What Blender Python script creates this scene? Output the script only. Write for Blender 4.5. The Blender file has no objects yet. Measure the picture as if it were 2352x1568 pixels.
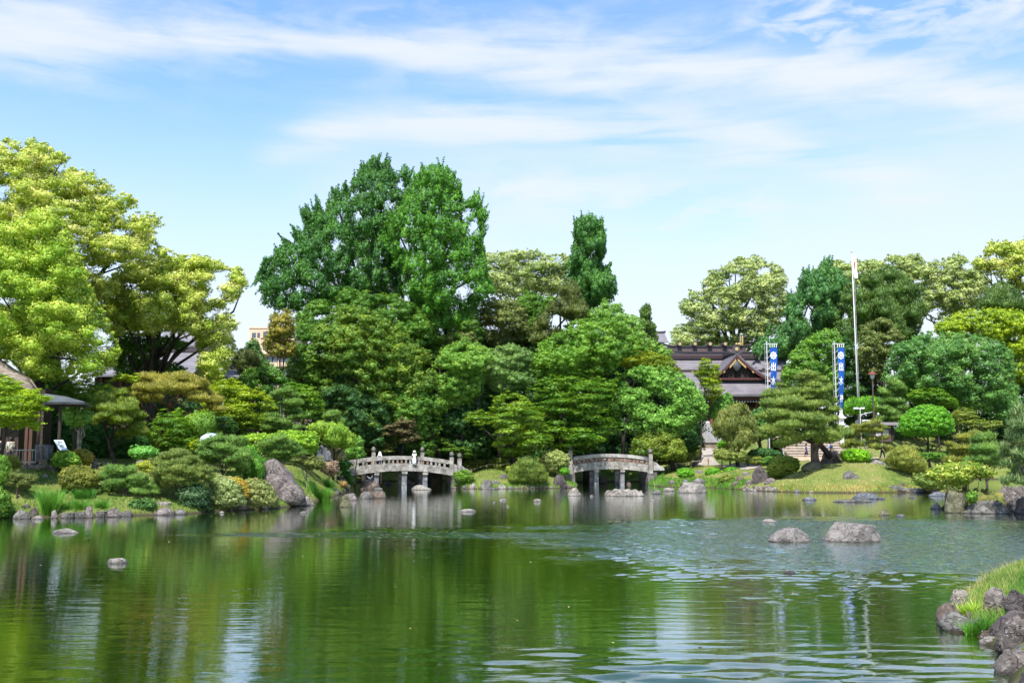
import bpy, math, random
import numpy as np
from mathutils import Vector, Matrix
# ---------------------------------------------------------------- camera, sky, sun, exposure
scene = bpy.context.scene
COL = scene.collection
CAMH = 3.5; PITCH = math.radians(6.26); FOC = 2288.0; CX = 1176.0; CY = 784.0
cam_d = bpy.data.cameras.new('camera'); cam = bpy.data.objects.new('camera', cam_d); COL.objects.link(cam)
cam.location = (0, 0, CAMH); cam.rotation_euler = (math.radians(90) + PITCH, 0, 0)
cam_d.sensor_width = 36.0; cam_d.lens = 36.0 * FOC / 2352.0; cam_d.clip_end = 6000; cam_d.clip_start = 0.3
scene.camera = cam
scene.view_settings.view_transform = 'Standard'; scene.view_settings.look = 'None'
scene.view_settings.gamma = 1.0; scene.view_settings.use_curve_mapping = False
scene.view_settings.exposure = 1.08
scene.cycles.diffuse_bounces = 6; scene.cycles.transmission_bounces = 8; scene.cycles.max_bounces = 12
SUN_EL = math.radians(57); SUN_AZ = math.radians(194)      # azimuth from +Y clockwise: behind the camera, a little to the left
sd = Vector((math.sin(SUN_AZ) * math.cos(SUN_EL), math.cos(SUN_AZ) * math.cos(SUN_EL), math.sin(SUN_EL)))
sl = bpy.data.lights.new('sun', 'SUN'); sl.energy = 4.3; sl.angle = math.radians(0.5); sl.color = (1.0, 0.955, 0.88)
so = bpy.data.objects.new('sun', sl); COL.objects.link(so); so.rotation_euler = sd.to_track_quat('Z', 'Y').to_euler()

def new_tree(nt):
    for n in list(nt.nodes): nt.nodes.remove(n)
    def N(t, **kw):
        n = nt.nodes.new(t)
        ins = kw.pop('ins', {})
        for k, v in kw.items(): setattr(n, k, v)
        for k, v in ins.items():
            if isinstance(v, bpy.types.NodeSocket): nt.links.new(v, n.inputs[k])
            else: n.inputs[k].default_value = v
        return n
    return N
def mathf(N):
    def M(op, a, b=0.0, c=0.0, clamp=False):
        n = N('ShaderNodeMath', operation=op, use_clamp=clamp, ins={0: a, 1: b, 2: c})
        return n.outputs[0]
    return M

world = bpy.data.worlds.new('World'); scene.world = world; world.use_nodes = True
N = new_tree(world.node_tree); M = mathf(N)
sky = N('ShaderNodeTexSky', sky_type='NISHITA', sun_disc=False, sun_elevation=SUN_EL, sun_rotation=SUN_AZ,
        air_density=1.0, dust_density=0.6, ozone_density=2.2)
SKY_K = 0.12
gen = N('ShaderNodeTexCoord').outputs['Generated']
sx = N('ShaderNodeSeparateXYZ', ins={0: gen})
az = M('ARCTAN2', sx.outputs[0], sx.outputs[1])
el = M('ARCSINE', sx.outputs[2])
def cnoise(sa, se, scale, det, rough, off=0.0, dist=0.0):
    v = N('ShaderNodeCombineXYZ', ins={0: M('MULTIPLY', az, sa), 1: M('MULTIPLY', el, se), 2: off})
    return N('ShaderNodeTexNoise', ins={'Vector': v.outputs[0], 'Scale': scale, 'Detail': det, 'Roughness': rough, 'Distortion': dist}).outputs['Fac']
n1 = cnoise(1.0, 3.0, 3.0, 3, 0.5, 1.3)
n2 = cnoise(1.6, 14.0, 3.0, 6, 0.55, 4.7, 0.25)
n3 = cnoise(5.0, 15.0, 3.0, 6, 0.55, 9.1, 0.45)
n4 = cnoise(1.0, 2.2, 2.2, 4, 0.5, 17.0)
deg = math.radians(1)
warp = M('MULTIPLY', M('SUBTRACT', n1, 0.5), 5.0 * deg)
elw = M('ADD', el, warp)
def band(e0, b, a, w, amp, nz, lo, hi, azlo=None, azhi=None, soft=6):
    c = M('ADD', e0 * deg, M('ADD', M('MULTIPLY', az, b), M('MULTIPLY', M('MULTIPLY', az, az), a / deg)))
    d = M('DIVIDE', M('SUBTRACT', elw, c), w * deg)
    g = M('EXPONENT', M('MULTIPLY', M('MULTIPLY', d, d), -1.0))
    t = N('ShaderNodeMapRange', clamp=True, ins={0: nz, 1: lo, 2: hi, 3: 0.0, 4: 1.0}).outputs[0]
    r = M('MULTIPLY', M('MULTIPLY', g, t), amp)
    if azlo is not None:
        r = M('MULTIPLY', r, N('ShaderNodeMapRange', clamp=True, interpolation_type='SMOOTHSTEP', ins={0: az, 1: azlo * deg, 2: (azlo + soft) * deg}).outputs[0])
    if azhi is not None:
        r = M('MULTIPLY', r, N('ShaderNodeMapRange', clamp=True, interpolation_type='SMOOTHSTEP', ins={0: az, 1: (azhi + soft) * deg, 2: azhi * deg}).outputs[0])
    return r
parts_ = [
    band(22.2, -0.054, -0.0035, .95, 1.5, n2, 0.32, 0.60),
    band(22.6, -0.06, -0.0035, 2.6, 0.55, n3, 0.45, 0.75),
    band(23.3, 0.0, 0.0, 2.2, 1.5, n3, 0.42, 0.66, 12, 60),
    band(18.6, 0.02, -0.010, 1.1, 1.3, n2, 0.33, 0.62, -16, 20),
    band(17.6, -0.03, 0.0, 3.0, 0.5, n2, 0.30, 0.75, -8),
    band(12.5, 0.0, 0.0, 5.5, 0.55, n4, 0.30, 0.62, -14),
    band(14.5, -0.05, 0.0, 1.2, 1.1, n3, 0.42, 0.70, -6, 12),
    band(6.0, 0.0, 0.0, 5.0, 0.40, n4, 0.15, 0.55),
    band(40.0, 0.0, 0.0, 14.0, 0.5, n2, 0.45, 0.80),
]
acc = parts_[0]
for p in parts_[1:]: acc = M('ADD', acc, p)
acc = M('ADD', acc, M('ADD', 0.05, N('ShaderNodeMapRange', clamp=True, interpolation_type='SMOOTHSTEP', ins={0: el, 1: 21 * deg, 2: -2 * deg, 3: 0.0, 4: 1.35}).outputs[0]))
acc = M('SUBTRACT', 1.0, M('EXPONENT', M('MULTIPLY', acc, -1.25)))
skyhs = N('ShaderNodeHueSaturation', ins={'Hue': 0.499, 'Saturation': 1.16, 'Value': 1.15, 'Color': sky.outputs[0]})
mixc = N('ShaderNodeMix', data_type='RGBA', ins={0: acc, 6: skyhs.outputs[0], 7: (3.55, 3.75, 4.15, 1)})
bg = N('ShaderNodeBackground', ins={'Color': mixc.outputs[2], 'Strength': SKY_K})
N('ShaderNodeOutputWorld', ins={'Surface': bg.outputs[0]})

# ---------------------------------------------------------------- pixel -> place
TAG = {'v': (0, 0, 1, 1), 'c1': (0, 803.9, .27475, .27475), 'c2': (373.2, 803.9, .27475, .27475), 'c3': (746.5, 976.2, .1709, .1709),
       'c4': (1119.7, 976.2, .19532, .19532), 'c5': (1493, 746.5, .25635, .25635), 'c6': (1780, 746.5, .25635, .25635),
       'c7': (2009.8, 803.9, .27467, .27467), 'c8': (2067.2, 1234.6, .2127, .2127), 'b1': (0, 287.1, .36621, .36621),
       'b2': (545.5, 315.8, .27468, .27468), 'b3': (516.8, 631.6, .29297, .29297), 'b4': (1033.6, 574.2, .32964, .32964),
       'b5': (1493, 516.8, .2197, .2197), 'b6': (1894.9, 516.8, .25635, .25635), 'b7': (1722.7, 1119.7, .26758, .26758),
       'b8': (0, 1091, .26857, .26857)}
def V(tag, x, y):
    a = TAG[tag]; return (a[0] + a[2] * x, a[1] + a[3] * y)
cp, sp = math.cos(PITCH), math.sin(PITCH)
def at(vx, vy, Y):                       # point at forward distance Y seen in direction of the pixel
    dx = (vx - CX) / FOC; dy = (CY - vy) / FOC
    X_, Y_, Z_ = dx, cp - dy * sp, sp + dy * cp
    t = Y / Y_
    return Vector((X_ * t, Y, CAMH + Z_ * t))
def at_np(vx, vy, Y):
    dx = (vx - CX) / FOC; dy = (CY - vy) / FOC
    Y_ = cp - dy * sp; t = Y / Y_
    return np.stack([dx * t, Y + 0 * dx, CAMH + (sp + dy * cp) * t], -1)
def at_z(vx, vy, z=0.0):
    dx = (vx - CX) / FOC; dy = (CY - vy) / FOC
    X_, Y_, Z_ = dx, cp - dy * sp, sp + dy * cp
    t = (z - CAMH) / Z_
    return Vector((X_ * t, Y_ * t, z))

# ---------------------------------------------------------------- object helpers
def tag(o, label=None, cat=None, group=None, kind=None):
    if label: o['label'] = label
    if cat: o['category'] = cat
    if group: o['group'] = group
    if kind: o['kind'] = kind
    return o
def empty(name, loc, label=None, cat=None, group=None):
    o = bpy.data.objects.new(name, None); o.location = loc; COL.objects.link(o)
    o.empty_display_size = 0.3
    return tag(o, label, cat, group)
def wloc(o):
    v = Vector((0, 0, 0))
    while o is not None:
        v = v + o.location; o = o.parent
    return v
def link(name, me, parent=None, loc=None):
    o = bpy.data.objects.new(name, me); COL.objects.link(o)
    if parent is not None: o.parent = parent
    if loc is not None: o.location = loc
    return o
def np_mesh(name, verts, quads=None, tris=None, mat=None, tone=None, nv=None, smooth=False, parent=None, origin=None):
    """verts in world coordinates; origin (or the parent's place) is taken off"""
    verts = np.asarray(verts, dtype=np.float32)
    org = wloc(parent) if parent is not None else (Vector(origin) if origin is not None else Vector((0, 0, 0)))
    verts = verts - np.array(org, dtype=np.float32)
    me = bpy.data.meshes.new(name)
    loops = []; starts = []; n = 0
    if quads is not None and len(quads):
        q = np.asarray(quads, dtype=np.int32); loops.append(q.ravel()); starts.append(np.arange(len(q), dtype=np.int32) * 4); n += len(q) * 4
    if tris is not None and len(tris):
        t = np.asarray(tris, dtype=np.int32); loops.append(t.ravel()); starts.append(n + np.arange(len(t), dtype=np.int32) * 3)
    loops = np.concatenate(loops); starts = np.concatenate(starts)
    me.vertices.add(len(verts)); me.vertices.foreach_set('co', verts.ravel())
    me.loops.add(len(loops)); me.loops.foreach_set('vertex_index', loops)
    me.polygons.add(len(starts)); me.polygons.foreach_set('loop_start', starts)
    me.update(calc_edges=True)
    if smooth: me.polygons.foreach_set('use_smooth', np.ones(len(starts), dtype=bool))
    if tone is not None:
        a = me.attributes.new('tone', 'FLOAT', 'POINT'); a.data.foreach_set('value', np.asarray(tone, dtype=np.float32))
    if nv is not None:
        a = me.attributes.new('clump', 'FLOAT_VECTOR', 'POINT'); a.data.foreach_set('vector', np.asarray(nv, dtype=np.float32).ravel())
    if mat: me.materials.append(mat)
    o = link(name, me, parent, None if parent is not None else org)
    return o

class MB:
    def __init__(s): s.v = []; s.f = []
    def add(s, vs, fs):
        k = len(s.v); s.v += [tuple(v) for v in vs]; s.f += [tuple(k + i for i in f) for f in fs]; return s
    def box(s, c, d, rz=0.0, taper=1.0, rx=0.0, ry=0.0):
        R = Matrix.Rotation(rz, 3, 'Z') @ Matrix.Rotation(ry, 3, 'Y') @ Matrix.Rotation(rx, 3, 'X'); c = Vector(c); vs = []
        for z in (-.5, .5):
            k = taper if z > 0 else 1.0
            for x, y in ((-.5, -.5), (.5, -.5), (.5, .5), (-.5, .5)):
                vs.append(c + R @ Vector((x * d[0] * k, y * d[1] * k, z * d[2])))
        return s.add(vs, [(3, 2, 1, 0), (4, 5, 6, 7), (0, 1, 5, 4), (1, 2, 6, 5), (2, 3, 7, 6), (3, 0, 4, 7)])
    def tube(s, pts, rad, n=6, cap=True):
        pts = [Vector(p) for p in pts]
        if not hasattr(rad, '__len__'): rad = [rad] * len(pts)
        k0 = len(s.v); prev = None
        for i, p in enumerate(pts):
            d = (pts[min(i + 1, len(pts) - 1)] - pts[max(i - 1, 0)]).normalized()
            a = d.cross(Vector((0.13, 1, 0.07))).normalized() if abs(d.y) < .95 else d.cross(Vector((1, 0, 0))).normalized()
            b = d.cross(a)
            for j in range(n):
                t = 2 * math.pi * j / n
                s.v.append(tuple(p + (a * math.cos(t) + b * math.sin(t)) * rad[i]))
        for i in range(len(pts) - 1):
            for j in range(n):
                q = k0 + i * n; s.f.append((q + j, q + (j + 1) % n, q + n + (j + 1) % n, q + n + j))
        if cap:
            s.f.append(tuple(k0 + j for j in range(n))[::-1]); e = k0 + (len(pts) - 1) * n; s.f.append(tuple(e + j for j in range(n)))
        return s
    def lathe(s, c, prof, n=12, sx=1, sy=1):
        k0 = len(s.v)
        for r, z in prof:
            for j in range(n):
                t = 2 * math.pi * j / n + .2; s.v.append((c[0] + r * math.cos(t) * sx, c[1] + r * math.sin(t) * sy, c[2] + z))
        for i in range(len(prof) - 1):
            for j in range(n):
                q = k0 + i * n; s.f.append((q + j, q + (j + 1) % n, q + n + (j + 1) % n, q + n + j))
        s.f.append(tuple(k0 + j for j in range(n))[::-1]); e = k0 + (len(prof) - 1) * n; s.f.append(tuple(e + j for j in range(n)))
        return s
    def xf(s, mat):
        s.v = [tuple(mat @ Vector(v)) for v in s.v]; return s
    def build(s, name, mat, parent=None, origin=None, smooth=False):
        org = wloc(parent) if parent is not None else (Vector(origin) if origin is not None else Vector((0, 0, 0)))
        me = bpy.data.meshes.new(name); me.from_pydata([tuple(Vector(v) - org) for v in s.v], [], s.f); me.update()
        if smooth: me.polygons.foreach_set('use_smooth', [True] * len(me.polygons))
        if mat: me.materials.append(mat)
        return link(name, me, parent, None if parent is not None else org)

# ---------------------------------------------------------------- materials
def mat_new(name):
    m = bpy.data.materials.new(name); m.use_nodes = True; return m, new_tree(m.node_tree)
_leafc = {}
def mat_leaf(a, b, c=None, tr=0.40, rough=0.5, spec=0.3):
    g_ = lambda t: tuple(min(.62, x * k) for x, k in zip(t, (1.52, 1.60, 1.40)))
    a, b, c = g_(a), g_(b), (g_(c) if c else None)
    key = (a, b, c, tr, rough, spec)
    if key in _leafc: return _leafc[key]
    m, N = mat_new('leaves'); Mf = mathf(N)
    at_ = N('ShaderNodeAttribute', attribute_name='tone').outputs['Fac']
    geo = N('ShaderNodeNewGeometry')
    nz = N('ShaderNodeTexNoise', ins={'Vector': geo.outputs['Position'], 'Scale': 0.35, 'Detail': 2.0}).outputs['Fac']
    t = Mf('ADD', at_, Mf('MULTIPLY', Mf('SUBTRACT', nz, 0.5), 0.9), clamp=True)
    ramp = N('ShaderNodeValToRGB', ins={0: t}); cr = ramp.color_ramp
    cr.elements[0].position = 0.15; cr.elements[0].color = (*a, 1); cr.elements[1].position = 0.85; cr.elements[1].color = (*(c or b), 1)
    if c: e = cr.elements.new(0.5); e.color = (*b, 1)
    cl = N('ShaderNodeAttribute', attribute_name='clump').outputs['Vector']
    nn = N('ShaderNodeVectorMath', operation='MULTIPLY_ADD', ins={0: cl, 1: (1.25, 1.25, 1.25), 2: geo.outputs['Normal']}).outputs[0]
    nn = N('ShaderNodeVectorMath', operation='NORMALIZE', ins={0: nn}).outputs[0]
    pr = N('ShaderNodeBsdfPrincipled', ins={'Base Color': ramp.outputs[0], 'Roughness': rough, 'Specular IOR Level': spec, 'Normal': nn})
    hs = N('ShaderNodeHueSaturation', ins={'Hue': 0.49, 'Saturation': 1.12, 'Value': 1.75, 'Color': ramp.outputs[0]})
    tl = N('ShaderNodeBsdfTranslucent', ins={'Color': hs.outputs[0]})
    mx = N('ShaderNodeMixShader', ins={0: tr, 1: pr.outputs[0], 2: tl.outputs[0]})
    N('ShaderNodeOutputMaterial', ins={'Surface': mx.outputs[0]})
    _leafc[key] = m; return m
def mat_noise(name, c1, c2, scale=1.0, rough=0.8, bump=0.3, c3=None, det=6, stretch=(1, 1, 1), spec=0.3, lo=0.35, hi=0.65, spots=None, bscale=None):
    m, N = mat_new(name); Mf = mathf(N)
    geo = N('ShaderNodeNewGeometry')
    vm = N('ShaderNodeVectorMath', operation='MULTIPLY', ins={0: geo.outputs['Position'], 1: stretch}).outputs[0]
    nz = N('ShaderNodeTexNoise', ins={'Vector': vm, 'Scale': scale, 'Detail': det, 'Roughness': 0.6}).outputs['Fac']
    ramp = N('ShaderNodeValToRGB', ins={0: nz}); cr = ramp.color_ramp
    cr.elements[0].position = lo; cr.elements[0].color = (*c1, 1); cr.elements[1].position = hi; cr.elements[1].color = (*c2, 1)
    if c3: e = cr.elements.new((lo + hi) / 2 + .03); e.color = (*c3, 1)
    col = ramp.outputs[0]
    if spots:
        s2 = N('ShaderNodeTexNoise', ins={'Vector': geo.outputs['Position'], 'Scale': spots[1], 'Detail': 5, 'Roughness': .7}).outputs['Fac']
        k = N('ShaderNodeMapRange', ins={0: s2, 1: spots[2], 2: spots[2] + .06, 3: 0.0, 4: spots[3] if len(spots) > 3 else 0.85}).outputs[0]
        col = N('ShaderNodeMix', data_type='RGBA', ins={0: k, 6: col, 7: (*spots[0], 1)}).outputs[2]
    nb = N('ShaderNodeTexNoise', ins={'Vector': vm, 'Scale': bscale or scale * 3, 'Detail': 8, 'Roughness': 0.65}).outputs['Fac']
    bp = N('ShaderNodeBump', ins={'Height': nb, 'Strength': bump, 'Distance': 0.15})
    pr = N('ShaderNodeBsdfPrincipled', ins={'Base Color': col, 'Roughness': rough, 'Specular IOR Level': spec, 'Normal': bp.outputs[0]})
    N('ShaderNodeOutputMaterial', ins={'Surface': pr.outputs[0]})
    return m
def mat_flat(name, c, rough=0.6, metal=0.0, spec=0.4):
    return mat_noise(name, tuple(x * .86 for x in c), tuple(min(1, x * 1.1) for x in c), 4.0, rough, 0.05, spec=spec)
def mat_rock(name, dark, light, lichen=(0.42, 0.40, 0.38), la=0.62, sc=1.6):
    m, N = mat_new(name); Mf = mathf(N)
    geo = N('ShaderNodeNewGeometry'); P = geo.outputs['Position']
    n1_ = N('ShaderNodeTexNoise', ins={'Vector': P, 'Scale': sc, 'Detail': 8, 'Roughness': .68, 'Distortion': .4}).outputs['Fac']
    n2_ = N('ShaderNodeTexNoise', ins={'Vector': P, 'Scale': sc * 4.5, 'Detail': 6, 'Roughness': .75}).outputs['Fac']
    r1 = N('ShaderNodeMapRange', ins={0: n1_, 1: .35, 2: .65}).outputs[0]
    c1 = N('ShaderNodeMix', data_type='RGBA', ins={0: r1, 6: (*dark, 1), 7: (*light, 1)}).outputs[2]
    r2 = N('ShaderNodeMapRange', ins={0: n2_, 1: la - .06, 2: la + .08, 3: 0., 4: .8}).outputs[0]
    c2 = N('ShaderNodeMix', data_type='RGBA', ins={0: r2, 6: c1, 7: (*lichen, 1)}).outputs[2]
    # wet, darker band just above the waterline
    z = N('ShaderNodeSeparateXYZ', ins={0: P}).outputs[2]
    wet = N('ShaderNodeMapRange', ins={0: Mf('ADD', z, Mf('MULTIPLY', n1_, 0.06)), 1: .05, 2: .11, 3: .75, 4: 0.}).outputs[0]
    c3 = N('ShaderNodeMix', data_type='RGBA', ins={0: wet, 6: c2, 7: (dark[0] * .35, dark[1] * .35, dark[2] * .35, 1)}).outputs[2]
    mus = N('ShaderNodeTexVoronoi', feature='DISTANCE_TO_EDGE', ins={'Vector': N('ShaderNodeVectorMath', operation='ADD', ins={0: P, 1: N('ShaderNodeTexNoise', ins={'Vector': P, 'Scale': sc * 2, 'Detail': 3}).outputs['Color']}).outputs[0], 'Scale': sc * 1.2}).outputs[0]
    crack = N('ShaderNodeMapRange', ins={0: mus, 1: 0.0, 2: .06, 3: 0., 4: 1.}).outputs[0]
    h = Mf('ADD', Mf('ADD', Mf('MULTIPLY', n1_, .9), Mf('MULTIPLY', n2_, .6)), Mf('MULTIPLY', crack, .22))
    c3 = N('ShaderNodeMix', data_type='RGBA', ins={0: Mf('MULTIPLY', Mf('SUBTRACT', 1.0, crack), .6), 6: c3, 7: (dark[0] * .4, dark[1] * .4, dark[2] * .4, 1)}).outputs[2]
    bp = N('ShaderNodeBump', ins={'Height': h, 'Strength': .9, 'Distance': .26 / sc})
    rg = Mf('SUBTRACT', 0.85, Mf('MULTIPLY', wet, .5))
    pr = N('ShaderNodeBsdfPrincipled', ins={'Base Color': c3, 'Roughness': rg, 'Specular IOR Level': .3, 'Normal': bp.outputs[0]})
    N('ShaderNodeOutputMaterial', ins={'Surface': pr.outputs[0]}); return m
ROCKM = {
    'grey': mat_rock('grey_rock', (.045, .043, .041), (.21, .20, .185), (.33, .315, .29), .66),
    'dark': mat_rock('dark_rock', (.035, .03, .03), (.13, .11, .11), (.25, .24, .22), .66),
    'brown': mat_rock('brown_rock', (.055, .040, .034), (.20, .155, .125), (.33, .30, .25)),
    'pale': mat_rock('pale_rock', (.11, .10, .09), (.32, .29, .26), (.46, .44, .39), .63),
    'purple': mat_rock('mauve_rock', (.050, .042, .040), (.215, .185, .170), (.42, .40, .37), .60),
    'blue': mat_rock('slate_rock', (.06, .065, .075), (.17, .18, .20), (.35, .36, .37), .63),
    'boulder': mat_rock('boulder_rock', (.10, .092, .086), (.28, .255, .24), (.37, .35, .33), .66),
    'moss': mat_rock('mossy_rock', (.05, .05, .03), (.19, .17, .13), (.08, .11, .02), .52),
}
STONE = mat_noise('weathered_granite', (.12, .11, .09), (.37, .355, .32), 1.9, .85, .5, c3=(.265, .25, .225), spots=((.07, .06, .05), 5.0, .60, .7), bscale=7)
STONE2 = mat_noise('pale_granite', (.19, .18, .16), (.40, .39, .36), 2.3, .85, .4, c3=(.31, .30, .28), spots=((.10, .09, .075), 4.0, .63, .6), bscale=8)
STONED = mat_noise('stained_granite', (.09, .055, .04), (.24, .17, .13), 3.0, .85, .4)
PIERM = mat_noise('pier_granite', (.07, .075, .085), (.23, .23, .24), 3.0, .8, .4, spots=((.40, .38, .34), 3.0, .62, .6))
BARK = mat_noise('bark', (.035, .028, .022), (.12, .095, .075), 3.0, .9, .8, stretch=(1, 1, .25))
BARKD = mat_noise('dark_bark', (.018, .015, .013), (.06, .05, .042), 3.0, .9, .8, stretch=(1, 1, .25))
BARKR = mat_noise('red_pine_bark', (.10, .045, .03), (.30, .15, .095), 4.0, .85, .7)
BARKP = mat_noise('pale_bark', (.13, .115, .09), (.33, .30, .25), 4.0, .9, .6)
WOODD = mat_noise('dark_timber', (.02, .014, .011), (.06, .04, .03), 3, .6, .3, stretch=(4, 4, .6))
WOODR = mat_noise('reddish_timber', (.10, .04, .02), (.22, .09, .045), 3, .6, .3, stretch=(4, 4, .6))
POSTW = mat_noise('weathered_post_wood', (.14, .10, .07), (.30, .225, .17), 5, .85, .3, stretch=(2, 2, .5))
METAL = mat_flat('painted_grey_metal', (.42, .44, .46), .4)
WHITE = mat_flat('white_paint', (.76, .76, .74), .5)
ROPE = mat_flat('rope_fibre', (.45, .38, .27), .9)
BLACKI = mat_flat('dark_interior', (.012, .011, .011), .9)
# ---------------------------------------------------------------- the lie of the land
shoreV = [(-900, 1200), (-150, 1194), (0, 1190), (60, 1188), (200, 1186), (430, 1181), (500, 1174), (640, 1167), (690, 1160), (722, 1156), (735, 1148),
          (765, 1142), (790, 1131), (803, 1121), (806, 1113), (800, 1107), (900, 1105), (1030, 1104), (1060, 1108), (1036, 1119), (1060, 1122), (1120, 1122.5), (1200, 1122),
          (1290, 1121), (1322, 1119), (1330, 1112), (1300, 1108), (1400, 1106), (1500, 1106), (1488, 1113), (1510, 1117), (1560, 1118), (1640, 1120), (1700, 1124),
          (1760, 1128), (1850, 1131), (1960, 1131.5), (2050, 1131), (2110, 1130), (2175, 1134), (2165, 1124), (2110, 1114), (2100, 1106), (2140, 1101), (2352, 1100), (2700, 1102)]
shore = [tuple(at_z(x, y)[:2]) for x, y in shoreV]
shore += [(75, 60), (40, 34), (19, 29.0)]
shore += [tuple(at_z(x, y)[:2]) for x, y in [(2352, 1308), (2300, 1318), (2232, 1345), (2180, 1385), (2156, 1432), (2175, 1452), (2232, 1456), (2262, 1482), (2300, 1500), (2330, 1540), (2300, 1600)]]
shore += [(5.2, 8.2), (0, 7.4), (-30, 8.0), (-60, 20)]
SH = np.array(shore)
def seg_dist(P, poly):
    A = poly; B = np.roll(poly, -1, axis=0); best = np.full(len(P), 1e9)
    for a, b in zip(A, B):
        d = b - a; L = (d * d).sum() + 1e-12
        t = np.clip(((P - a) @ d) / L, 0, 1); q = a + t[:, None] * d
        best = np.minimum(best, ((P - q) ** 2).sum(1))
    return np.sqrt(best)
def inside(P, poly):
    x, y = P[:, 0], P[:, 1]; r = np.zeros(len(P), bool); n = len(poly)
    for i in range(n):
        x1, y1 = poly[i]; x2, y2 = poly[(i + 1) % n]
        if y1 == y2: continue
        c = ((y1 > y) != (y2 > y)) & (x < (x2 - x1) * (y - y1) / (y2 - y1) + x1); r ^= c
    return r
def sdist(P):
    d = seg_dist(P, SH); return np.where(inside(P, SH), -d, d)
ctrl = []
for x, y, D in [(-300, 1060, 60), (0, 1070, 62), (100, 1073, 62), (220, 1080, 61.5), (330, 1072, 63), (60, 1112, 57.5), (180, 1138, 55.5), (300, 1140, 56), (430, 1150, 57.5), (0, 1150, 54.5),
                (-150, 1120, 56), (450, 1110, 61), (560, 1115, 63), (640, 1110, 66), (690, 1080, 71), (735, 1100, 73), (700, 1115, 70), (760, 1098, 80), (680, 1062, 80), (500, 1045, 80), (600, 1045, 88),
                (300, 1050, 75), (100, 1050, 78), (-200, 1050, 80), (780, 1080, 92), (800, 1085, 97), (860, 1075, 108), (950, 1072, 112), (1050, 1078, 99),
                (1075, 1090, 97), (1130, 1079, 103), (1200, 1077, 104), (1270, 1078, 105), (1180, 1098, 97), (1290, 1095, 99), (1510, 1082, 106), (1560, 1078, 108), (1600, 1071, 112),
                (1570, 1098, 103), (1680, 1072, 108), (1640, 1090, 104), (1620, 1050, 126), (1615, 1030, 136), (1680, 1045, 120), (1720, 1030, 126), (1760, 1040, 116), (1790, 1070, 104),
                (1860, 1050, 113), (1930, 1050, 113), (1780, 1048, 113), (1740, 1075, 100), (1730, 1095, 96),
                (2000, 1050, 103), (2060, 1020, 115), (2040, 1008, 118), (2130, 1006, 118), (2100, 1052, 105), (2200, 1050, 106), (2300, 1010, 120), (2300, 1055, 108), (2450, 1055, 112),
                (2130, 1075, 98), (2100, 1062, 101), (2250, 1095, 124)]:
    p = at(x, y, D); ctrl.append((p.x, p.y, p.z))
ctrl += [(22, 108, 1.9), (-60, 130, 3), (-20, 130, 3), (10, 130, 3), (30, 150, 6.4), (45, 150, 6.6), (38, 130, 5.3), (44, 124, 5.0), (60, 150, 6.4), (80, 130, 6), (0, 160, 4), (-60, 180, 4),
         (60, 220, 6), (-300, 300, 4), (300, 300, 6), (0, 500, 4), (-300, 60, 3), (300, 60, 5), (0, 0, 1.9), (0, 5.5, 1.8), (-40, 0, 2), (90, 60, 4), (60, 30, 2.5)]
for x, y, z in [(11.9, 23.6, 0.35), (12.6, 22.6, .5), (12.9, 25, .45), (14.5, 26, .5), (11.0, 21.5, .35), (12.5, 20.5, .6), (10.4, 20.2, .25), (14, 21, .75), (10.6, 17.6, .6), (12.5, 17, .9), (10, 12, 1.0), (16, 24, .6), (13.5, 23.6, .5)]:
    ctrl.append((x, y, z))
CT = np.array(ctrl)
MOUND = [at(1960, 1062, 92.5)]
def H(P):
    P = np.atleast_2d(np.asarray(P, dtype=float)); num = np.zeros(len(P)); den = np.zeros(len(P))
    for x, y, z in CT:
        w = 1.0 / (((P[:, 0] - x) ** 2 + (P[:, 1] - y) ** 2) + 0.6) ** 1.8; num += w * z; den += w
    return num / den
def smooth(t): t = np.clip(t, 0, 1); return t * t * (3 - 2 * t)
def ground_np(P):
    P = np.atleast_2d(np.asarray(P, dtype=float)); s = sdist(P)
    near = P[:, 1] < 32
    k = np.where(near, 1.4, 3.4)
    S = np.clip(s / k, 0, 1); S = 1 - (1 - S) ** 1.7
    h = H(P)
    z = np.where(s > 0, 0.05 * np.clip(s * 4, 0, 1) + S * (h - .05), np.maximum(-1.4, s * 0.7))
    m = MOUND[0]
    q = np.sqrt(((P[:, 0] - m.x) / 7.6) ** 2 + ((P[:, 1] - m.y) / 6.2) ** 2)
    g = np.clip(1 - q ** 2.2, 0, 1) ** .8 * 2.38
    z = np.where(s > 0, np.maximum(z * (1 - .85 * np.clip(1.35 - q, 0, 1)), g * np.clip(s / .6, 0, 1)), z)
    z += np.where(s > 0.8, 0.03 * np.sin(P[:, 0] * 1.3 + np.sin(P[:, 1] * .7) * 2) * np.sin(P[:, 1] * 1.1), 0)
    return z
def gz(x, y): return float(ground_np([(x, y)])[0])
def on_ground(vx, vy, y0=None, y1=None):
    """first place where the sight line of a pixel meets water or land"""
    dx = (vx - CX) / FOC; dy = (CY - vy) / FOC; Y_ = cp - dy * sp; Z_ = sp + dy * cp
    Ys = np.linspace(y0 or 14, y1 or 150, 1400); t = Ys / Y_
    P = np.stack([dx * t, Ys], -1); z = CAMH + Z_ * t; g = np.maximum(ground_np(P), 0.0)
    hit = np.nonzero(z <= g)[0]
    if len(hit) == 0: return at(vx, vy, y1 or 110)
    i = hit[0]; return Vector((P[i, 0], P[i, 1], float(g[i])))

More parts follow.
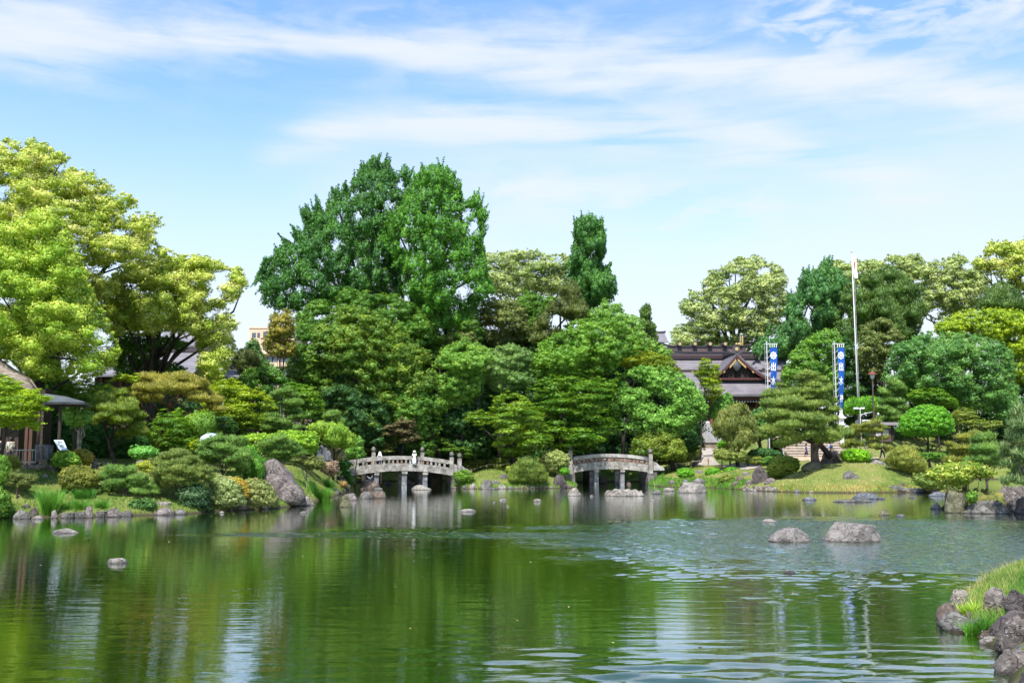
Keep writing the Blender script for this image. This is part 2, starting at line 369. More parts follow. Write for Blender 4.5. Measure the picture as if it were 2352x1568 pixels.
def axis(parts):
    out = []
    for a, b, st in parts: out += list(np.arange(a, b, st))
    return np.array(out + [parts[-1][1]])
gx = axis([(-900, -200, 100), (-200, -60, 10), (-60, -34, 1.5), (-34, 9.6, .6), (9.6, 17, .22), (17, 50, .6), (50, 80, 2), (80, 200, 12), (200, 900, 100)])
gy = axis([(-40, 12, 4), (12, 15, 1), (15, 29, .25), (29, 50, 1.5), (50, 68, .4), (68, 130, .6), (130, 160, 1.5), (160, 300, 14), (300, 2400, 300)])
GX, GY = np.meshgrid(gx, gy); Pg = np.stack([GX.ravel(), GY.ravel()], -1); Zg = ground_np(Pg)
nx, ny = len(gx), len(gy); idx = np.arange(nx * ny).reshape(ny, nx)
q = np.stack([idx[:-1, :-1], idx[:-1, 1:], idx[1:, 1:], idx[1:, :-1]], -1).reshape(-1, 4)
def mat_ground():
    m, N = mat_new('lawn'); Mf = mathf(N)
    P = N('ShaderNodeNewGeometry').outputs['Position']
    a = N('ShaderNodeTexNoise', ins={'Vector': P, 'Scale': .35, 'Detail': 6, 'Roughness': .65}).outputs['Fac']
    b = N('ShaderNodeTexNoise', ins={'Vector': P, 'Scale': 3.0, 'Detail': 8, 'Roughness': .75}).outputs['Fac']
    r = N('ShaderNodeValToRGB', ins={0: Mf('ADD', Mf('MULTIPLY', a, .6), Mf('MULTIPLY', b, .4))}); cr = r.color_ramp
    cr.elements[0].position = .40; cr.elements[0].color = (.055, .105, .016, 1); cr.elements[1].position = .62; cr.elements[1].color = (.215, .19, .075, 1)
    e = cr.elements.new(.49); e.color = (.135, .175, .038, 1)
    z = N('ShaderNodeSeparateXYZ', ins={0: P}).outputs[2]
    mud = N('ShaderNodeMapRange', ins={0: z, 1: .03, 2: .22, 3: 1., 4: 0.}).outputs[0]
    c = N('ShaderNodeMix', data_type='RGBA', ins={0: mud, 6: r.outputs[0], 7: (.05, .04, .025, 1)}).outputs[2]
    f = N('ShaderNodeTexNoise', ins={'Vector': P, 'Scale': 14, 'Detail': 6, 'Roughness': .8}).outputs['Fac']
    bp = N('ShaderNodeBump', ins={'Height': f, 'Strength': .8, 'Distance': .12})
    pr = N('ShaderNodeBsdfPrincipled', ins={'Base Color': c, 'Roughness': .9, 'Specular IOR Level': .15, 'Normal': bp.outputs[0]})
    N('ShaderNodeOutputMaterial', ins={'Surface': pr.outputs[0]}); return m
LAWN = mat_ground()
g = np_mesh('ground', np.column_stack([Pg, Zg]), quads=q, mat=LAWN, smooth=True); tag(g, 'mown lawn and garden soil around the pond', kind='structure')

def terrain_patch(name, vpoly, mat, lift=.04, step=.35, label=None, Ys=(100, 150), world_poly=None):
    poly = np.array(world_poly if world_poly else [tuple(on_ground(x, y, *Ys)[:2]) for x, y in vpoly])
    lo = poly.min(0); hi = poly.max(0); xs = np.arange(lo[0], hi[0] + step, step); ys = np.arange(lo[1], hi[1] + step, step)
    X, Y = np.meshgrid(xs, ys); P = np.stack([X.ravel(), Y.ravel()], -1)
    Z = ground_np(P) + lift; id_ = np.arange(len(P)).reshape(len(ys), len(xs))
    qq = np.stack([id_[:-1, :-1], id_[:-1, 1:], id_[1:, 1:], id_[1:, :-1]], -1).reshape(-1, 4)
    cen = P[qq].mean(1); qq = qq[inside(cen, poly)]
    used = np.unique(qq); mp = -np.ones(len(P), int); mp[used] = np.arange(len(used))
    o = np_mesh(name, np.column_stack([P, Z])[used], quads=mp[qq], mat=mat, smooth=True); return tag(o, label, kind='structure')

# ---------------------------------------------------------------- water
def mat_water():
    m, N = mat_new('pond_water'); Mf = mathf(N)
    P = N('ShaderNodeNewGeometry').outputs['Position']
    s = N('ShaderNodeSeparateXYZ', ins={0: P}); X, Y = s.outputs[0], s.outputs[1]
    def nz(sx_, sy_, sc, det, rough=.5, dist=0., off=(0, 0, 0)):
        v = N('ShaderNodeCombineXYZ', ins={0: Mf('MULTIPLY_ADD', X, sx_, off[0]), 1: Mf('MULTIPLY_ADD', Y, sy_, off[1]), 2: off[2]}).outputs[0]
        return N('ShaderNodeTexNoise', ins={'Vector': v, 'Scale': sc, 'Detail': det, 'Roughness': rough, 'Distortion': dist}).outputs['Fac']
    warp = nz(.12, .35, 1.0, 3, .6)
    w2 = nz(.5, 1.6, 1.0, 3, .6, off=(7, 3, 1))
    def ell(cx, cy, rx, ry, amt=.9):
        a = Mf('DIVIDE', Mf('SUBTRACT', X, cx), rx); b = Mf('DIVIDE', Mf('SUBTRACT', Y, cy), ry)
        d = Mf('SQRT', Mf('ADD', Mf('MULTIPLY', a, a), Mf('MULTIPLY', b, b)))
        d = Mf('ADD', d, Mf('ADD', Mf('MULTIPLY', Mf('SUBTRACT', warp, .5), amt), Mf('MULTIPLY', Mf('SUBTRACT', w2, .5), .35)))
        return N('ShaderNodeMapRange', clamp=True, interpolation_type='SMOOTHSTEP', ins={0: d, 1: 1.12, 2: .86, 3: 0., 4: 1.}).outputs[0]
    swell = ell(4.5, 15.5, 7.2, 3.6, .9)
    rip = nz(1.1, 3.6, 3.2, 3, .55, .4)
    rip2 = nz(1.0, 3.0, 7.5, 2, .5, .2, (3, 9, 2))
    calm = nz(.35, 1.8, 2.2, 3, .5, .3, (1, 5, 7))
    big = nz(.55, 2.6, .9, 2, .5, .5, (11, 2, 3))
    rp3 = nz(1.0, 1.7, 5.2, 3, .5, .3, (3, 2, 2))
    wind = Mf('MAXIMUM', ell(17.5, 41, 17.0, 12.0, 1.0), Mf('MULTIPLY', ell(-4.5, 42.6, 8.5, 1.6, .8), .8))
    h = Mf('ADD', Mf('MULTIPLY', rip2, .0006), Mf('MULTIPLY', Mf('MULTIPLY', rp3, wind), .040))
    h = Mf('ADD', h, Mf('MULTIPLY', calm, .0052))
    h = Mf('ADD', h, Mf('MULTIPLY', rip, .0012))
    h = Mf('ADD', h, Mf('MULTIPLY', big, .006))
    bp = N('ShaderNodeBump', ins={'Height': h, 'Strength': 1.0, 'Distance': 1.0})
    df = N('ShaderNodeBsdfDiffuse', ins={'Color': (.014, .034, .002, 1), 'Normal': bp.outputs[0]})
    gl = N('ShaderNodeBsdfGlossy', ins={'Color': (.95, .98, 1.0, 1), 'Roughness': .015, 'Normal': bp.outputs[0]})
    fr = N('ShaderNodeFresnel', ins={'IOR': 1.333, 'Normal': bp.outputs[0]}).outputs[0]
    k = Mf('SUBTRACT', 1.0, Mf('POWER', Mf('SUBTRACT', 1.0, fr, clamp=True), 2.3), clamp=True)
    pr = N('ShaderNodeMixShader', ins={0: k, 1: df.outputs[0], 2: gl.outputs[0]})
    N('ShaderNodeOutputMaterial', ins={'Surface': pr.outputs[0]}); return m
WATER = mat_water()
def lown(P, seed, k=1.0, n=10):
    r = np.random.default_rng(seed); o = np.zeros(len(P))
    for i in range(n):
        f = k * r.uniform(.5, 1.8); a = r.uniform(0, 2 * np.pi); o += np.sin(P[:, 0] * f * np.cos(a) * .7 + P[:, 1] * f * np.sin(a) * 1.2 + r.uniform(0, 6.3)) / n ** .5
    return o
WINDP = np.array([tuple(at_z(x, y)[:2]) for x, y in [(1080, 1204), (1400, 1192), (1700, 1184), (1900, 1190), (2100, 1188), (2352, 1196), (2600, 1200), (2500, 1340), (2352, 1360), (2160, 1365), (2000, 1368), (1850, 1385), (1700, 1385), (1560, 1362), (1430, 1335), (1330, 1305), (1230, 1268), (1080, 1242), (800, 1229), (540, 1227), (460, 1222), (560, 1216), (850, 1210)]])
wx = axis([(-160, -30, 10), (-30, -14, 1), (-14, 28, .15), (28, 40, .6), (40, 160, 10)]); wy = axis([(4, 11, 1), (11, 24, .12), (24, 56, .13), (56, 60, .5), (60, 190, 10)])
WX, WY = np.meshgrid(wx, wy); PW = np.stack([WX.ravel(), WY.ravel()], -1)
sel = (PW[:, 1] > 22) & (PW[:, 1] < 58) & (PW[:, 0] > -16) & (PW[:, 0] < 34)
zw = np.zeros(len(PW)); Q = PW[sel]
dist = seg_dist(Q, WINDP); dist = np.where(inside(Q, WINDP), dist, -dist)
dist = dist + 1.0 * lown(Q, 5, .8) + .6 * lown(Q, 6, 2.6)
mk = smooth((dist + 1.6) / 5.0) * np.clip(.88 + .25 * lown(Q, 7, .55) + .15 * lown(Q, 8, 1.6), .35, 1.3)
r_w = np.random.default_rng(77); hs_ = np.zeros(len(Q))
for i in range(70):
    lam = .34 * (.8 / .34) ** r_w.random(); a = math.radians(90 + r_w.normal(0, 42) + 12); k_ = 2 * math.pi / lam
    hs_ += (lam ** 1.0) * np.sin(k_ * (Q[:, 0] * math.cos(a) + Q[:, 1] * math.sin(a)) + r_w.uniform(0, 6.3) + .6 * lown(Q, 200 + i, .35, 3))
hs_ *= .0034
zw[sel] = hs_ * mk
# long low swell running in towards the near bank
sel = (PW[:, 1] > 11) & (PW[:, 1] < 24) & (PW[:, 0] > -14) & (PW[:, 0] < 16); Q = PW[sel]
r_w = np.random.default_rng(31); h2 = np.zeros(len(Q))
for i in range(46):
    lam = .24 * (1.05 / .24) ** r_w.random(); a = math.radians(90 + r_w.normal(0, 15)); k_ = 2 * math.pi / lam
    h2 += lam * np.sin(k_ * (Q[:, 0] * math.cos(a) + Q[:, 1] * math.sin(a)) + r_w.uniform(0, 6.3) + 1.2 * lown(Q, 300 + i, .6, 3))
m2 = smooth((20.6 + .9 * lown(Q, 14, .5) - Q[:, 1]) / 4.5) * smooth((Q[:, 0] + 3.5 + 1.0 * lown(Q, 15, .6)) / 4.5) * np.clip(.75 + .35 * lown(Q, 16, .8), .1, 1.4) + .10
zw[sel] += h2 * .0030 * m2
iw = np.arange(len(PW)).reshape(len(wy), len(wx)); qw = np.stack([iw[:-1, :-1], iw[:-1, 1:], iw[1:, 1:], iw[1:, :-1]], -1).reshape(-1, 4)
tag(np_mesh('pond_water', np.column_stack([PW, zw]), quads=qw, mat=WATER, smooth=True), 'green pond water with wind-ruffled patches', kind='structure')

# ---------------------------------------------------------------- leaves
ico_v = None
def ico():
    t = (1 + 5 ** .5) / 2
    v = np.array([(-1, t, 0), (1, t, 0), (-1, -t, 0), (1, -t, 0), (0, -1, t), (0, 1, t), (0, -1, -t), (0, 1, -t), (t, 0, -1), (t, 0, 1), (-t, 0, -1), (-t, 0, 1)], float)
    v /= np.linalg.norm(v[0])
    f = np.array([(0, 11, 5), (0, 5, 1), (0, 1, 7), (0, 7, 10), (0, 10, 11), (1, 5, 9), (5, 11, 4), (11, 10, 2), (10, 7, 6), (7, 1, 8), (3, 9, 4), (3, 4, 2), (3, 2, 6), (3, 6, 8), (3, 8, 9), (4, 9, 5), (2, 4, 11), (6, 2, 10), (8, 6, 7), (9, 8, 1)])
    return v, f
ICO = ico()
def nrm(a): return a / (np.linalg.norm(a, axis=1, keepdims=True) + 1e-9)
def leaf_quads(rng, C, R, cover, ls, asp, mode, ptone):
    """C,R (k,3) clump centres and radii -> leaf quads over each clump"""
    k = len(C); area = 4 * np.pi * ((R[:, 0] * R[:, 1] + R[:, 0] * R[:, 2] + R[:, 1] * R[:, 2]) / 3)
    la = ls * ls * asp * .5
    n = np.maximum(6, (cover * area / la * rng.uniform(.85, 1.15, k))).astype(int)
    who = np.repeat(np.arange(k), n); m = len(who)
    d = nrm(rng.normal(size=(m, 3)))
    keep = ~((d[:, 2] < -.25) & (rng.random(m) < .55)) & ~((d[:, 1] > .5) & (rng.random(m) < .45))
    who = who[keep]; d = d[keep]; m = len(who)
    rad = 1 - np.abs(rng.normal(0, .16, m)); rad = np.where(rng.random(m) < .12, rng.uniform(1.0, 1.22, m), rad)
    pos = C[who] + R[who] * d * rad[:, None]
    rnd = rng.normal(size=(m, 3)); up = np.array([0, 0, 1.0])
    if mode == 'out': nn = nrm(d * 1.0 + up * .45 + rnd * .55)
    elif mode == 'up': nn = nrm(d * .35 + up * 1.2 + rnd * .38)
    elif mode == 'hang': nn = nrm(d * 1.0 + rnd * .4 + up * .1)
    elif mode == 'clip': nn = nrm(d * 1.2 + up * .3 + rnd * .55)
    else: nn = nrm(rnd + d * .6)
    if mode in ('needle', 'tuft'):
        t = nrm(d * (.9 if mode == 'needle' else .6) + up * (.9 if mode == 'needle' else 1.1) + rnd * .42)
    elif mode == 'hang':
        t = nrm(-up * 1.4 + rnd * .5 + d * .4)
    else:
        t = nrm(rng.normal(size=(m, 3)))
    t = t - nn * (t * nn).sum(1, keepdims=True) if mode not in ('needle', 'tuft') else t
    t = nrm(t); b = nrm(np.cross(nn, t))
    L = ls * rng.uniform(.7, 1.3, m)[:, None] * .5; W = L * asp
    off = 0.0 if mode not in ('needle', 'tuft') else .6
    tip = pos + t * L * (1 + off); bs = pos - t * L * (1 - off)
    vs = np.stack([bs - b * W, bs + b * W, tip], 1).reshape(-1, 3)
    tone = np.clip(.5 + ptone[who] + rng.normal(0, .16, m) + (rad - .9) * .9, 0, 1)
    dd = nrm(d * np.array([1, 1, 1.1])); return vs, np.repeat(tone, 3), np.repeat(dd, 3, axis=0)
def leaf_tris(nv): return np.arange(nv).reshape(-1, 3)

NLEAF = [0]
KINDS = {  # pr clump radius m, sz squash, ls leaf px (V units), asp, cover, mode, core, front weight
    'camphor': dict(pr=.62, sz=.74, ls=4.4, asp=.62, cover=.62, mode='out', core=.62, sub=1),
    'broad':   dict(pr=.64, sz=.74, ls=4.7, asp=.60, cover=.62, mode='out', core=.66, sub=1),
    'ginkgo':  dict(pr=.44, sz=1.9, rag=1.0, shoot=1, ls=3.9, asp=.70, cover=.60, mode='rand', core=.55, sub=1),
    'maple':   dict(pr=1.0, sz=.36, ls=5.0, asp=.50, cover=.75, mode='up', core=.55, sub=1),
    'pine':    dict(pr=.50, sz=.58, ls=6.6, asp=.17, cover=.92, mode='needle', core=.62, sub=1),
    'cedar':   dict(pr=.80, sz=.85, ls=5.2, asp=.42, cover=.75, mode='tuft', core=.70, sub=1),
    'clip':    dict(pr=.40, sz=.8, ls=4.0, asp=.62, cover=.62, mode='clip', core=.78, sub=1),
    'shrub':   dict(pr=.50, sz=.75, ls=4.6, asp=.55, cover=.62, mode='out', core=.66, sub=1),
    'weep':    dict(pr=.55, sz=1.5, ls=5.2, asp=.28, cover=.85, mode='hang', core=.5, sub=1),
}
def icohulls(C, R, k):
    v, f = ICO; n = len(C)
    vs = (C[:, None, :] + R[:, None, :] * v[None] * k).reshape(-1, 3)
    fs = (f[None] + (np.arange(n) * 12)[:, None, None]).reshape(-1, 3); return vs, fs
def fill_puffs(rng, poly, D, K, dep, prk, dens=1.0, rag=True):
    """clumps filling the outline seen at distance D, bulging to depth dep"""
    poly = np.array(poly, float); mpp = D / FOC; pr = K['pr'] * prk
    lo, hi = poly.min(0), poly.max(0)
    n0 = 9000; S = rng.uniform(lo, hi, (n0, 2)); S = S[inside(S, poly)]
    frac = len(S) / n0; area = frac * np.prod((hi - lo) * mpp)
    dm = seg_dist(S, poly) * mpp; dmax = max(dm.max(), .2)
    rr = np.clip(dm * 1.05, .30 * pr, pr) * (rng.uniform(.5, 1.15, len(S)) if rag else rng.uniform(.8, 1.0, len(S)))
    ok = dm > np.minimum(.5 * rr, .25 * pr); S, dm, rr = S[ok], dm[ok], rr[ok]
    # greedy spread
    chosen = []; cx = []; cr_ = []
    Sx = S * mpp; Sx[:, 1] /= max(K['sz'], .5) ** .7
    alive = np.ones(len(S), bool); order = np.argsort(rr * rng.uniform(.75, 1.0, len(S)))[::-1]
    for i in order:
        if not alive[i]: continue
        chosen.append(i)
        alive &= ((Sx - Sx[i]) ** 2).sum(1) > (rr[i] * .86 / dens) ** 2
    ch = np.array(chosen); S, dm, rr = S[ch], dm[ch], rr[ch]
    half = dep if dep else min(max(.55 * (hi[0] - lo[0]) * mpp, .5) * .75, dmax * 1.6)
    bul = np.sqrt(np.clip(1 - (1 - np.clip(dm / dmax, 0, 1)) ** 2, 0, 1)) * half
    Cs, Rs = [], []
    # front sheet (in billows, with hollows between them), part back sheet
    if rag and len(S) > 25:
        Sm = S * mpp; lm = lown(Sm, int(rng.integers(1e6)), 1.5, 12) + .5 * lown(Sm, int(rng.integers(1e6)), 3.2, 8)
        kp = (lm > -1.15) | (dm < .6); S, dm, rr, bul, lm = S[kp], dm[kp], rr[kp], bul[kp], lm[kp]
    else: lm = np.zeros(len(S))
    if not rag: rr = rr * .92
    Yf = D - bul * (1.0 if not rag else 1.0) * (rng.uniform(.6, 1.05, len(S)) if rag else 1.0) + rng.normal(0, .06 if rag else .015, len(S)) * half - np.clip(lm, -1.6, 1.6) * min(half * .28, 1.3)
    Cs.append(at_np(S[:, 0], S[:, 1], Yf)); Rs.append(rr)
    if rag:      # twig ends breaking out of the outline
        A = poly; B = np.roll(poly, -1, axis=0); ln = np.linalg.norm(B - A, axis=1) * mpp; m = int(ln.sum() / pr * 1.7)
        if m:
            e = rng.choice(len(A), m, p=ln / ln.sum()); t = rng.random(m)[:, None]; q = A[e] + (B[e] - A[e]) * t + rng.normal(0, .16 * pr / mpp, (m, 2))
            Cs.append(at_np(q[:, 0], q[:, 1], D + rng.normal(0, .35, m) * half)); Rs.append(pr * rng.uniform(.16, .36, m) * K.get('rag', 1.0))
    bk = rng.random(len(S)) < .36
    Yb = D + bul[bk] * rng.uniform(.3, 1, bk.sum()); Cs.append(at_np(S[bk, 0], S[bk, 1], Yb)); Rs.append(rr[bk] * 1.1)
    if K.get('shoot'):
        A = poly; B = np.roll(poly, -1, axis=0); ln = np.linalg.norm(B - A, axis=1) * mpp; m = int(ln.sum() / .5)
        e = rng.choice(len(A), m, p=ln / ln.sum()); t = rng.random(m)[:, None]; q0 = A[e] + (B[e] - A[e]) * t; cen = poly.mean(0)
        for q_ in q0:
            o_ = (q_ - cen) / np.linalg.norm(q_ - cen); dr = o_ * .55 + np.array([rng.normal(0, .18), -1.0 if o_[1] < .45 else .5]); dr /= np.linalg.norm(dr)
            Ls = rng.uniform(1.0, 3.2); kk = int(Ls / .24); st = np.arange(kk) * .24 - Ls * .55
            Sh = q_ + dr * st[:, None] / mpp; Cs.append(at_np(Sh[:, 0], Sh[:, 1], np.full(kk, D + rng.normal(0, .3) * half))); Rs.append(np.linspace(.24, .10, kk) * 1.15)
    if rag:      # shoots running out into the pointed corners of the outline
        pv, nx_ = np.roll(poly, 1, axis=0), np.roll(poly, -1, axis=0)
        for a_, b0_, c_ in zip(pv, poly, nx_):
            u_ = (a_ - b0_) / (np.linalg.norm(a_ - b0_) + 1e-6); w_ = (c_ - b0_) / (np.linalg.norm(c_ - b0_) + 1e-6); ca = u_ @ w_
            if ca < -.35: continue
            bi = u_ + w_; bi /= np.linalg.norm(bi) + 1e-6
            if not inside(np.array([b0_ + bi * 2.0]), poly)[0]: continue
            st = np.arange(.12, 1.0, .2) * pr * 1.8
            Sh = b0_ + bi * st[:, None] / mpp + rng.normal(0, .05 * pr / mpp, (len(st), 2))
            Cs.append(at_np(Sh[:, 0], Sh[:, 1], np.full(len(st), D + rng.normal(0, .25) * half))); Rs.append(pr * (.14 + .10 * np.arange(len(st))))
    C = np.concatenate(Cs); r = np.concatenate(Rs)
    szz = np.where(r < .3, min(K['sz'], 1.1), K['sz']) if K.get('shoot') else K['sz']
    R = np.stack([r * rng.uniform(.9, 1.25, len(r)), r * rng.uniform(.9, 1.2, len(r)), r * szz * rng.uniform(.85, 1.15, len(r))], -1)
    return C, R
def limbs(mb, rng, base, C, n, r0, top=None, wig=.08):
    """tapered trunk with limbs running into the clumps"""
    base = Vector(base); top = Vector(top) if top is not None else Vector(C.mean(0))
    Hh = (top - base).length; pts = []
    for i in range(6):
        t = i / 5; p = base.lerp(top, t) + Vector((rng.normal(0, wig), rng.normal(0, wig * .5), 0)) * Hh * .5 * t * (1.2 - t)
        pts.append(p)
    rad = [r0 * (1.25 if i == 0 else 1) * (1 - .68 * i / 5) for i in range(6)]
    mb.tube(pts, rad, 8)
    br = MB()
    if n:
        sel = rng.choice(len(C), min(n, len(C)), replace=False)
        for j in sel:
            c = Vector(C[j]); k = int(rng.integers(2, 6)); s = pts[k]
            if c.z < s.z - .3: s = pts[max(1, k - 2)]
            d = c - s; L = d.length
            m1 = s + d * .35 + Vector((rng.normal(0, .06), rng.normal(0, .06), -.02 + .10 * rng.random())) * L
            m2 = s + d * .7 + Vector((rng.normal(0, .06), rng.normal(0, .06), .04)) * L
            rb = rad[k] * .5 if L > 1 else rad[k] * .35
            br.tube([s, m1, m2, c], [rb, rb * .7, rb * .45, rb * .16], 5)
    return br
SEED = [10]
def plant(name, label, cat, tg, pts, D, kind, cols, group=None, dep=None, prk=1.0, lsk=1.0, cover=1.0, core=None, base=None, trunk=.25, nl=10, bark=None, tr=.28,
          dens=1.0, top=None, pads=None, stuff=False, sink=.15, rough=.5, part='crown'):
    SEED[0] += 1; rng = np.random.default_rng(SEED[0]); K = dict(KINDS[kind])
    if core is not None: K['core'] = core
    vp = [V(tg, *p) for p in pts] if tg else pts
    Cs, Rs = [], []
    if pads:      # list of (x, y, rx, ry[, dy]) ellipses in the same pixel frame
        for pd in pads:
            k_ = TAG[tg][2]; cx_, cy_ = V(tg, pd[0], pd[1]); rx_, ry_ = pd[2] * k_ * rng.uniform(.8, 1.12), pd[3] * k_ * rng.uniform(.75, 1.3); cx_ += rng.normal(0, .12) * rx_; cy_ += rng.normal(0, .25) * ry_; tl_ = rng.normal(0, .16); off = pd[4] if len(pd) > 4 else rng.uniform(-.5, .5)
            el_ = [(cx_ + rx_ * math.cos(a), cy_ + ry_ * math.sin(a) * (.8 if math.sin(a) > 0 else 1.1) + tl_ * rx_ * math.cos(a)) for a in np.linspace(0, 2 * math.pi, 17)[:-1]]
            c, r = fill_puffs(rng, el_, D + off, K, rx_ * (D / FOC) * .9, prk * min(1, ry_ * D / FOC / (K['pr'] * K['sz']) * .9 + .25), dens)
            Cs.append(c); Rs.append(r)
    if vp:
        c, r = fill_puffs(rng, vp, D, K, dep, prk, dens, kind != 'clip'); Cs.append(c); Rs.append(r)
    C = np.concatenate(Cs); R = np.concatenate(Rs)
    ptone = rng.normal(0, .14, len(C))
    ls = max(.045, K['ls'] * D / FOC * lsk)
    vs, tone, nv = leaf_quads(rng, C, R, K['cover'] * cover, ls, K['asp'], K['mode'], ptone)
    NLEAF[0] += len(vs) // 3
    quads = None; tris = leaf_tris(len(vs))
    if K['core']:
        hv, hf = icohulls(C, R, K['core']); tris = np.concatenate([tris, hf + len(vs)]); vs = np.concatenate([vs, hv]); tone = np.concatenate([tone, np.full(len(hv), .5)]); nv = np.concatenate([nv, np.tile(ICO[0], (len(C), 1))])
    if base is not None: bx_, by_ = base if not tg else V(tg, *base); b0 = at(bx_, by_, D)
    else: b0 = Vector((float(C[:, 0].mean()), D, 0))
    b0 = Vector((b0.x, b0.y, gz(b0.x, b0.y) - sink))
    root = empty(name, b0, label, cat, group)
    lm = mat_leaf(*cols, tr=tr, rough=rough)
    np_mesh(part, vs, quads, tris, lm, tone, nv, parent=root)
    if trunk:
        mb = MB(); tp = None
        if top is not None: tx, ty = V(tg, *top) if tg else top; tp = at(tx, ty, D)
        br = limbs(mb, rng, b0, C, nl, trunk, tp)
        bm_ = bark or BARKD
        mb.build('trunk' if trunk > .07 else 'stem', bm_, root, smooth=True)
        if br.v: br.build('branches', bm_, root, smooth=True)['kind'] = 'stuff'
    return root
# ---------------------------------------------------------------- planting
CAMY = ((.110, .165, .018), (.245, .300, .040), (.42, .44, .14))
CAMF = ((.085, .130, .032), (.185, .230, .075), (.34, .36, .16))
CAMG = ((.085, .165, .012), (.185, .270, .024), (.35, .40, .08))
GINK = ((.022, .070, .018), (.040, .118, .024), (.075, .170, .032))
GINL = ((.028, .090, .014), (.055, .155, .018), (.100, .225, .028))
EVER = ((.022, .065, .010), (.050, .120, .014), (.105, .180, .020))
EVEY = ((.028, .070, .010), (.070, .130, .016), (.160, .215, .028))
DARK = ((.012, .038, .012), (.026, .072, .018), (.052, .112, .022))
FRESH = ((.042, .105, .014), (.090, .180, .024), (.155, .250, .040))
LITE = ((.055, .135, .022), (.105, .215, .035), (.175, .300, .060))
MAPG = ((.025, .085, .008), (.065, .150, .010), (.140, .230, .018))
MAPY = ((.075, .130, .008), (.160, .230, .012), (.270, .320, .020))
PINE = ((.040, .090, .016), (.090, .165, .032), (.155, .240, .055))
PINO = ((.090, .095, .018), (.185, .175, .030), (.285, .250, .050))
PINY = ((.060, .090, .015), (.130, .150, .025), (.220, .220, .045))
CEDR = ((.022, .052, .012), (.050, .095, .018), (.085, .130, .026))
CEDB = ((.032, .048, .014), (.065, .082, .022), (.095, .120, .026))
OLIV = ((.040, .065, .014), (.085, .110, .028), (.150, .165, .048))
BRWN = ((.055, .050, .025), (.105, .088, .042), (.155, .130, .065))
ORNG = ((.065, .075, .012), (.150, .140, .020), (.260, .200, .040))
CLIP = ((.028, .100, .008), (.065, .185, .010), (.120, .270, .016))
CLIY = ((.075, .110, .010), (.170, .200, .020), (.300, .300, .045))
PALE = ((.055, .085, .020), (.130, .165, .055), (.250, .280, .130))
PINK = ((.120, .080, .060), (.250, .170, .130), (.360, .260, .200))

# --- camphors on the left
plant('camphor_tree', 'tallest yellow-green camphor tree, rising at the left edge with open top branches', 'tree', 'b1',
      [(-260, 130), (0, 115), (60, 92), (130, 108), (160, 150), (165, 105), (200, 82), (270, 110), (330, 150), (375, 170), (430, 228), (405, 262), (350, 240), (345, 290), (420, 275), (520, 285), (600, 290), (622, 330), (700, 375), (715, 405), (690, 440), (800, 425), (862, 470), (860, 512), (795, 530), (785, 580), (850, 550), (930, 560), (995, 570), (1020, 622), (970, 650), (975, 750), (935, 780), (1000, 765), (1062, 765), (1070, 805), (1040, 835), (900, 880), (760, 1000), (620, 1200), (480, 1450), (-260, 1500)],
      82, 'camphor', CAMY, base=(420, 1560), trunk=.85, nl=38, top=(200, 500), dep=6.5, cover=.85, core=.58, prk=1.0, dens=1.08)
plant('camphor_tree', 'broad camphor tree with pale yellow tips, reaching right above the tiled roof', 'tree', 'b1',
      [(640, 1010), (760, 900), (900, 850), (1040, 830), (1120, 808), (1180, 830), (1240, 803), (1300, 830), (1385, 850), (1430, 892), (1495, 880), (1530, 930), (1557, 1000), (1515, 1022), (1500, 1095), (1440, 1118), (1405, 1110), (1430, 1180), (1502, 1245), (1480, 1300), (1440, 1300), (1475, 1370), (1480, 1440), (1440, 1500), (1410, 1580), (1330, 1640), (1230, 1540), (1250, 1420), (1215, 1330), (1050, 1300), (960, 1330), (830, 1300), (720, 1350), (640, 1250)],
      88, 'camphor', CAMY, base=(930, 1640), trunk=.55, nl=34, top=(1000, 1050), dep=6, cover=.9, core=.6, dens=1.15)
plant('camphor_tree', 'bright green camphor tree with round billowing crown in front of the tallest one', 'tree', 'b1',
      [(-260, 640), (0, 620), (120, 590), (240, 520), (360, 560), (420, 640), (500, 800), (560, 1000), (640, 1150), (690, 1290), (765, 1420), (710, 1520), (610, 1575), (400, 1610), (150, 1590), (100, 1500), (0, 1430), (-260, 1400)],
      72, 'camphor', CAMG, base=(250, 1700), trunk=.6, nl=24, top=(230, 1100), dep=6.5, cover=.8)
plant('camphor_tree', 'dark shaded limbs and sparse leaves of a camphor over the tiled roof', 'tree', 'b1',
      [(720, 1330), (830, 1300), (960, 1320), (1060, 1330), (1180, 1360), (1160, 1420), (1050, 1400), (980, 1460), (1180, 1520), (1160, 1570), (950, 1560), (760, 1600), (690, 1500)],
      90, 'camphor', EVER, base=(860, 1700), trunk=.32, nl=12, top=(900, 1380), dep=2.5, cover=.9, prk=.8)
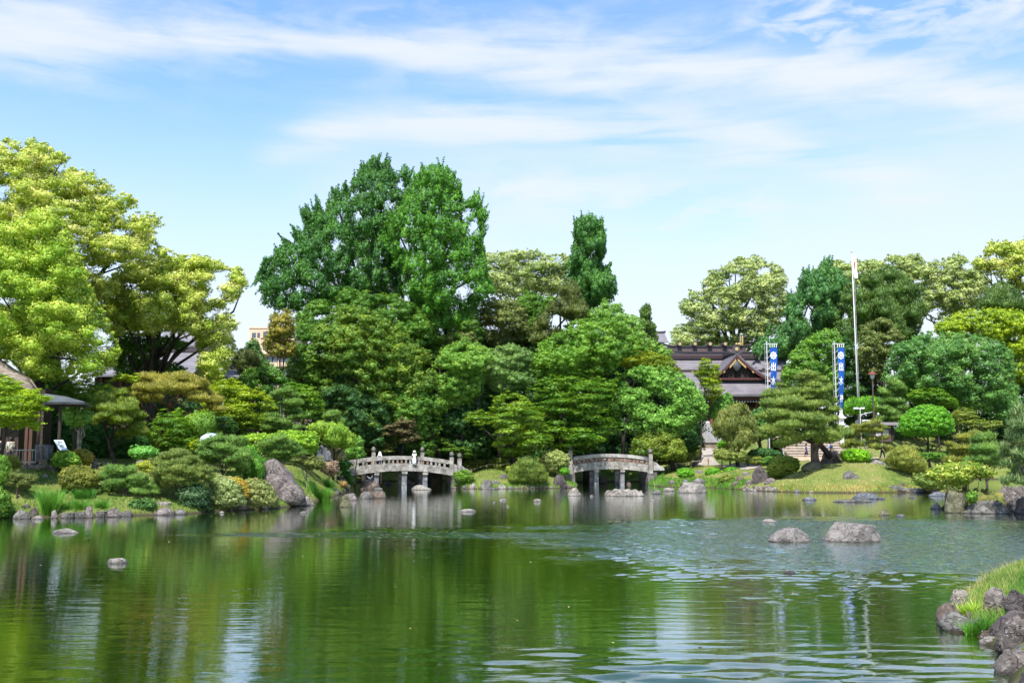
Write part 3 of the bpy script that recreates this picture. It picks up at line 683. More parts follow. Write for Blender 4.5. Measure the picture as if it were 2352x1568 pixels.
# --- ginkgos
plant('ginkgo_tree', 'tall dark green ginkgo with spiky shoots and a ragged drooping left side', 'tree', 'b2',
      [(190, 1395), (245, 1330), (182, 1262), (232, 1205), (150, 1203), (180, 1150), (212, 1055), (255, 1150), (300, 1120), (296, 1010), (362, 1000), (338, 930), (392, 920), (368, 830), (400, 845), (452, 905), (485, 860), (466, 755), (520, 805), (560, 770), (622, 705), (556, 700), (592, 650), (535, 640), (570, 575), (620, 652), (662, 650), (625, 588), (670, 548), (720, 650), (752, 600), (768, 520), (800, 500), (780, 405), (832, 440), (862, 480), (888, 388), (932, 440), (958, 420), (960, 340), (1000, 345), (1008, 272), (1060, 305), (1035, 232), (1090, 205), (1130, 163), (1175, 180), (1205, 235), (1255, 182), (1280, 252), (1315, 322), (1350, 332), (1358, 285), (1415, 240), (1445, 300), (1440, 420), (1400, 640), (1340, 850), (1330, 1000), (1360, 1200), (1380, 1320), (1200, 1400), (1000, 1400), (700, 1425), (560, 1435), (520, 1455), (430, 1445), (330, 1420)],
      120, 'ginkgo', GINK, base=(1050, 1900), trunk=.8, nl=30, top=(1080, 700), dep=6, cover=.95, dens=1.0)
plant('ginkgo_tree', 'brighter green ginkgo standing right of the dark one, full from crown to foot', 'tree', 'b2',
      [(1440, 420), (1460, 340), (1500, 298), (1540, 300), (1570, 255), (1620, 230), (1690, 235), (1730, 270), (1772, 248), (1805, 300), (1832, 375), (1862, 430), (1870, 505), (1850, 545), (1890, 562), (1940, 515), (2000, 486), (2035, 488), (2042, 560), (2092, 642), (2062, 720), (2072, 782), (2040, 872), (1992, 905), (2052, 932), (2045, 990), (2080, 1080), (2092, 1200), (2152, 1285), (2080, 1350), (1980, 1440), (1950, 1600), (1600, 1600), (1550, 1440), (1450, 1350), (1385, 1320), (1400, 1180), (1330, 1050), (1210, 850), (1250, 640), (1360, 600)],
      115, 'ginkgo', GINL, base=(1660, 1900), trunk=.8, nl=24, top=(1660, 600), dep=6, cover=.9)
plant('ginkgo_tree', 'narrow dark green ginkgo with a columnar top and one lower right lobe', 'tree', 'v',
      [(1308, 690), (1305, 640), (1312, 590), (1320, 548), (1320, 516), (1337, 499), (1360, 496), (1380, 512), (1390, 545), (1386, 585), (1372, 612), (1398, 614), (1415, 645), (1413, 678), (1398, 695), (1360, 705)],
      140, 'ginkgo', GINK, base=(1365, 960), trunk=.6, nl=8, top=(1352, 560), prk=1.1, cover=.95, core=.72)
# --- far camphors in flower
plant('camphor_tree', 'cream-yellow flowering camphor between the big ginkgo and the columnar one', 'tree', 'b4',
      [(205, 70), (260, 18), (360, 20), (430, 0), (520, 5), (600, -2), (680, 30), (760, 28), (850, 50), (865, 120), (800, 200), (830, 290), (740, 340), (600, 300), (480, 335), (330, 330), (240, 260), (200, 160)],
      152, 'camphor', CAMF, base=(540, 900), trunk=.8, nl=22, top=(540, 200), prk=1.5, cover=.8, core=.55)
plant('camphor_tree', 'big pale olive camphor rounding up behind the shrine roof', 'tree', 'b5',
      [(200, 1280), (232, 1200), (215, 1130), (262, 1060), (330, 1040), (425, 1000), (340, 945), (308, 880), (318, 785), (400, 770), (415, 668), (470, 692), (530, 712), (545, 650), (548, 590), (612, 562), (620, 488), (700, 458), (780, 428), (870, 370), (935, 312), (1000, 342), (1100, 318), (1180, 340), (1220, 392), (1300, 398), (1370, 438), (1382, 480), (1425, 520), (1442, 622), (1392, 690), (1450, 740), (1502, 880), (1440, 1000), (1300, 1150), (1200, 1290), (1050, 1320), (200, 1330)],
      182, 'camphor', CAMF, base=(850, 1560), trunk=1.0, nl=34, top=(850, 700), prk=1.5, cover=.85, core=.6, tr=.22)
plant('ginkgo_tree', 'blue-green ginkgo right of the shrine roof with two pointed tips', 'tree', 'b5',
      [(1060, 1360), (1110, 1285), (1230, 1150), (1290, 1112), (1400, 1080), (1450, 940), (1400, 925), (1460, 810), (1440, 745), (1530, 722), (1602, 602), (1552, 582), (1620, 542), (1588, 458), (1680, 502), (1722, 458), (1745, 492), (1828, 365), (1895, 372), (1902, 440), (1990, 500), (2095, 620), (2060, 800), (1990, 1050), (1800, 1120), (1600, 1300), (1400, 1380)],
      160, 'ginkgo', ((.024, .075, .024), (.045, .122, .034), (.080, .170, .044)), base=(1680, 1700), trunk=.7, nl=14, top=(1750, 700), prk=1.4, cover=.9, core=.7)
plant('camphor_tree', 'row-end cream-yellow camphor behind the white flagpole', 'tree', 'b6',
      [(-40, 330), (60, 325), (120, 298), (190, 350), (280, 298), (300, 330), (420, 308), (520, 322), (575, 265), (640, 268), (700, 282), (765, 262), (845, 258), (900, 335), (930, 480), (860, 640), (600, 600), (-40, 520)],
      195, 'camphor', CAMF, base=(500, 1200), trunk=.9, nl=10, prk=1.5, cover=.8, core=.66, tr=.22)
plant('camphor_tree', 'cream-yellow camphor with a lifted round top and open fork, right of the cedars', 'tree', 'b6',
      [(880, 360), (980, 320), (1050, 335), (1060, 305), (1120, 280), (1190, 255), (1272, 290), (1280, 332), (1215, 380), (1250, 402), (1330, 385), (1400, 425), (1480, 490), (1460, 580), (1400, 650), (1370, 760), (1200, 800), (1000, 860), (900, 800), (840, 560)],
      185, 'camphor', CAMF, base=(1150, 1250), trunk=.9, nl=14, top=(1150, 450), prk=1.5, cover=.8, core=.62, tr=.22)
plant('camphor_tree', 'yellowish camphor rising at the right edge with dark limbs showing', 'tree', 'b6',
      [(1310, 335), (1350, 300), (1430, 290), (1418, 240), (1460, 150), (1540, 158), (1620, 135), (1700, 160), (1783, 125), (1950, 100), (2000, 600), (1850, 680), (1783, 620), (1740, 600), (1700, 560), (1600, 480), (1500, 440), (1400, 430), (1340, 400)],
      170, 'camphor', CAMY, base=(1650, 1250), trunk=.9, nl=20, top=(1640, 400), prk=1.4, cover=.85, core=.58, tr=.22)
# --- cedars and rounded trees on the right
plant('cedar_tree', 'large dark cedar cone behind the white flagpole', 'tree', 'b6',
      [(140, 1100), (98, 900), (150, 720), (160, 600), (220, 525), (312, 498), (352, 438), (440, 430), (500, 470), (560, 580), (640, 700), (700, 860), (740, 1020), (560, 1040), (300, 1040), (200, 1150)],
      150, 'cedar', CEDR, base=(400, 1500), trunk=.5, nl=4, prk=1.5, cover=.8)
plant('cedar_tree', 'second cedar, taller and farther right behind the street lamp', 'tree', 'b6',
      [(460, 480), (520, 398), (600, 375), (645, 418), (720, 458), (795, 520), (842, 580), (862, 680), (902, 760), (880, 850), (850, 940), (800, 1040), (680, 1060), (560, 800)],
      156, 'cedar', CEDR, base=(680, 1500), trunk=.5, nl=4, prk=1.5, cover=.8)
plant('cedar_tree', 'smaller olive cedar below the rightmost camphor', 'tree', 'b6',
      [(1365, 720), (1460, 570), (1560, 505), (1640, 530), (1740, 600), (1800, 690), (1900, 700), (1900, 820), (1783, 800), (1600, 790), (1400, 780)],
      158, 'cedar', CEDR, base=(1600, 1300), trunk=.4, nl=3, prk=1.4, cover=.8)
plant('chinquapin_tree', 'domed chinquapin with lime-yellow new leaves at the right edge', 'tree', 'b6',
      [(975, 950), (1000, 870), (1080, 828), (1200, 778), (1350, 755), (1500, 746), (1650, 752), (1783, 788), (1990, 860), (1990, 1560), (1700, 1500), (1650, 1200), (1600, 1070), (1300, 1040), (1100, 1020)],
      145, 'broad', MAPY, base=(1600, 1700), trunk=.6, nl=6, prk=1.0, cover=.85)
plant('broadleaf_tree', 'wide dark blue-green cherry-like tree filling the right side above the clipped dome', 'tree', 'b6',
      [(560, 1200), (575, 1130), (620, 1055), (740, 1028), (850, 978), (950, 955), (1080, 965), (1250, 962), (1400, 1000), (1560, 1040), (1655, 1110), (1705, 1250), (1700, 1400), (1740, 1568), (1720, 1700), (1600, 1760), (1520, 1700), (1300, 1670), (900, 1600), (560, 1580), (520, 1350)],
      132, 'broad', ((.028, .080, .018), (.058, .138, .030), (.110, .200, .048)), base=(1150, 1900), trunk=.6, nl=14, prk=1.25, cover=.85)
plant('broadleaf_tree', 'olive-brown tree just right of the white flagpole', 'tree', 'b6',
      [(320, 900), (420, 868), (500, 825), (572, 850), (650, 930), (720, 1010), (640, 1080), (580, 1180), (530, 1250), (545, 1350), (420, 1420), (250, 1290), (255, 1150), (310, 1050)],
      137, 'broad', OLIV, base=(420, 1700), trunk=.35, nl=8, prk=.95, cover=.75)
plant('broadleaf_tree', 'rounded mid green tree between the two blue banners', 'tree', 'c6',
      [(50, 480), (60, 420), (120, 330), (140, 240), (250, 150), (350, 75), (450, 35), (545, 40), (600, 120), (610, 250), (600, 400), (600, 560), (540, 660), (400, 680), (60, 640)],
      131, 'broad', ((.030, .085, .012), (.070, .155, .018), (.140, .240, .030)), base=(330, 900), trunk=.5, nl=6, prk=1.0, cover=.8)
plant('broadleaf_tree', 'shadowy dark tree behind the second banner and flagpole', 'tree', 'c6',
      [(560, 120), (640, 90), (720, 200), (780, 350), (900, 430), (960, 560), (920, 690), (800, 720), (620, 720), (560, 600)],
      139, 'broad', DARK, base=(740, 900), trunk=.4, nl=6, prk=1.1, cover=.8)
plant('maple_tree', 'green maple under the wide dark tree, above the clipped dome', 'tree', 'c7',
      [(270, 380), (320, 330), (440, 310), (560, 320), (660, 400), (700, 480), (600, 480), (450, 440), (330, 450)],
      124, 'maple', MAPG, base=(560, 800), trunk=.15, nl=6, prk=.8)
plant('maple_tree', 'olive-tipped maple spreading right of the clipped dome', 'tree', 'c7',
      [(650, 520), (720, 472), (785, 485), (855, 520), (845, 570), (935, 588), (1062, 585), (1052, 645), (950, 680), (860, 700), (760, 660), (690, 640)],
      117, 'maple', MAPY if False else ((.050, .085, .012), (.110, .150, .022), (.190, .210, .040)), base=(700, 800), trunk=.16, nl=8, prk=.7)
plant('clipped_tree', 'large dome-clipped bright green tree with bare trunk on the shaded slope', 'tree', 'c7',
      [(185, 690), (188, 620), (218, 560), (280, 500), (350, 463), (450, 450), (560, 468), (622, 510), (660, 580), (667, 690), (600, 712), (480, 722), (380, 728), (250, 718)],
      112, 'clip', CLIP, base=(455, 885), trunk=.25, nl=8, top=(440, 680), prk=1.5, cover=.75, lsk=1.1)
plant('niwaki_pine', 'layered garden pine right of the street lamp above the notice board', 'tree', 'c6', [], 119, 'pine', PINE, base=(1050, 880), trunk=.16, nl=8, top=(1060, 560), bark=BARK,
      pads=[(1060, 520, 80, 38), (1110, 565, 70, 25), (1010, 610, 95, 35), (1110, 605, 75, 30), (1000, 680, 90, 42), (1100, 680, 85, 32), (990, 740, 80, 32), (1120, 745, 75, 30), (1040, 790, 105, 30), (970, 830, 55, 22), (1110, 820, 65, 25)])
# --- middle wood behind the bridges
plant('evergreen_tree', 'high green evergreen behind the rounded one, below the ginkgos', 'tree', 'b3',
      [(600, 500), (540, 420), (560, 290), (620, 270), (680, 198), (780, 182), (850, 240), (862, 240), (900, 118), (962, 98), (1060, 128), (1120, 115), (1200, 150), (1350, 148), (1400, 200), (1480, 208), (1582, 280), (1602, 340), (1655, 430), (1642, 500), (1570, 580), (1400, 600), (900, 560)],
      113, 'broad', EVER, base=(1150, 1400), trunk=.5, nl=8, cover=.75)
plant('evergreen_tree', 'great rounded evergreen with yellow-green top and dark foot left of the first bridge', 'tree', 'b3',
      [(720, 860), (790, 760), (712, 660), (690, 600), (690, 440), (780, 350), (870, 262), (960, 240), (1080, 252), (1200, 300), (1300, 340), (1380, 440), (1500, 520), (1595, 590), (1640, 700), (1665, 860), (1600, 960), (1560, 1150), (1450, 1280), (1240, 1350), (1000, 1310), (860, 1210), (760, 1060)],
      106, 'broad', EVEY, base=(1150, 1500), trunk=.6, nl=10, cover=.8, prk=.95)
plant('evergreen_tree', 'dark lower evergreen behind the left end of the first bridge rail', 'tree', 'b3',
      [(1270, 860), (1400, 830), (1540, 850), (1610, 920), (1700, 955), (1765, 1000), (1740, 1060), (1692, 1105), (1700, 1180), (1655, 1300), (1642, 1430), (1500, 1450), (1350, 1300)],
      103.5, 'broad', EVER, base=(1500, 1560), trunk=.3, nl=8, cover=.8, prk=.8)
plant('evergreen_tree', 'deep green tree in shade below the great rounded evergreen', 'tree', 'b3',
      [(760, 900), (900, 850), (1100, 900), (1290, 1000), (1300, 1250), (1250, 1380), (1080, 1330), (900, 1240), (780, 1120)],
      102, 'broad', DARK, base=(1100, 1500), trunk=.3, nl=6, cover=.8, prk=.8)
plant('slender_tree', 'thin amber-leaved tree in front of the tan apartment block', 'tree', 'b3',
      [(355, 330), (385, 285), (430, 305), (480, 262), (532, 300), (552, 400), (522, 500), (562, 560), (545, 640), (460, 655), (380, 640), (315, 600), (300, 500), (342, 450)],
      100, 'shrub', ORNG, base=(465, 1100), trunk=.16, nl=20, top=(465, 420), core=None, cover=.62, prk=1.0, dep=1.6)
plant('broadleaf_tree', 'loose green tree between the amber tree and the rounded evergreen', 'tree', 'b3',
      [(520, 560), (560, 430), (640, 400), (720, 480), (740, 620), (780, 760), (720, 860), (600, 900), (500, 880), (480, 720)],
      105, 'broad', EVER, base=(600, 1150), trunk=.2, nl=10, cover=.7, prk=.7)
plant('pine_tree', 'small brownish pine against the tan apartment block', 'tree', 'b3',
      [(55, 700), (70, 620), (130, 585), (200, 595), (260, 640), (275, 710), (220, 770), (110, 760)], 96, 'cedar', CEDB, base=(165, 950), trunk=.12, nl=5, prk=.7)
plant('broadleaf_tree', 'blue-green tree below the tan apartment block', 'tree', 'b3',
      [(165, 540), (190, 512), (245, 508), (285, 600), (345, 690), (450, 755), (452, 850), (330, 880), (250, 850), (230, 740), (180, 640)],
      98, 'shrub', ((.030, .080, .022), (.070, .140, .040), (.130, .210, .070)), base=(320, 1000), trunk=.12, nl=8, prk=1.0)
plant('maple_tree', 'yellow-green maple mass under the tiled roof corner', 'tree', 'b3',
      [(-160, 1000), (-120, 860), (0, 806), (130, 838), (200, 880), (300, 918), (392, 978), (372, 1050), (300, 1090), (292, 1160), (200, 1210), (50, 1240), (-100, 1240), (-180, 1150)],
      80, 'maple', MAPY, base=(100, 1320), trunk=.2, nl=12, prk=.8)
plant('maple_tree', 'duller green maple left of the great rounded evergreen', 'tree', 'b3',
      [(470, 880), (520, 828), (600, 850), (690, 868), (722, 940), (775, 1040), (762, 1150), (650, 1200), (560, 1150), (480, 1000)],
      93, 'maple', MAPG, base=(620, 1300), trunk=.18, nl=10, prk=.8)
plant('niwaki_pine', 'open garden pine with grey curling branches in front of the dark hut', 'tree', 'b3', [], 84, 'pine', PINE, base=(458, 1240), trunk=.16, nl=14, top=(455, 930), bark=BARKP,
      pads=[(450, 915, 75, 32), (520, 940, 60, 25), (385, 960, 55, 24), (540, 1000, 75, 28), (370, 1030, 80, 28), (550, 1060, 85, 26), (350, 1100, 75, 24), (560, 1110, 80, 22), (420, 1150, 120, 22), (390, 1195, 90, 20), (540, 1190, 90, 18)])
plant('niwaki_pine', 'flat-topped small pine left of the first bridge, behind the hedge', 'tree', 'b3', [], 92, 'pine', PINE, base=(840, 1250), trunk=.10, nl=5, top=(850, 1130),
      pads=[(850, 1115, 70, 26), (900, 1150, 40, 22), (770, 1165, 60, 20), (720, 1185, 40, 20)])
plant('hedge_bush', 'long bright clipped hedge mass above the big boulder', 'hedge', 'b3',
      [(105, 1250), (200, 1232), (385, 1240), (420, 1215), (550, 1212), (720, 1228), (748, 1310), (735, 1370), (690, 1400), (560, 1405), (420, 1400), (250, 1380), (160, 1340)],
      79, 'clip', ((.060, .135, .010), (.130, .230, .016), (.230, .330, .040)), base=(450, 1400), trunk=.08, nl=4, prk=1.0, cover=.7, lsk=1.3)
plant('laurel_bush', 'broad glossy light green bush right of the long hedge', 'bush', 'b3',
      [(635, 1195), (720, 1168), (850, 1175), (950, 1208), (1010, 1265), (1040, 1330), (960, 1345), (860, 1340), (760, 1310), (745, 1240)],
      87, 'weep', ((.060, .135, .012), (.130, .225, .020), (.240, .330, .060)), base=(850, 1430), trunk=.12, nl=6, prk=.7, cover=1.0, lsk=1.0)
plant('laurel_bush', 'upright yellow-green bush beside the left end of the first bridge', 'bush', 'b3',
      [(1000, 1290), (1060, 1265), (1085, 1300), (1080, 1360), (1100, 1410), (1060, 1440), (960, 1430), (940, 1370), (960, 1330)],
      91, 'shrub', LITE, base=(1030, 1450), trunk=.06, nl=4, prk=.8)
plant('bronze_maple', 'bronze-brown maple hanging above the first bridge', 'tree', 'b3', [], 100, 'maple', BRWN, base=(1420, 1440), trunk=.12, nl=8, top=(1390, 1200), prk=.8,
      pads=[(1400, 1150, 70, 28), (1450, 1170, 55, 30), (1320, 1200, 70, 22), (1400, 1230, 90, 32), (1440, 1280, 75, 28), (1300, 1250, 60, 20)])
plant('bronze_maple', 'low layered maple just left of the white-hooded figure', 'tree', 'b3', [], 100.5, 'maple', ((.05, .07, .015), (.11, .13, .03), (.19, .18, .05)), base=(1230, 1440), trunk=.09, nl=5, top=(1230, 1340), prk=.6,
      pads=[(1210, 1325, 70, 20), (1290, 1350, 35, 15), (1170, 1370, 60, 18), (1260, 1385, 60, 18)])
plant('broadleaf_tree', 'fresh green rounded tree right of the great evergreen', 'tree', 'b4',
      [(-110, 800), (-60, 690), (0, 655), (100, 640), (200, 652), (282, 700), (305, 760), (255, 800), (240, 900), (230, 1000), (120, 1090), (0, 1100), (-80, 1010), (-100, 900)],
      105, 'broad', FRESH, base=(60, 1400), trunk=.3, nl=12, cover=.7, prk=.9)
plant('broadleaf_tree', 'shaded dark tree over the gap between the two bridges', 'tree', 'b4',
      [(-130, 1060), (0, 1000), (150, 1010), (260, 1050), (300, 1150), (280, 1300), (260, 1420), (100, 1450), (-40, 1440), (-90, 1350), (-120, 1200)],
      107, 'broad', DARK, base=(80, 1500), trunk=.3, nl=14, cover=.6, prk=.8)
plant('bare_tree', 'grey-brown twiggy tree behind the fresh green one', 'tree', 'b4',
      [(-60, 660), (-30, 590), (60, 555), (170, 560), (190, 640), (160, 690), (0, 680)], 113, 'shrub', OLIV, base=(60, 900), trunk=.14, nl=20, prk=1.0, cover=.6)
plant('broadleaf_tree', 'brownish olive tree rising right of the ginkgo foot', 'tree', 'b4',
      [(168, 600), (180, 450), (232, 350), (300, 328), (400, 335), (455, 345), (520, 420), (562, 560), (522, 650), (350, 690), (200, 670)],
      120, 'broad', OLIV, base=(350, 1000), trunk=.3, nl=6, cover=.75)
plant('broadleaf_tree', 'mid green tree behind the brownish olive one', 'tree', 'b4',
      [(455, 350), (540, 285), (640, 325), (730, 325), (720, 450), (620, 580), (550, 560)], 126, 'broad', EVER, base=(600, 1000), trunk=.3, nl=5)
plant('cedar_tree', 'rusty brown-green cedar below the columnar ginkgo', 'tree', 'b4',
      [(555, 640), (600, 500), (692, 400), (758, 330), (780, 250), (832, 205), (882, 238), (912, 320), (942, 380), (965, 440), (880, 500), (800, 560), (700, 640), (600, 660)],
      117, 'cedar', CEDB, base=(780, 1000), trunk=.3, nl=4, prk=1.0)
plant('zelkova_tree', 'feathery bright green tree at the top right of the middle wood', 'tree', 'b4',
      [(880, 490), (955, 420), (1050, 398), (1080, 335), (1112, 378), (1192, 368), (1212, 440), (1282, 448), (1355, 500), (1362, 600), (1452, 650), (1542, 700), (1552, 780), (1400, 780), (1280, 720), (1100, 560)],
      118, 'shrub', ((.055, .130, .020), (.110, .205, .035), (.180, .280, .055)), base=(1200, 1100), trunk=.25, nl=10, prk=1.3, cover=.7)
plant('broadleaf_tree', 'large domed deep green tree in the centre of the middle wood', 'tree', 'b4',
      [(550, 830), (600, 700), (620, 650), (700, 598), (800, 558), (852, 498), (960, 478), (1100, 466), (1202, 508), (1282, 560), (1352, 640), (1385, 700), (1250, 740), (1172, 800), (1100, 880), (900, 900), (700, 920), (600, 900)],
      110, 'broad', ((.034, .092, .010), (.074, .158, .016), (.135, .232, .028)), base=(950, 1400), trunk=.4, nl=12, cover=.75)
plant('willow_tree', 'soft grey-green willow between the fresh green tree and the domed one', 'tree', 'b4',
      [(205, 800), (240, 720), (330, 670), (430, 648), (562, 700), (592, 800), (562, 930), (430, 1000), (300, 980), (220, 900)],
      107, 'shrub', ((.045, .095, .025), (.090, .155, .040), (.140, .210, .060)), base=(430, 1300), trunk=.14, nl=20, prk=1.0, cover=.7, lsk=.85)
plant('maple_tree', 'dark green layered maple in the centre behind the second bridge', 'tree', 'b4',
      [(545, 960), (620, 900), (740, 880), (858, 835), (1000, 880), (1132, 895), (1185, 865), (1155, 980), (1085, 1080), (1105, 1150), (1185, 1200), (1110, 1300), (1000, 1400), (700, 1440), (640, 1250), (640, 1080), (580, 1010)],
      106, 'maple', MAPG, base=(850, 1450), trunk=.25, nl=18, prk=1.0)
plant('maple_tree', 'lighter maple with golden tips left of the second bridge', 'tree', 'b4',
      [(88, 1190), (140, 1128), (212, 1108), (300, 1130), (300, 1020), (420, 985), (522, 1008), (562, 1060), (662, 1130), (642, 1200), (702, 1250), (722, 1340), (600, 1400), (540, 1435), (400, 1445), (288, 1362), (340, 1290), (300, 1210), (200, 1235)],
      103, 'maple', ((.045, .105, .010), (.095, .175, .014), (.180, .250, .025)), base=(450, 1440), trunk=.2, nl=16, prk=.9)
plant('maple_tree', 'olive-yellow maple crown beside the shrine roof, left of the gable', 'tree', 'b4',
      [(1165, 800), (1250, 718), (1400, 698), (1562, 760), (1600, 840), (1560, 900), (1480, 860), (1330, 840)],
      109, 'maple', ((.065, .105, .010), (.135, .180, .014), (.220, .250, .025)), base=(1400, 1300), trunk=.2, nl=8, prk=.8)
plant('persimmon_tree', 'light green leafy tree reaching right over the second bridge', 'tree', 'b4',
      [(1065, 1085), (1120, 1000), (1160, 920), (1218, 830), (1330, 798), (1480, 778), (1562, 830), (1680, 900), (1745, 990), (1790, 1080), (1790, 1180), (1700, 1220), (1640, 1270), (1560, 1295), (1480, 1345), (1300, 1300), (1200, 1255), (1122, 1292), (1160, 1190), (1088, 1125)],
      108, 'broad', LITE, dep=2.2, base=(1560, 1440), trunk=.22, nl=22, cover=.72, prk=.9, lsk=1.05, core=.55)
plant('camellia_bush', 'dark leathery bush at the foot of the light green tree', 'bush', 'b4',
      [(1270, 1460), (1270, 1320), (1400, 1218), (1500, 1240), (1600, 1300), (1650, 1400), (1640, 1460), (1500, 1460), (1380, 1440)],
      107.5, 'shrub', ((.030, .065, .010), (.080, .125, .015), (.180, .210, .030)), base=(1460, 1470), trunk=.1, nl=4, prk=1.1)
plant('maple_tree', 'small lime maple in front of the shrine roof', 'tree', 'c5',
      [(380, 430), (440, 390), (445, 330), (472, 298), (542, 310), (562, 350), (622, 352), (622, 430), (600, 480), (662, 572), (622, 640), (560, 700), (500, 640), (450, 500)],
      116, 'maple', MAPY, base=(445, 1000), trunk=.09, nl=12, prk=.6, top=(510, 420))
plant('broadleaf_tree', 'fresh green small tree above the shrine stair', 'tree', 'c5',
      [(520, 780), (560, 700), (620, 640), (690, 600), (735, 640), (740, 700), (680, 770), (600, 830), (540, 840)], 118, 'broad', LITE, base=(640, 960), trunk=.12, nl=6, prk=.6)
plant('weeping_cherry', 'weeping tree with drooping reddish-green shoots right of the gravel path', 'tree', 'c5',
      [(560, 980), (575, 880), (630, 800), (700, 740), (790, 715), (870, 745), (930, 840), (965, 960), (965, 1040), (900, 1050), (860, 1100), (690, 1110), (650, 1010)],
      107, 'weep', ((.060, .085, .020), (.120, .140, .035), (.180, .190, .055)), base=(785, 1165), trunk=.2, nl=14, top=(780, 860), prk=.9, cover=.8)
plant('round_tree', 'dark green round-headed tree with short bare trunk left of the mound pine', 'tree', 'c5',
      [(870, 960), (880, 850), (920, 760), (1000, 735), (1090, 800), (1150, 860), (1165, 950), (1110, 1000), (1020, 1015), (930, 1010)],
      109, 'shrub', ((.025, .075, .018), (.055, .130, .028), (.100, .190, .045)), base=(975, 1150), trunk=.28, nl=8, top=(985, 900), prk=1.2, bark=BARK)
# --- the great pine on the mound
MP = plant('mound_pine', 'big spreading black pine on the grassy mound, trunk leaning', 'tree', 'c6', [], 92, 'pine', ((.050, .090, .018), (.110, .160, .032), (.190, .235, .055)), cover=.85, prk=.9, base=(372, 1290), trunk=.42, nl=30, top=(290, 700), bark=BARK, sink=.3,
      pads=[(310, 445, 95, 30), (240, 480, 80, 30), (400, 485, 65, 28), (300, 530, 130, 34), (430, 560, 60, 26), (200, 600, 140, 36), (370, 610, 150, 40), (40, 620, 140, 44), (480, 660, 90, 32), (150, 690, 170, 50, -1.5), (-30, 720, 110, 44, -.5), (340, 720, 160, 44, -1.5),
            (500, 760, 90, 34), (80, 800, 170, 50, -2.2), (300, 820, 170, 52, -2.2), (470, 850, 110, 42, -1), (-60, 830, 90, 40), (180, 900, 170, 48, -2.5), (430, 930, 160, 48, -2), (20, 930, 150, 46, -1.2), (560, 930, 80, 34, .5), (300, 980, 150, 46, -2.5), (600, 980, 90, 36),
            (120, 1010, 130, 40, -1), (450, 1020, 110, 36, -1), (-70, 990, 80, 34), (20, 1060, 70, 32), (60, 550, 60, 20), (250, 660, 130, 60, .8), (120, 760, 150, 60, .8), (380, 780, 150, 60, .8), (220, 860, 200, 60, 1), (60, 880, 150, 50, 1), (440, 1000, 130, 40, 1)])
mb = MB().tube([at(*V('c6', 492, 1180), 94), at(*V('c6', 450, 1120), 93.6), at(*V('c6', 395, 1060), 93), at(*V('c6', 330, 960), 92.3)], [.30, .27, .22, .12], 8); mb.build('leaning_trunk', BARKD, MP, smooth=True)
plant('niwaki_pine', 'small open pine with pale bent trunk behind the long clipped azalea', 'tree', 'c6', [], 98, 'pine', PINY, base=(790, 1180), trunk=.13, nl=12, top=(820, 960), bark=BARKP,
      pads=[(850, 890, 90, 24), (730, 930, 90, 28), (880, 935, 110, 28), (950, 915, 50, 18), (700, 985, 60, 22), (900, 1030, 80, 26), (980, 1010, 40, 18), (930, 1090, 110, 30), (720, 1060, 90, 26), (1020, 1110, 50, 22), (640, 1090, 50, 20)])
plant('niwaki_pine', 'yellow-tipped layered pine behind the bay on the right', 'tree', 'c7', [], 97, 'pine', PINY, base=(745, 930), trunk=.14, nl=10, top=(760, 780),
      pads=[(760, 730, 90, 34), (830, 710, 60, 30), (640, 790, 55, 20), (760, 815, 110, 30), (850, 820, 60, 28), (690, 870, 80, 24), (640, 910, 90, 30), (780, 890, 100, 34)])
plant('niwaki_pine', 'dark wide pine behind the leaning broadleaf shrub', 'tree', 'c7', [], 95, 'pine', PINE, base=(930, 990), trunk=.16, nl=10, top=(920, 820),
      pads=[(900, 740, 90, 40), (960, 790, 70, 40), (900, 830, 110, 40), (980, 870, 80, 40), (860, 920, 120, 40), (970, 940, 90, 36), (800, 960, 80, 26)])
plant('pine_shrub', 'rounded pine shrub at the right foot of the mound', 'bush', 'c7',
      [(80, 930), (120, 870), (180, 820), (240, 805), (310, 815), (350, 870), (390, 920), (430, 960), (420, 1030), (340, 1040), (200, 1000)],
      90, 'pine', PINY, base=(250, 1030), trunk=.1, nl=6, prk=.9, dep=1.4)
# --- right edge pine close to the water
plant('black_pine', 'long-needled pine leaning in at the right edge above the rock island', 'tree', 'c7', [], 55, 'pine', ((.045, .085, .030), (.090, .140, .050), (.150, .200, .080)), base=(1300, 1260), trunk=.14, nl=18, top=(1290, 760), lsk=2.0, prk=.8, core=.3, cover=.75, bark=BARKP,
      pads=[(1190, 520, 40, 50), (1180, 640, 80, 45), (1240, 600, 60, 60), (1120, 700, 30, 30), (1200, 740, 90, 55), (1080, 810, 40, 26), (1180, 850, 110, 50), (1250, 900, 90, 60), (1130, 960, 90, 40), (1220, 1010, 90, 50), (1100, 1100, 55, 24), (1200, 1100, 90, 30)])
plant('daphniphyllum_shrub', 'yellow-green big-leaved shrub leaning left off the rock island', 'bush', 'c7',
      [(405, 1060), (440, 1010), (520, 970), (610, 945), (740, 928), (860, 940), (940, 975), (985, 1030), (960, 1060), (870, 1070), (830, 1060), (790, 1110), (700, 1140), (640, 1120), (560, 1120), (500, 1090), (440, 1080)],
      59, 'shrub', ((.060, .110, .012), (.140, .190, .022), (.280, .290, .060)), base=(700, 1215), trunk=.13, nl=10, top=(740, 1110), prk=.75, cover=.75, lsk=1.7, dens=1.35, bark=BARK)
plant('clipped_bush', 'dark small-leaved bush at the right end of the mound shore', 'bush', 'c7',
      [(310, 1080), (330, 1040), (400, 1030), (480, 1060), (560, 1100), (610, 1130), (600, 1155), (500, 1165), (400, 1155), (330, 1120)],
      84, 'shrub', ((.035, .070, .012), (.085, .130, .020), (.190, .210, .060)), base=(450, 1160), trunk=.05, nl=3, prk=1.0)

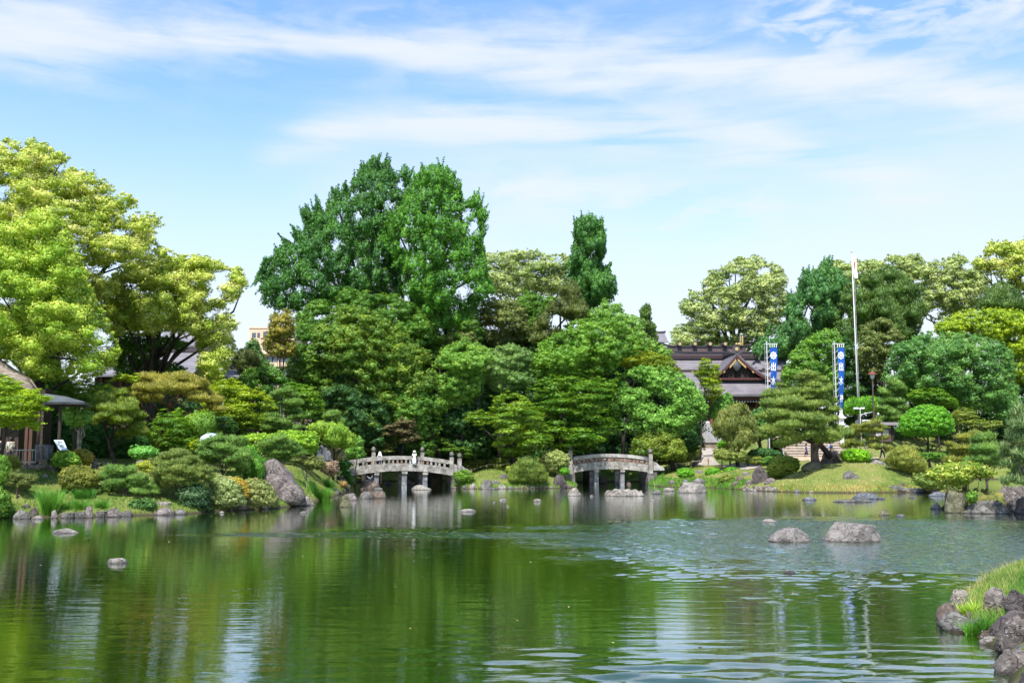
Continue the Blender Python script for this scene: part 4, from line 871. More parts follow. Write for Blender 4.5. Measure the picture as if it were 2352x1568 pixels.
plant('cedar_tree', 'slim dark cedar standing alone against the sky left of the shrine', 'tree', 'b4',
      [(1320, 440), (1345, 395), (1360, 375), (1385, 385), (1400, 440), (1395, 490), (1425, 520), (1440, 580), (1448, 650), (1400, 680), (1370, 600), (1350, 520)], 150, 'cedar', CEDR, base=(1390, 1000), trunk=.14, nl=5, prk=.7)
plant('evergreen_tree', 'dark filler evergreen at the foot of the brighter ginkgo', 'tree', 'v',
      [(905, 760), (930, 700), (980, 690), (1040, 720), (1095, 700), (1110, 780), (1080, 850), (1000, 860), (930, 830)], 116, 'broad', EVER, base=(1010, 1000), trunk=.25, nl=5)

plant('evergreen_bush', 'mid green leafy bush screening the foot of the tan apartment block', 'bush', 'v',
      [(540, 880), (560, 850), (600, 838), (650, 860), (675, 900), (670, 970), (600, 990), (545, 965)], 95, 'broad', EVER, base=(605, 1010), trunk=.1, nl=4, prk=.8)
# --- left garden
plant('maple_tree', 'lime green maple hanging over the thatched hut front', 'tree', 'c1',
      [(-140, 210), (0, 188), (60, 200), (110, 235), (170, 290), (250, 335), (400, 385), (415, 430), (330, 452), (400, 500), (280, 530), (335, 612), (318, 688), (220, 640), (140, 668), (0, 645), (-140, 640)],
      57.5, 'maple', ((.065, .135, .006), (.145, .230, .008), (.280, .360, .016)), base=(-60, 950), trunk=.16, nl=12, prk=.75, cover=.9, dens=1.25)
plant('broadleaf_tree', 'light green tree directly behind the dark tiled eave', 'tree', 'c1',
      [(200, 250), (280, 168), (360, 168), (440, 220), (560, 235), (610, 300), (620, 400), (560, 420), (380, 380), (300, 330)], 76, 'broad', LITE, base=(440, 900), trunk=.15, nl=8, prk=.7)
plant('maple_tree', 'mixed green trees-edge maple above the low trunked tree', 'tree', 'c1',
      [(540, 260), (640, 235), (760, 255), (860, 270), (900, 340), (800, 400), (760, 460), (620, 440), (560, 380)], 74, 'maple', MAPG, base=(640, 900), trunk=.12, nl=8, prk=.7)
plant('maple_tree', 'brilliant lime maple left of the orange-tipped pine', 'tree', 'c1',
      [(880, 300), (930, 240), (1000, 192), (1100, 205), (1220, 222), (1150, 290), (1110, 350), (960, 370), (890, 350)], 76, 'maple', MAPY, base=(1000, 900), trunk=.12, nl=6, prk=.7)
plant('niwaki_pine', 'round-topped green pine with curved trunk behind the clipped balls', 'tree', 'c1', [], 69, 'pine', ((.050, .090, .010), (.105, .150, .018), (.170, .205, .030)), base=(975, 905), trunk=.17, nl=16, top=(870, 600), bark=BARKD,
      pads=[(960, 365, 100, 45), (880, 410, 100, 50), (1050, 420, 90, 45), (800, 480, 90, 45), (930, 490, 110, 50, -1), (1060, 500, 100, 46, -1), (1120, 560, 80, 40), (860, 560, 110, 46, -1.2), (1000, 590, 110, 44, -1), (1140, 640, 80, 40), (1050, 690, 100, 36), (1180, 700, 70, 34), (780, 560, 60, 34)])
plant('red_pine', 'orange-tipped umbrella pine with red arching trunk', 'tree', 'c2', [], 73, 'pine', PINO, base=(-60, 640), trunk=.22, nl=20, top=(60, 400), bark=BARKR,
      pads=[(60, 235, 140, 42), (-60, 270, 120, 46), (180, 250, 120, 44), (-160, 320, 110, 44), (280, 300, 100, 50), (20, 320, 160, 50, -1.2), (160, 340, 150, 50, -1.2), (-100, 380, 120, 40, -.5), (350, 360, 90, 48), (420, 430, 80, 40), (480, 490, 55, 26), (300, 400, 120, 36, -1), (-190, 390, 70, 34), (420, 480, 60, 26)])
plant('mulberry_tree', 'small pale-trunked tree with leafy head beside the pavilion post', 'tree', 'c1',
      [(500, 560), (520, 500), (600, 470), (700, 490), (770, 520), (755, 600), (700, 640), (600, 640), (540, 610)], 65, 'broad', LITE, base=(662, 830), trunk=.2, nl=8, top=(662, 620), prk=.5, bark=BARKP)
plant('hedge_bush', 'dark evergreen screen behind the mulberry and pavilion', 'hedge', 'c1',
      [(330, 520), (450, 480), (600, 600), (800, 600), (900, 640), (1080, 700), (1200, 700), (1330, 660), (1420, 700), (1463, 900), (1330, 930), (1000, 920), (700, 900), (420, 900), (340, 760)],
      74, 'shrub', ((.012, .050, .012), (.028, .090, .018), (.055, .140, .028)), base=(800, 930), trunk=.1, nl=4, prk=1.1, dep=1.6)
plant('broadleaf_shrub', 'pale green broad-leaved plant on the lawn below the pine', 'bush', 'c1',
      [(1080, 850), (1120, 815), (1200, 800), (1280, 810), (1335, 850), (1325, 895), (1240, 900), (1150, 905), (1100, 895)], 66, 'shrub', ((.045, .130, .020), (.090, .230, .040), (.150, .330, .080)), base=(1210, 920), trunk=.04, nl=4, prk=.8)
plant('bamboo_clump', 'bright green drooping nandina-like leaves below the orange pine', 'bush', 'c2',
      [(185, 640), (200, 570), (260, 540), (360, 545), (430, 570), (442, 640), (400, 690), (330, 720), (230, 700)], 71, 'weep', FRESH, base=(310, 790), trunk=.06, nl=5, prk=.9)
plant('maple_tree', 'deep green maple layers left of the globe lamp', 'tree', 'c2',
      [(-60, 560), (20, 520), (120, 500), (200, 560), (240, 700), (280, 760), (200, 840), (60, 860), (-60, 840), (-100, 700)], 70, 'maple', MAPG, base=(60, 900), trunk=.12, nl=8, prk=.7)
plant('maple_bush', 'yellow-green low maple beneath the globe lamp', 'bush', 'c2',
      [(240, 780), (290, 735), (370, 725), (440, 735), (440, 790), (400, 850), (300, 860), (250, 830)], 68, 'maple', MAPY, base=(340, 880), trunk=.06, nl=4, prk=.6)
plant('maple_tree', 'green maple branches above the lawn between the two near pines', 'tree', 'c2',
      [(430, 560), (520, 540), (620, 600), (620, 700), (560, 730), (460, 720), (420, 640)], 76, 'maple', DARK, base=(520, 800), trunk=.1, nl=6, prk=.8)
plant('clipped_bush', 'smooth green clipped ball beside the white sign board', 'bush', 'c1',
      [(415, 930), (420, 890), (450, 855), (510, 838), (570, 838), (630, 860), (670, 900), (682, 940), (650, 975), (560, 1000), (480, 995), (430, 970)], 61, 'clip', ((.045, .115, .010), (.100, .190, .016), (.170, .260, .030)), base=(550, 1000), trunk=.06, nl=3, prk=.8, cover=.85)
plant('clipped_bush', 'orange-red tinted bush touching the smooth green ball', 'bush', 'c1',
      [(600, 850), (640, 825), (710, 825), (770, 855), (795, 890), (780, 940), (740, 968), (690, 960), (670, 900)], 63.5, 'clip', ((.10, .12, .015), (.26, .20, .03), (.50, .20, .09)), base=(710, 968), trunk=.05, nl=3, prk=.9)
plant('clipped_bush', 'largest bronze-green clipped ball on the left slope', 'bush', 'c1',
      [(488, 1090), (495, 1040), (530, 985), (600, 960), (680, 960), (760, 985), (815, 1030), (835, 1080), (820, 1140), (770, 1180), (680, 1200), (570, 1195), (510, 1150)], 57.5, 'clip', ((.045, .060, .008), (.100, .110, .015), (.200, .190, .035)), base=(660, 1195), trunk=.07, nl=3, prk=1.0, cover=.85)
plant('niwaki_pine', 'low spreading pine right of the bronze clipped ball', 'tree', 'c1', [], 57.5, 'pine', PINE, base=(1060, 1215), trunk=.09, nl=12, top=(1050, 1120), bark=BARK,
      pads=[(960, 1000, 90, 34), (1060, 1010, 90, 34), (900, 1060, 80, 34), (1020, 1070, 110, 36), (1140, 1060, 80, 34), (930, 1120, 90, 30), (1180, 1110, 90, 34), (1260, 1140, 70, 28), (1100, 1130, 90, 30), (1290, 1185, 50, 20), (1160, 1180, 90, 26), (900, 1170, 50, 20)])
plant('clipped_bush', 'yellow-green little bush behind the low spreading pine', 'bush', 'c1',
      [(1140, 970), (1160, 935), (1230, 920), (1310, 930), (1340, 970), (1320, 1040), (1260, 1060), (1200, 1030)], 62, 'clip', CLIY, base=(1240, 1050), trunk=.05, nl=3, prk=.8)
plant('niwaki_pine', 'dense dark shore pine left of the pale ground-cover mound', 'tree', 'c2', [], 58.5, 'pine', ((.045, .080, .015), (.100, .140, .028), (.170, .200, .048)), base=(110, 1280), trunk=.12, nl=14, top=(120, 1050), bark=BARK,
      pads=[(120, 870, 90, 36), (40, 900, 90, 36), (200, 910, 90, 36), (-20, 950, 90, 36), (120, 950, 120, 40, -.8), (270, 960, 90, 36), (20, 1010, 110, 40, -.6), (180, 1010, 120, 40, -1), (340, 1010, 80, 34), (90, 1070, 110, 36, -.8), (260, 1060, 110, 36, -.8), (-30, 1080, 70, 30), (380, 1070, 50, 26), (20, 1130, 90, 28), (200, 1120, 110, 34, -.5), (280, 1160, 100, 36)])
plant('niwaki_pine', 'pine with bare curved stems between the shore pine and the big boulder', 'tree', 'c2', [], 63, 'pine', PINE, base=(500, 1080), trunk=.10, nl=14, top=(500, 950), bark=BARKD,
      pads=[(540, 750, 90, 34), (440, 770, 80, 36), (620, 780, 80, 36), (390, 820, 80, 34), (520, 820, 110, 40, -.8), (650, 850, 80, 38), (370, 880, 70, 32), (460, 890, 90, 34, -.6), (590, 900, 100, 36, -.8), (690, 920, 50, 34), (640, 970, 80, 32), (400, 930, 60, 24), (690, 1000, 40, 24), (600, 1030, 60, 20)])
plant('ground_cover_mound', 'pale variegated clipped mound sloping to the water left of the boulder', 'bush', 'c2',
      [(330, 1100), (400, 1060), (440, 1036), (500, 1048), (570, 1062), (640, 1080), (690, 1170), (700, 1290), (600, 1310), (480, 1325), (360, 1335), (300, 1250)], 60, 'clip', PALE, base=(520, 1330), trunk=.05, nl=3, prk=1.0, cover=.8, lsk=1.2, sink=0)
plant('ground_cover_mound', 'second pale clipped mound with rusty seam, touching the boulder foot', 'bush', 'c2',
      [(690, 1075), (760, 1068), (850, 1082), (900, 1120), (940, 1180), (975, 1250), (950, 1290), (880, 1310), (760, 1312), (690, 1300), (680, 1180)], 61.5, 'clip', ((.055, .08, .02), (.13, .15, .045), (.25, .25, .10)), base=(830, 1310), trunk=.05, nl=3, prk=1.0, cover=.8, lsk=1.2, sink=0)
plant('nandina_bush', 'thin rust and yellow bush in the seam between the pale mounds', 'bush', 'c2',
      [(560, 1062), (640, 1070), (700, 1100), (720, 1180), (700, 1230), (660, 1160), (600, 1110)], 59.6, 'shrub', ((.12, .12, .02), (.28, .22, .03), (.42, .22, .05)), base=(640, 1200), trunk=.03, nl=3, prk=.6)
plant('shore_bush', 'dark ivy-covered bush at the waterline under the shore pine', 'bush', 'c2',
      [(155, 1150), (240, 1110), (330, 1120), (370, 1180), (385, 1280), (380, 1335), (280, 1350), (180, 1335), (150, 1240)], 58, 'shrub', ((.012, .035, .014), (.025, .060, .022), (.060, .105, .045)), base=(260, 1340), trunk=.05, nl=3, prk=1.0, sink=0)
plant('laurel_bush', 'glossy green bush leaning against the left of the big boulder', 'bush', 'c2',
      [(620, 900), (660, 850), (730, 840), (800, 900), (850, 960), (862, 1060), (820, 1090), (740, 1080), (660, 1060), (620, 990)], 65, 'weep', ((.030, .100, .012), (.070, .180, .020), (.140, .270, .045)), base=(750, 1100), trunk=.06, nl=4, prk=.8, lsk=1.2)
plant('niwaki_pine', 'flat grey-green pine on the slope behind the big boulder', 'tree', 'c2', [], 72, 'pine', PINE, base=(1010, 930), trunk=.10, nl=12, top=(1000, 840), bark=BARKP,
      pads=[(960, 740, 90, 30), (900, 780, 80, 34), (1020, 790, 100, 34), (880, 840, 80, 34), (980, 850, 110, 34), (1100, 840, 70, 30), (1160, 870, 40, 22), (920, 890, 90, 30), (1050, 900, 70, 24)])
plant('small_maple', 'little open olive tree on the lawn right of the big boulder', 'tree', 'c2',
      [(1050, 900), (1100, 880), (1180, 900), (1250, 880), (1330, 890), (1350, 950), (1320, 1000), (1230, 1000), (1160, 960), (1090, 950)], 72, 'maple', OLIV, base=(1208, 1125), trunk=.08, nl=10, top=(1205, 990), prk=.5, bark=BARKP)
plant('willow_bush', 'pinkish round bush on thin stems left of the first bridge', 'bush', 'c3',
      [(-40, 560), (-20, 500), (40, 475), (110, 475), (170, 520), (188, 590), (170, 640), (110, 665), (20, 665), (-30, 630)], 81, 'shrub', PINK, base=(40, 740), trunk=.05, nl=7, top=(60, 640), prk=.8, bark=BARK)
plant('clipped_bush', 'pink-topped clipped dome behind the pinkish round bush', 'bush', 'c3',
      [(50, 350), (80, 300), (150, 285), (220, 305), (265, 360), (285, 420), (260, 470), (160, 480), (80, 440)], 88, 'clip', ((.12, .12, .06), (.23, .21, .11), (.34, .27, .18)), base=(170, 480), trunk=.05, nl=3, prk=1.0)
plant('laurel_bush', 'fresh green shrub overlapping the left end of the first bridge rail', 'bush', 'c3',
      [(255, 330), (330, 275), (420, 280), (500, 340), (535, 410), (500, 430), (320, 450), (280, 400)], 99, 'shrub', FRESH, base=(400, 480), trunk=.05, nl=3, prk=.8)
plant('camellia_bush', 'dark glossy shrub in front of the left bridge end', 'bush', 'c3',
      [(160, 520), (180, 465), (240, 438), (300, 460), (340, 530), (320, 590), (270, 620), (200, 600)], 90, 'shrub', ((.015, .060, .010), (.040, .120, .015), (.080, .200, .030)), base=(250, 680), trunk=.05, nl=3, prk=.8)
plant('camellia_bush', 'dark green shrub hanging to the water under the left bridge end', 'bush', 'c3',
      [(200, 640), (260, 600), (330, 620), (350, 700), (400, 740), (370, 790), (330, 800), (300, 740), (240, 700)], 91.5, 'shrub', ((.015, .060, .010), (.035, .105, .015), (.075, .175, .025)), base=(310, 790), trunk=.04, nl=2, prk=.7)
plant('azalea_bush', 'little rusty azalea at the waterline left of the dome rock', 'bush', 'c3',
      [(190, 800), (200, 755), (250, 735), (300, 760), (308, 810), (270, 840), (210, 840)], 85.5, 'clip', ((.07, .08, .02), (.16, .13, .04), (.30, .17, .09)), base=(250, 845), trunk=.03, nl=2, prk=.8)
plant('maple_bush', 'bright layered bush on the bank at the right end of the first bridge', 'bush', 'c3',
      [(1725, 720), (1750, 640), (1830, 590), (1900, 590), (1980, 640), (2000, 700), (1960, 750), (1880, 800), (1790, 800)], 95, 'maple', MAPG, base=(1850, 815), trunk=.04, nl=4, prk=.55)
plant('maple_tree', 'low fern-like maple spray behind the right end of the first bridge', 'tree', 'c3', [], 104, 'maple', ((.035, .090, .012), (.080, .150, .018), (.140, .210, .030)), base=(1700, 500), trunk=.08, nl=5, top=(1650, 350), prk=.6,
      pads=[(1560, 220, 80, 35), (1650, 270, 110, 40), (1780, 310, 110, 35), (1880, 350, 90, 35), (1620, 340, 110, 30), (1830, 400, 120, 30), (1960, 400, 70, 26)])
plant('pine_shrub', 'dome-shaped pine shrub on the lawn left of the second bridge', 'bush', 'c4',
      [(245, 640), (250, 560), (310, 480), (380, 410), (450, 385), (530, 400), (600, 450), (660, 510), (705, 570), (710, 640), (620, 680), (500, 690), (380, 700), (270, 690)], 95.5, 'pine', ((.040, .075, .012), (.085, .130, .020), (.140, .180, .035)), base=(500, 710), trunk=.1, nl=8, prk=.9, dep=1.9, cover=1.1)
plant('clipped_bush', 'small yellow-green bush peeking out left of the pine shrub', 'bush', 'c4',
      [(205, 540), (215, 495), (255, 475), (310, 490), (300, 560), (240, 580)], 97, 'clip', CLIY, base=(250, 590), trunk=.03, nl=2, prk=.8)
plant('azalea_bush', 'cream-leaved upright bush beside the left post of the second bridge', 'bush', 'c4',
      [(640, 430), (650, 350), (720, 300), (800, 290), (880, 310), (940, 350), (965, 400), (960, 470), (900, 500), (850, 520), (740, 560), (700, 500)], 101, 'shrub', ((.07, .11, .025), (.17, .20, .06), (.33, .34, .14)), base=(790, 590), trunk=.06, nl=5, prk=.9)
plant('camellia_bush', 'tiny dark green bush below the cream-leaved one', 'bush', 'c4',
      [(848, 530), (870, 500), (930, 500), (968, 530), (965, 570), (920, 590), (860, 580)], 99, 'clip', CLIP, base=(910, 600), trunk=.03, nl=2, prk=.8)
plant('clipped_bush', 'bright green clipped ball on the lawn right of the second bridge', 'bush', 'c5',
      [(236, 1320), (250, 1290), (300, 1275), (360, 1280), (402, 1315), (400, 1350), (350, 1370), (290, 1370), (245, 1350)], 101, 'clip', CLIP, base=(320, 1375), trunk=.04, nl=2, prk=.8)
plant('clipped_bush', 'bright clipped ball, left of the joined pair by the water', 'bush', 'c5',
      [(488, 1325), (505, 1290), (560, 1275), (620, 1285), (645, 1320), (640, 1360), (570, 1370), (510, 1360)], 100, 'clip', CLIP, base=(560, 1375), trunk=.04, nl=2, prk=.8)
plant('clipped_bush', 'bright clipped ball, right of the joined pair by the water', 'bush', 'c5',
      [(645, 1325), (665, 1285), (720, 1266), (780, 1275), (825, 1310), (820, 1345), (760, 1365), (680, 1360)], 101, 'clip', CLIP, base=(730, 1370), trunk=.04, nl=2, prk=.8)
plant('azalea_bush', 'dark yellow-speckled bush hanging over the rocks below the clipped pair', 'bush', 'c5',
      [(612, 1400), (625, 1360), (680, 1340), (740, 1350), (765, 1390), (750, 1430), (690, 1450), (630, 1440)], 96, 'clip', ((.030, .060, .010), (.090, .120, .015), (.25, .25, .04)), base=(690, 1450), trunk=.04, nl=2, prk=.8)
plant('azalea_bush', 'wide clipped azalea with coral blossoms left of the mound', 'bush', 'c5',
      [(1045, 1300), (1060, 1235), (1110, 1185), (1180, 1163), (1260, 1170), (1330, 1200), (1345, 1260), (1330, 1300), (1220, 1370), (1120, 1370), (1060, 1340)], 96, 'clip', ((.060, .120, .010), (.130, .205, .018), (.270, .260, .050)), base=(1190, 1375), trunk=.06, nl=3, prk=.9)
plant('clipped_bush', 'low dark hedge-bush behind the coral-blossomed azalea', 'bush', 'c5',
      [(995, 1230), (1010, 1190), (1060, 1168), (1120, 1175), (1080, 1220), (1050, 1260), (1010, 1260)], 99, 'clip', EVER, base=(1050, 1280), trunk=.04, nl=2, prk=.8)
plant('clipped_bush', 'very dark low round bush under the round-headed tree', 'bush', 'c5',
      [(865, 1165), (900, 1115), (990, 1100), (1090, 1105), (1180, 1135), (1200, 1170), (1100, 1185), (950, 1185)], 108, 'clip', ((.015, .050, .015), (.030, .085, .022), (.05, .12, .03)), base=(1000, 1185), trunk=.04, nl=2, prk=.9)
plant('clipped_bush', 'long loaf-shaped bright azalea on top of the mound', 'bush', 'c6',
      [(582, 1180), (592, 1130), (640, 1108), (740, 1104), (830, 1118), (862, 1160), (860, 1205), (820, 1228), (700, 1228), (610, 1222)], 95, 'clip', ((.050, .140, .006), (.105, .240, .008), (.180, .340, .015)), base=(720, 1228), trunk=.05, nl=3, prk=.9, dep=1.0)
plant('clipped_bush', 'round green ball beside the first step of the path, by the weeping tree', 'bush', 'c5',
      [(400, 1010), (415, 985), (450, 978), (478, 1000), (475, 1035), (430, 1045), (405, 1035)], 124, 'clip', CLIP, base=(440, 1045), trunk=.03, nl=2, prk=.8)
plant('clipped_bush', 'bright ball bush at the left foot of the weeping tree', 'bush', 'c5',
      [(602, 1070), (615, 1045), (650, 1030), (690, 1050), (690, 1095), (640, 1110), (605, 1100)], 111, 'clip', CLIP, base=(645, 1110), trunk=.03, nl=2, prk=.8)
plant('clipped_bush', 'dull green clipped skirt hedge around the weeping tree foot', 'bush', 'c5',
      [(565, 1170), (580, 1125), (640, 1105), (760, 1120), (860, 1140), (868, 1200), (850, 1225), (700, 1215), (590, 1200)], 106, 'clip', ((.055, .085, .015), (.12, .15, .03), (.19, .21, .06)), base=(720, 1230), trunk=.05, nl=3, prk=.9)
plant('clipped_bush', 'dark bush left of the gravel path by the camellia', 'bush', 'c5',
      [(300, 1090), (330, 1010), (400, 1000), (430, 1060), (440, 1110), (380, 1140), (320, 1140)], 112, 'shrub', DARK, base=(370, 1150), trunk=.04, nl=2, prk=1.0)
plant('shore_bush', 'bright green conifer-like shrub at the far left edge of the bank', 'bush', 'c1',
      [(-60, 900), (0, 880), (40, 900), (80, 960), (75, 1030), (60, 1100), (0, 1140), (-60, 1140)], 56, 'cedar', FRESH, base=(0, 1150), trunk=.05, nl=2, prk=.5)
plant('shore_bush', 'dark drooping shrub in the lower left corner of the bank', 'bush', 'c1',
      [(-60, 1180), (0, 1140), (60, 1190), (90, 1270), (110, 1340), (90, 1400), (0, 1420), (-60, 1420)], 53, 'shrub', EVER, base=(0, 1410), trunk=.05, nl=2, prk=.7, sink=0)
plant('pine_shrub', 'scruffy low pine beside the bamboo rail at the left edge', 'bush', 'c1',
      [(30, 940), (60, 890), (120, 890), (165, 940), (170, 980), (110, 1000), (40, 990)], 58, 'pine', PINY, base=(100, 1005), trunk=.04, nl=3, prk=.6)
plant('niwaki_pine', 'tiny flat pine with dark stem on the left slope', 'tree', 'c1', [], 55.5, 'pine', OLIV, base=(138, 1262), trunk=.07, nl=8, top=(150, 1120), bark=BARKD,
      pads=[(120, 1040, 60, 16), (190, 1050, 70, 18), (260, 1070, 60, 16), (150, 1085, 80, 18), (240, 1105, 80, 18), (100, 1110, 50, 14), (200, 1140, 60, 14)])
plant('shore_bush', 'ivy and low leaves over the stones left of the shore pine', 'bush', 'c1',
      [(1080, 1290), (1120, 1250), (1200, 1240), (1290, 1260), (1300, 1310), (1240, 1370), (1140, 1370), (1100, 1340)], 56, 'shrub', ((.015, .050, .012), (.035, .090, .018), (.09, .16, .04)), base=(1190, 1370), trunk=.03, nl=2, prk=.7, sink=0)
plant('fern_bush', 'small dark fern bush on the rock island under the leaning shrub', 'bush', 'c7',
      [(760, 1210), (790, 1190), (850, 1195), (860, 1240), (820, 1265), (770, 1260)], 57, 'shrub', FRESH, base=(810, 1265), trunk=.02, nl=2, prk=.6)
plant('vine_arbor_crown', 'flat green wisteria canopy between flagpole and layered pine', 'bush', 'c6',
      [(608, 750), (625, 700), (700, 672), (800, 652), (900, 655), (970, 680), (960, 760), (900, 790), (820, 770), (740, 790), (660, 800), (620, 790)], 124, 'weep', ((.040, .130, .010), (.085, .220, .014), (.150, .300, .025)), base=(760, 900), trunk=.08, nl=4, prk=.8)
# hedges as clipped rows
def hedge_row(label, tg, top, bot, D, cols, w=.9, step=.35):
    SEED[0] += 1; rng = np.random.default_rng(SEED[0])
    C = []; n = len(top)
    for i in range(n - 1):
        a = at(*V(tg, *top[i]), D[i]); b_ = at(*V(tg, *top[i + 1]), D[i + 1])
        a2 = at(*V(tg, *bot[i]), D[i]); b2 = at(*V(tg, *bot[i + 1]), D[i + 1])
        L = (b_ - a).length; m = max(2, int(L / step))
        for j in range(m):
            t = j / m; p = a.lerp(b_, t); q_ = a2.lerp(b2, t); hh = max(.3, p.z - q_.z); k = max(2, int(hh / step))
            for u in range(k):
                z = q_.z + (u + .5) * hh / k
                C += [(p.x, p.y - w / 2, z), (p.x, p.y + w / 2, z)]
            C += [(p.x, p.y - w / 4, p.z - .1), (p.x, p.y + w / 4, p.z - .1)]
    C = np.array(C) + rng.normal(0, .02, (len(C), 3)); R = np.full((len(C), 3), step * .75)
    vs, tone, nv = leaf_quads(rng, C, R, .55, .20, .6, 'clip', rng.normal(0, .1, len(C)))
    hv, hf = icohulls(C, R, .8); quads = None; tris = np.concatenate([leaf_tris(len(vs)), hf + len(vs)])
    c0 = C.mean(0); root = empty('clipped_hedge', (c0[0], c0[1], gz(c0[0], c0[1])), label, 'hedge')
    np_mesh('foliage', np.concatenate([vs, hv]), quads, tris, mat_leaf(*cols), np.concatenate([tone, np.full(len(hv), .3)]), np.concatenate([nv, np.tile(ICO[0], (len(C), 1))]), parent=root)
    mb = MB(); 
    for i in range(0, len(C), 12): mb.tube([(C[i][0], C[i][1] + w / 2, gz(C[i][0], C[i][1]) - .1), (C[i][0], C[i][1] + w / 2, C[i][2])], .03, 5)
    mb.build('stems', BARKD, root)['kind'] = 'stuff'
HB = ((.055, .085, .015), (.125, .150, .028), (.220, .230, .060))
hedge_row('low clipped hedge between the two bridges behind the rope fence', 'c3', [(1790, 490), (1950, 485), (2180, 470)], [(1790, 590), (1950, 605), (2180, 590)], [106, 106.5, 107], HB)
hedge_row('low clipped hedge running behind the pine shrub to the second bridge', 'c4', [(30, 405), (200, 400), (570, 398), (640, 400)], [(30, 510), (200, 510), (570, 490), (640, 490)], [108, 108.2, 108.5, 108.5], HB)
hedge_row('curving clipped hedge between the second bridge and the gravel path', 'c5', [(25, 1178), (200, 1175), (330, 1150), (400, 1110), (440, 1090)], [(25, 1255), (200, 1245), (330, 1225), (400, 1190), (440, 1150)], [110, 110, 111, 115, 119], HB)
hedge_row('low clipped hedge right of the weeping tree behind the path fence', 'c5', [(880, 1185), (1010, 1180)], [(880, 1235), (1010, 1235)], [107, 107], HB)
hedge_row('dark low hedge behind the far right rope fence', 'c7', [(330, 866), (480, 862), (590, 868)], [(330, 905), (480, 903), (590, 905)], [107, 107, 107], EVER)

# --- a far wooded backdrop nobody could count, behind every named tree
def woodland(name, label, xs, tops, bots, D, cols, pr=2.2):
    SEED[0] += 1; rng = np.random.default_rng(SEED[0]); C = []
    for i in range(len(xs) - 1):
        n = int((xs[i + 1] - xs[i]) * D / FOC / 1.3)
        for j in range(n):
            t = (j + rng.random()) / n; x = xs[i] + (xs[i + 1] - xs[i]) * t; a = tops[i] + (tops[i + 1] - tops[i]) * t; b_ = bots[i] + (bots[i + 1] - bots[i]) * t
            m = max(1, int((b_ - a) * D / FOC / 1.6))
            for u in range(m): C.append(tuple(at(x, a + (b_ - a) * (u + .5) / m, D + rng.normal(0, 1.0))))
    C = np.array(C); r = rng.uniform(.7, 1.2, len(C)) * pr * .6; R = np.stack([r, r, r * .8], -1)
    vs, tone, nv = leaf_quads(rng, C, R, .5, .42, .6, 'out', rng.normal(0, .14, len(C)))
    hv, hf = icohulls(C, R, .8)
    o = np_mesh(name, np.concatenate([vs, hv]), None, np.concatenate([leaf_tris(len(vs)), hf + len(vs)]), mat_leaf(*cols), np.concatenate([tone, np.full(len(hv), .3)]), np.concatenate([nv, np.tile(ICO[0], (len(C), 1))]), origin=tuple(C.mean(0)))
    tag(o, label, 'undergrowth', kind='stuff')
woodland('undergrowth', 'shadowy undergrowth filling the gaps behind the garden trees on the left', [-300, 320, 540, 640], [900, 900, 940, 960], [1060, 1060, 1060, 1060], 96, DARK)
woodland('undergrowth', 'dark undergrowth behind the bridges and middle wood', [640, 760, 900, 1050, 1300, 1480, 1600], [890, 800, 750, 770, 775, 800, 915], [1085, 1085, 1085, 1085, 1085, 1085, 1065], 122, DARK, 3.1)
woodland('undergrowth', 'dark undergrowth beyond the right hand lawns', [1800, 1900, 2352, 2700], [930, 900, 880, 880], [1015, 1010, 1010, 1010], 141, DARK, 2.4)
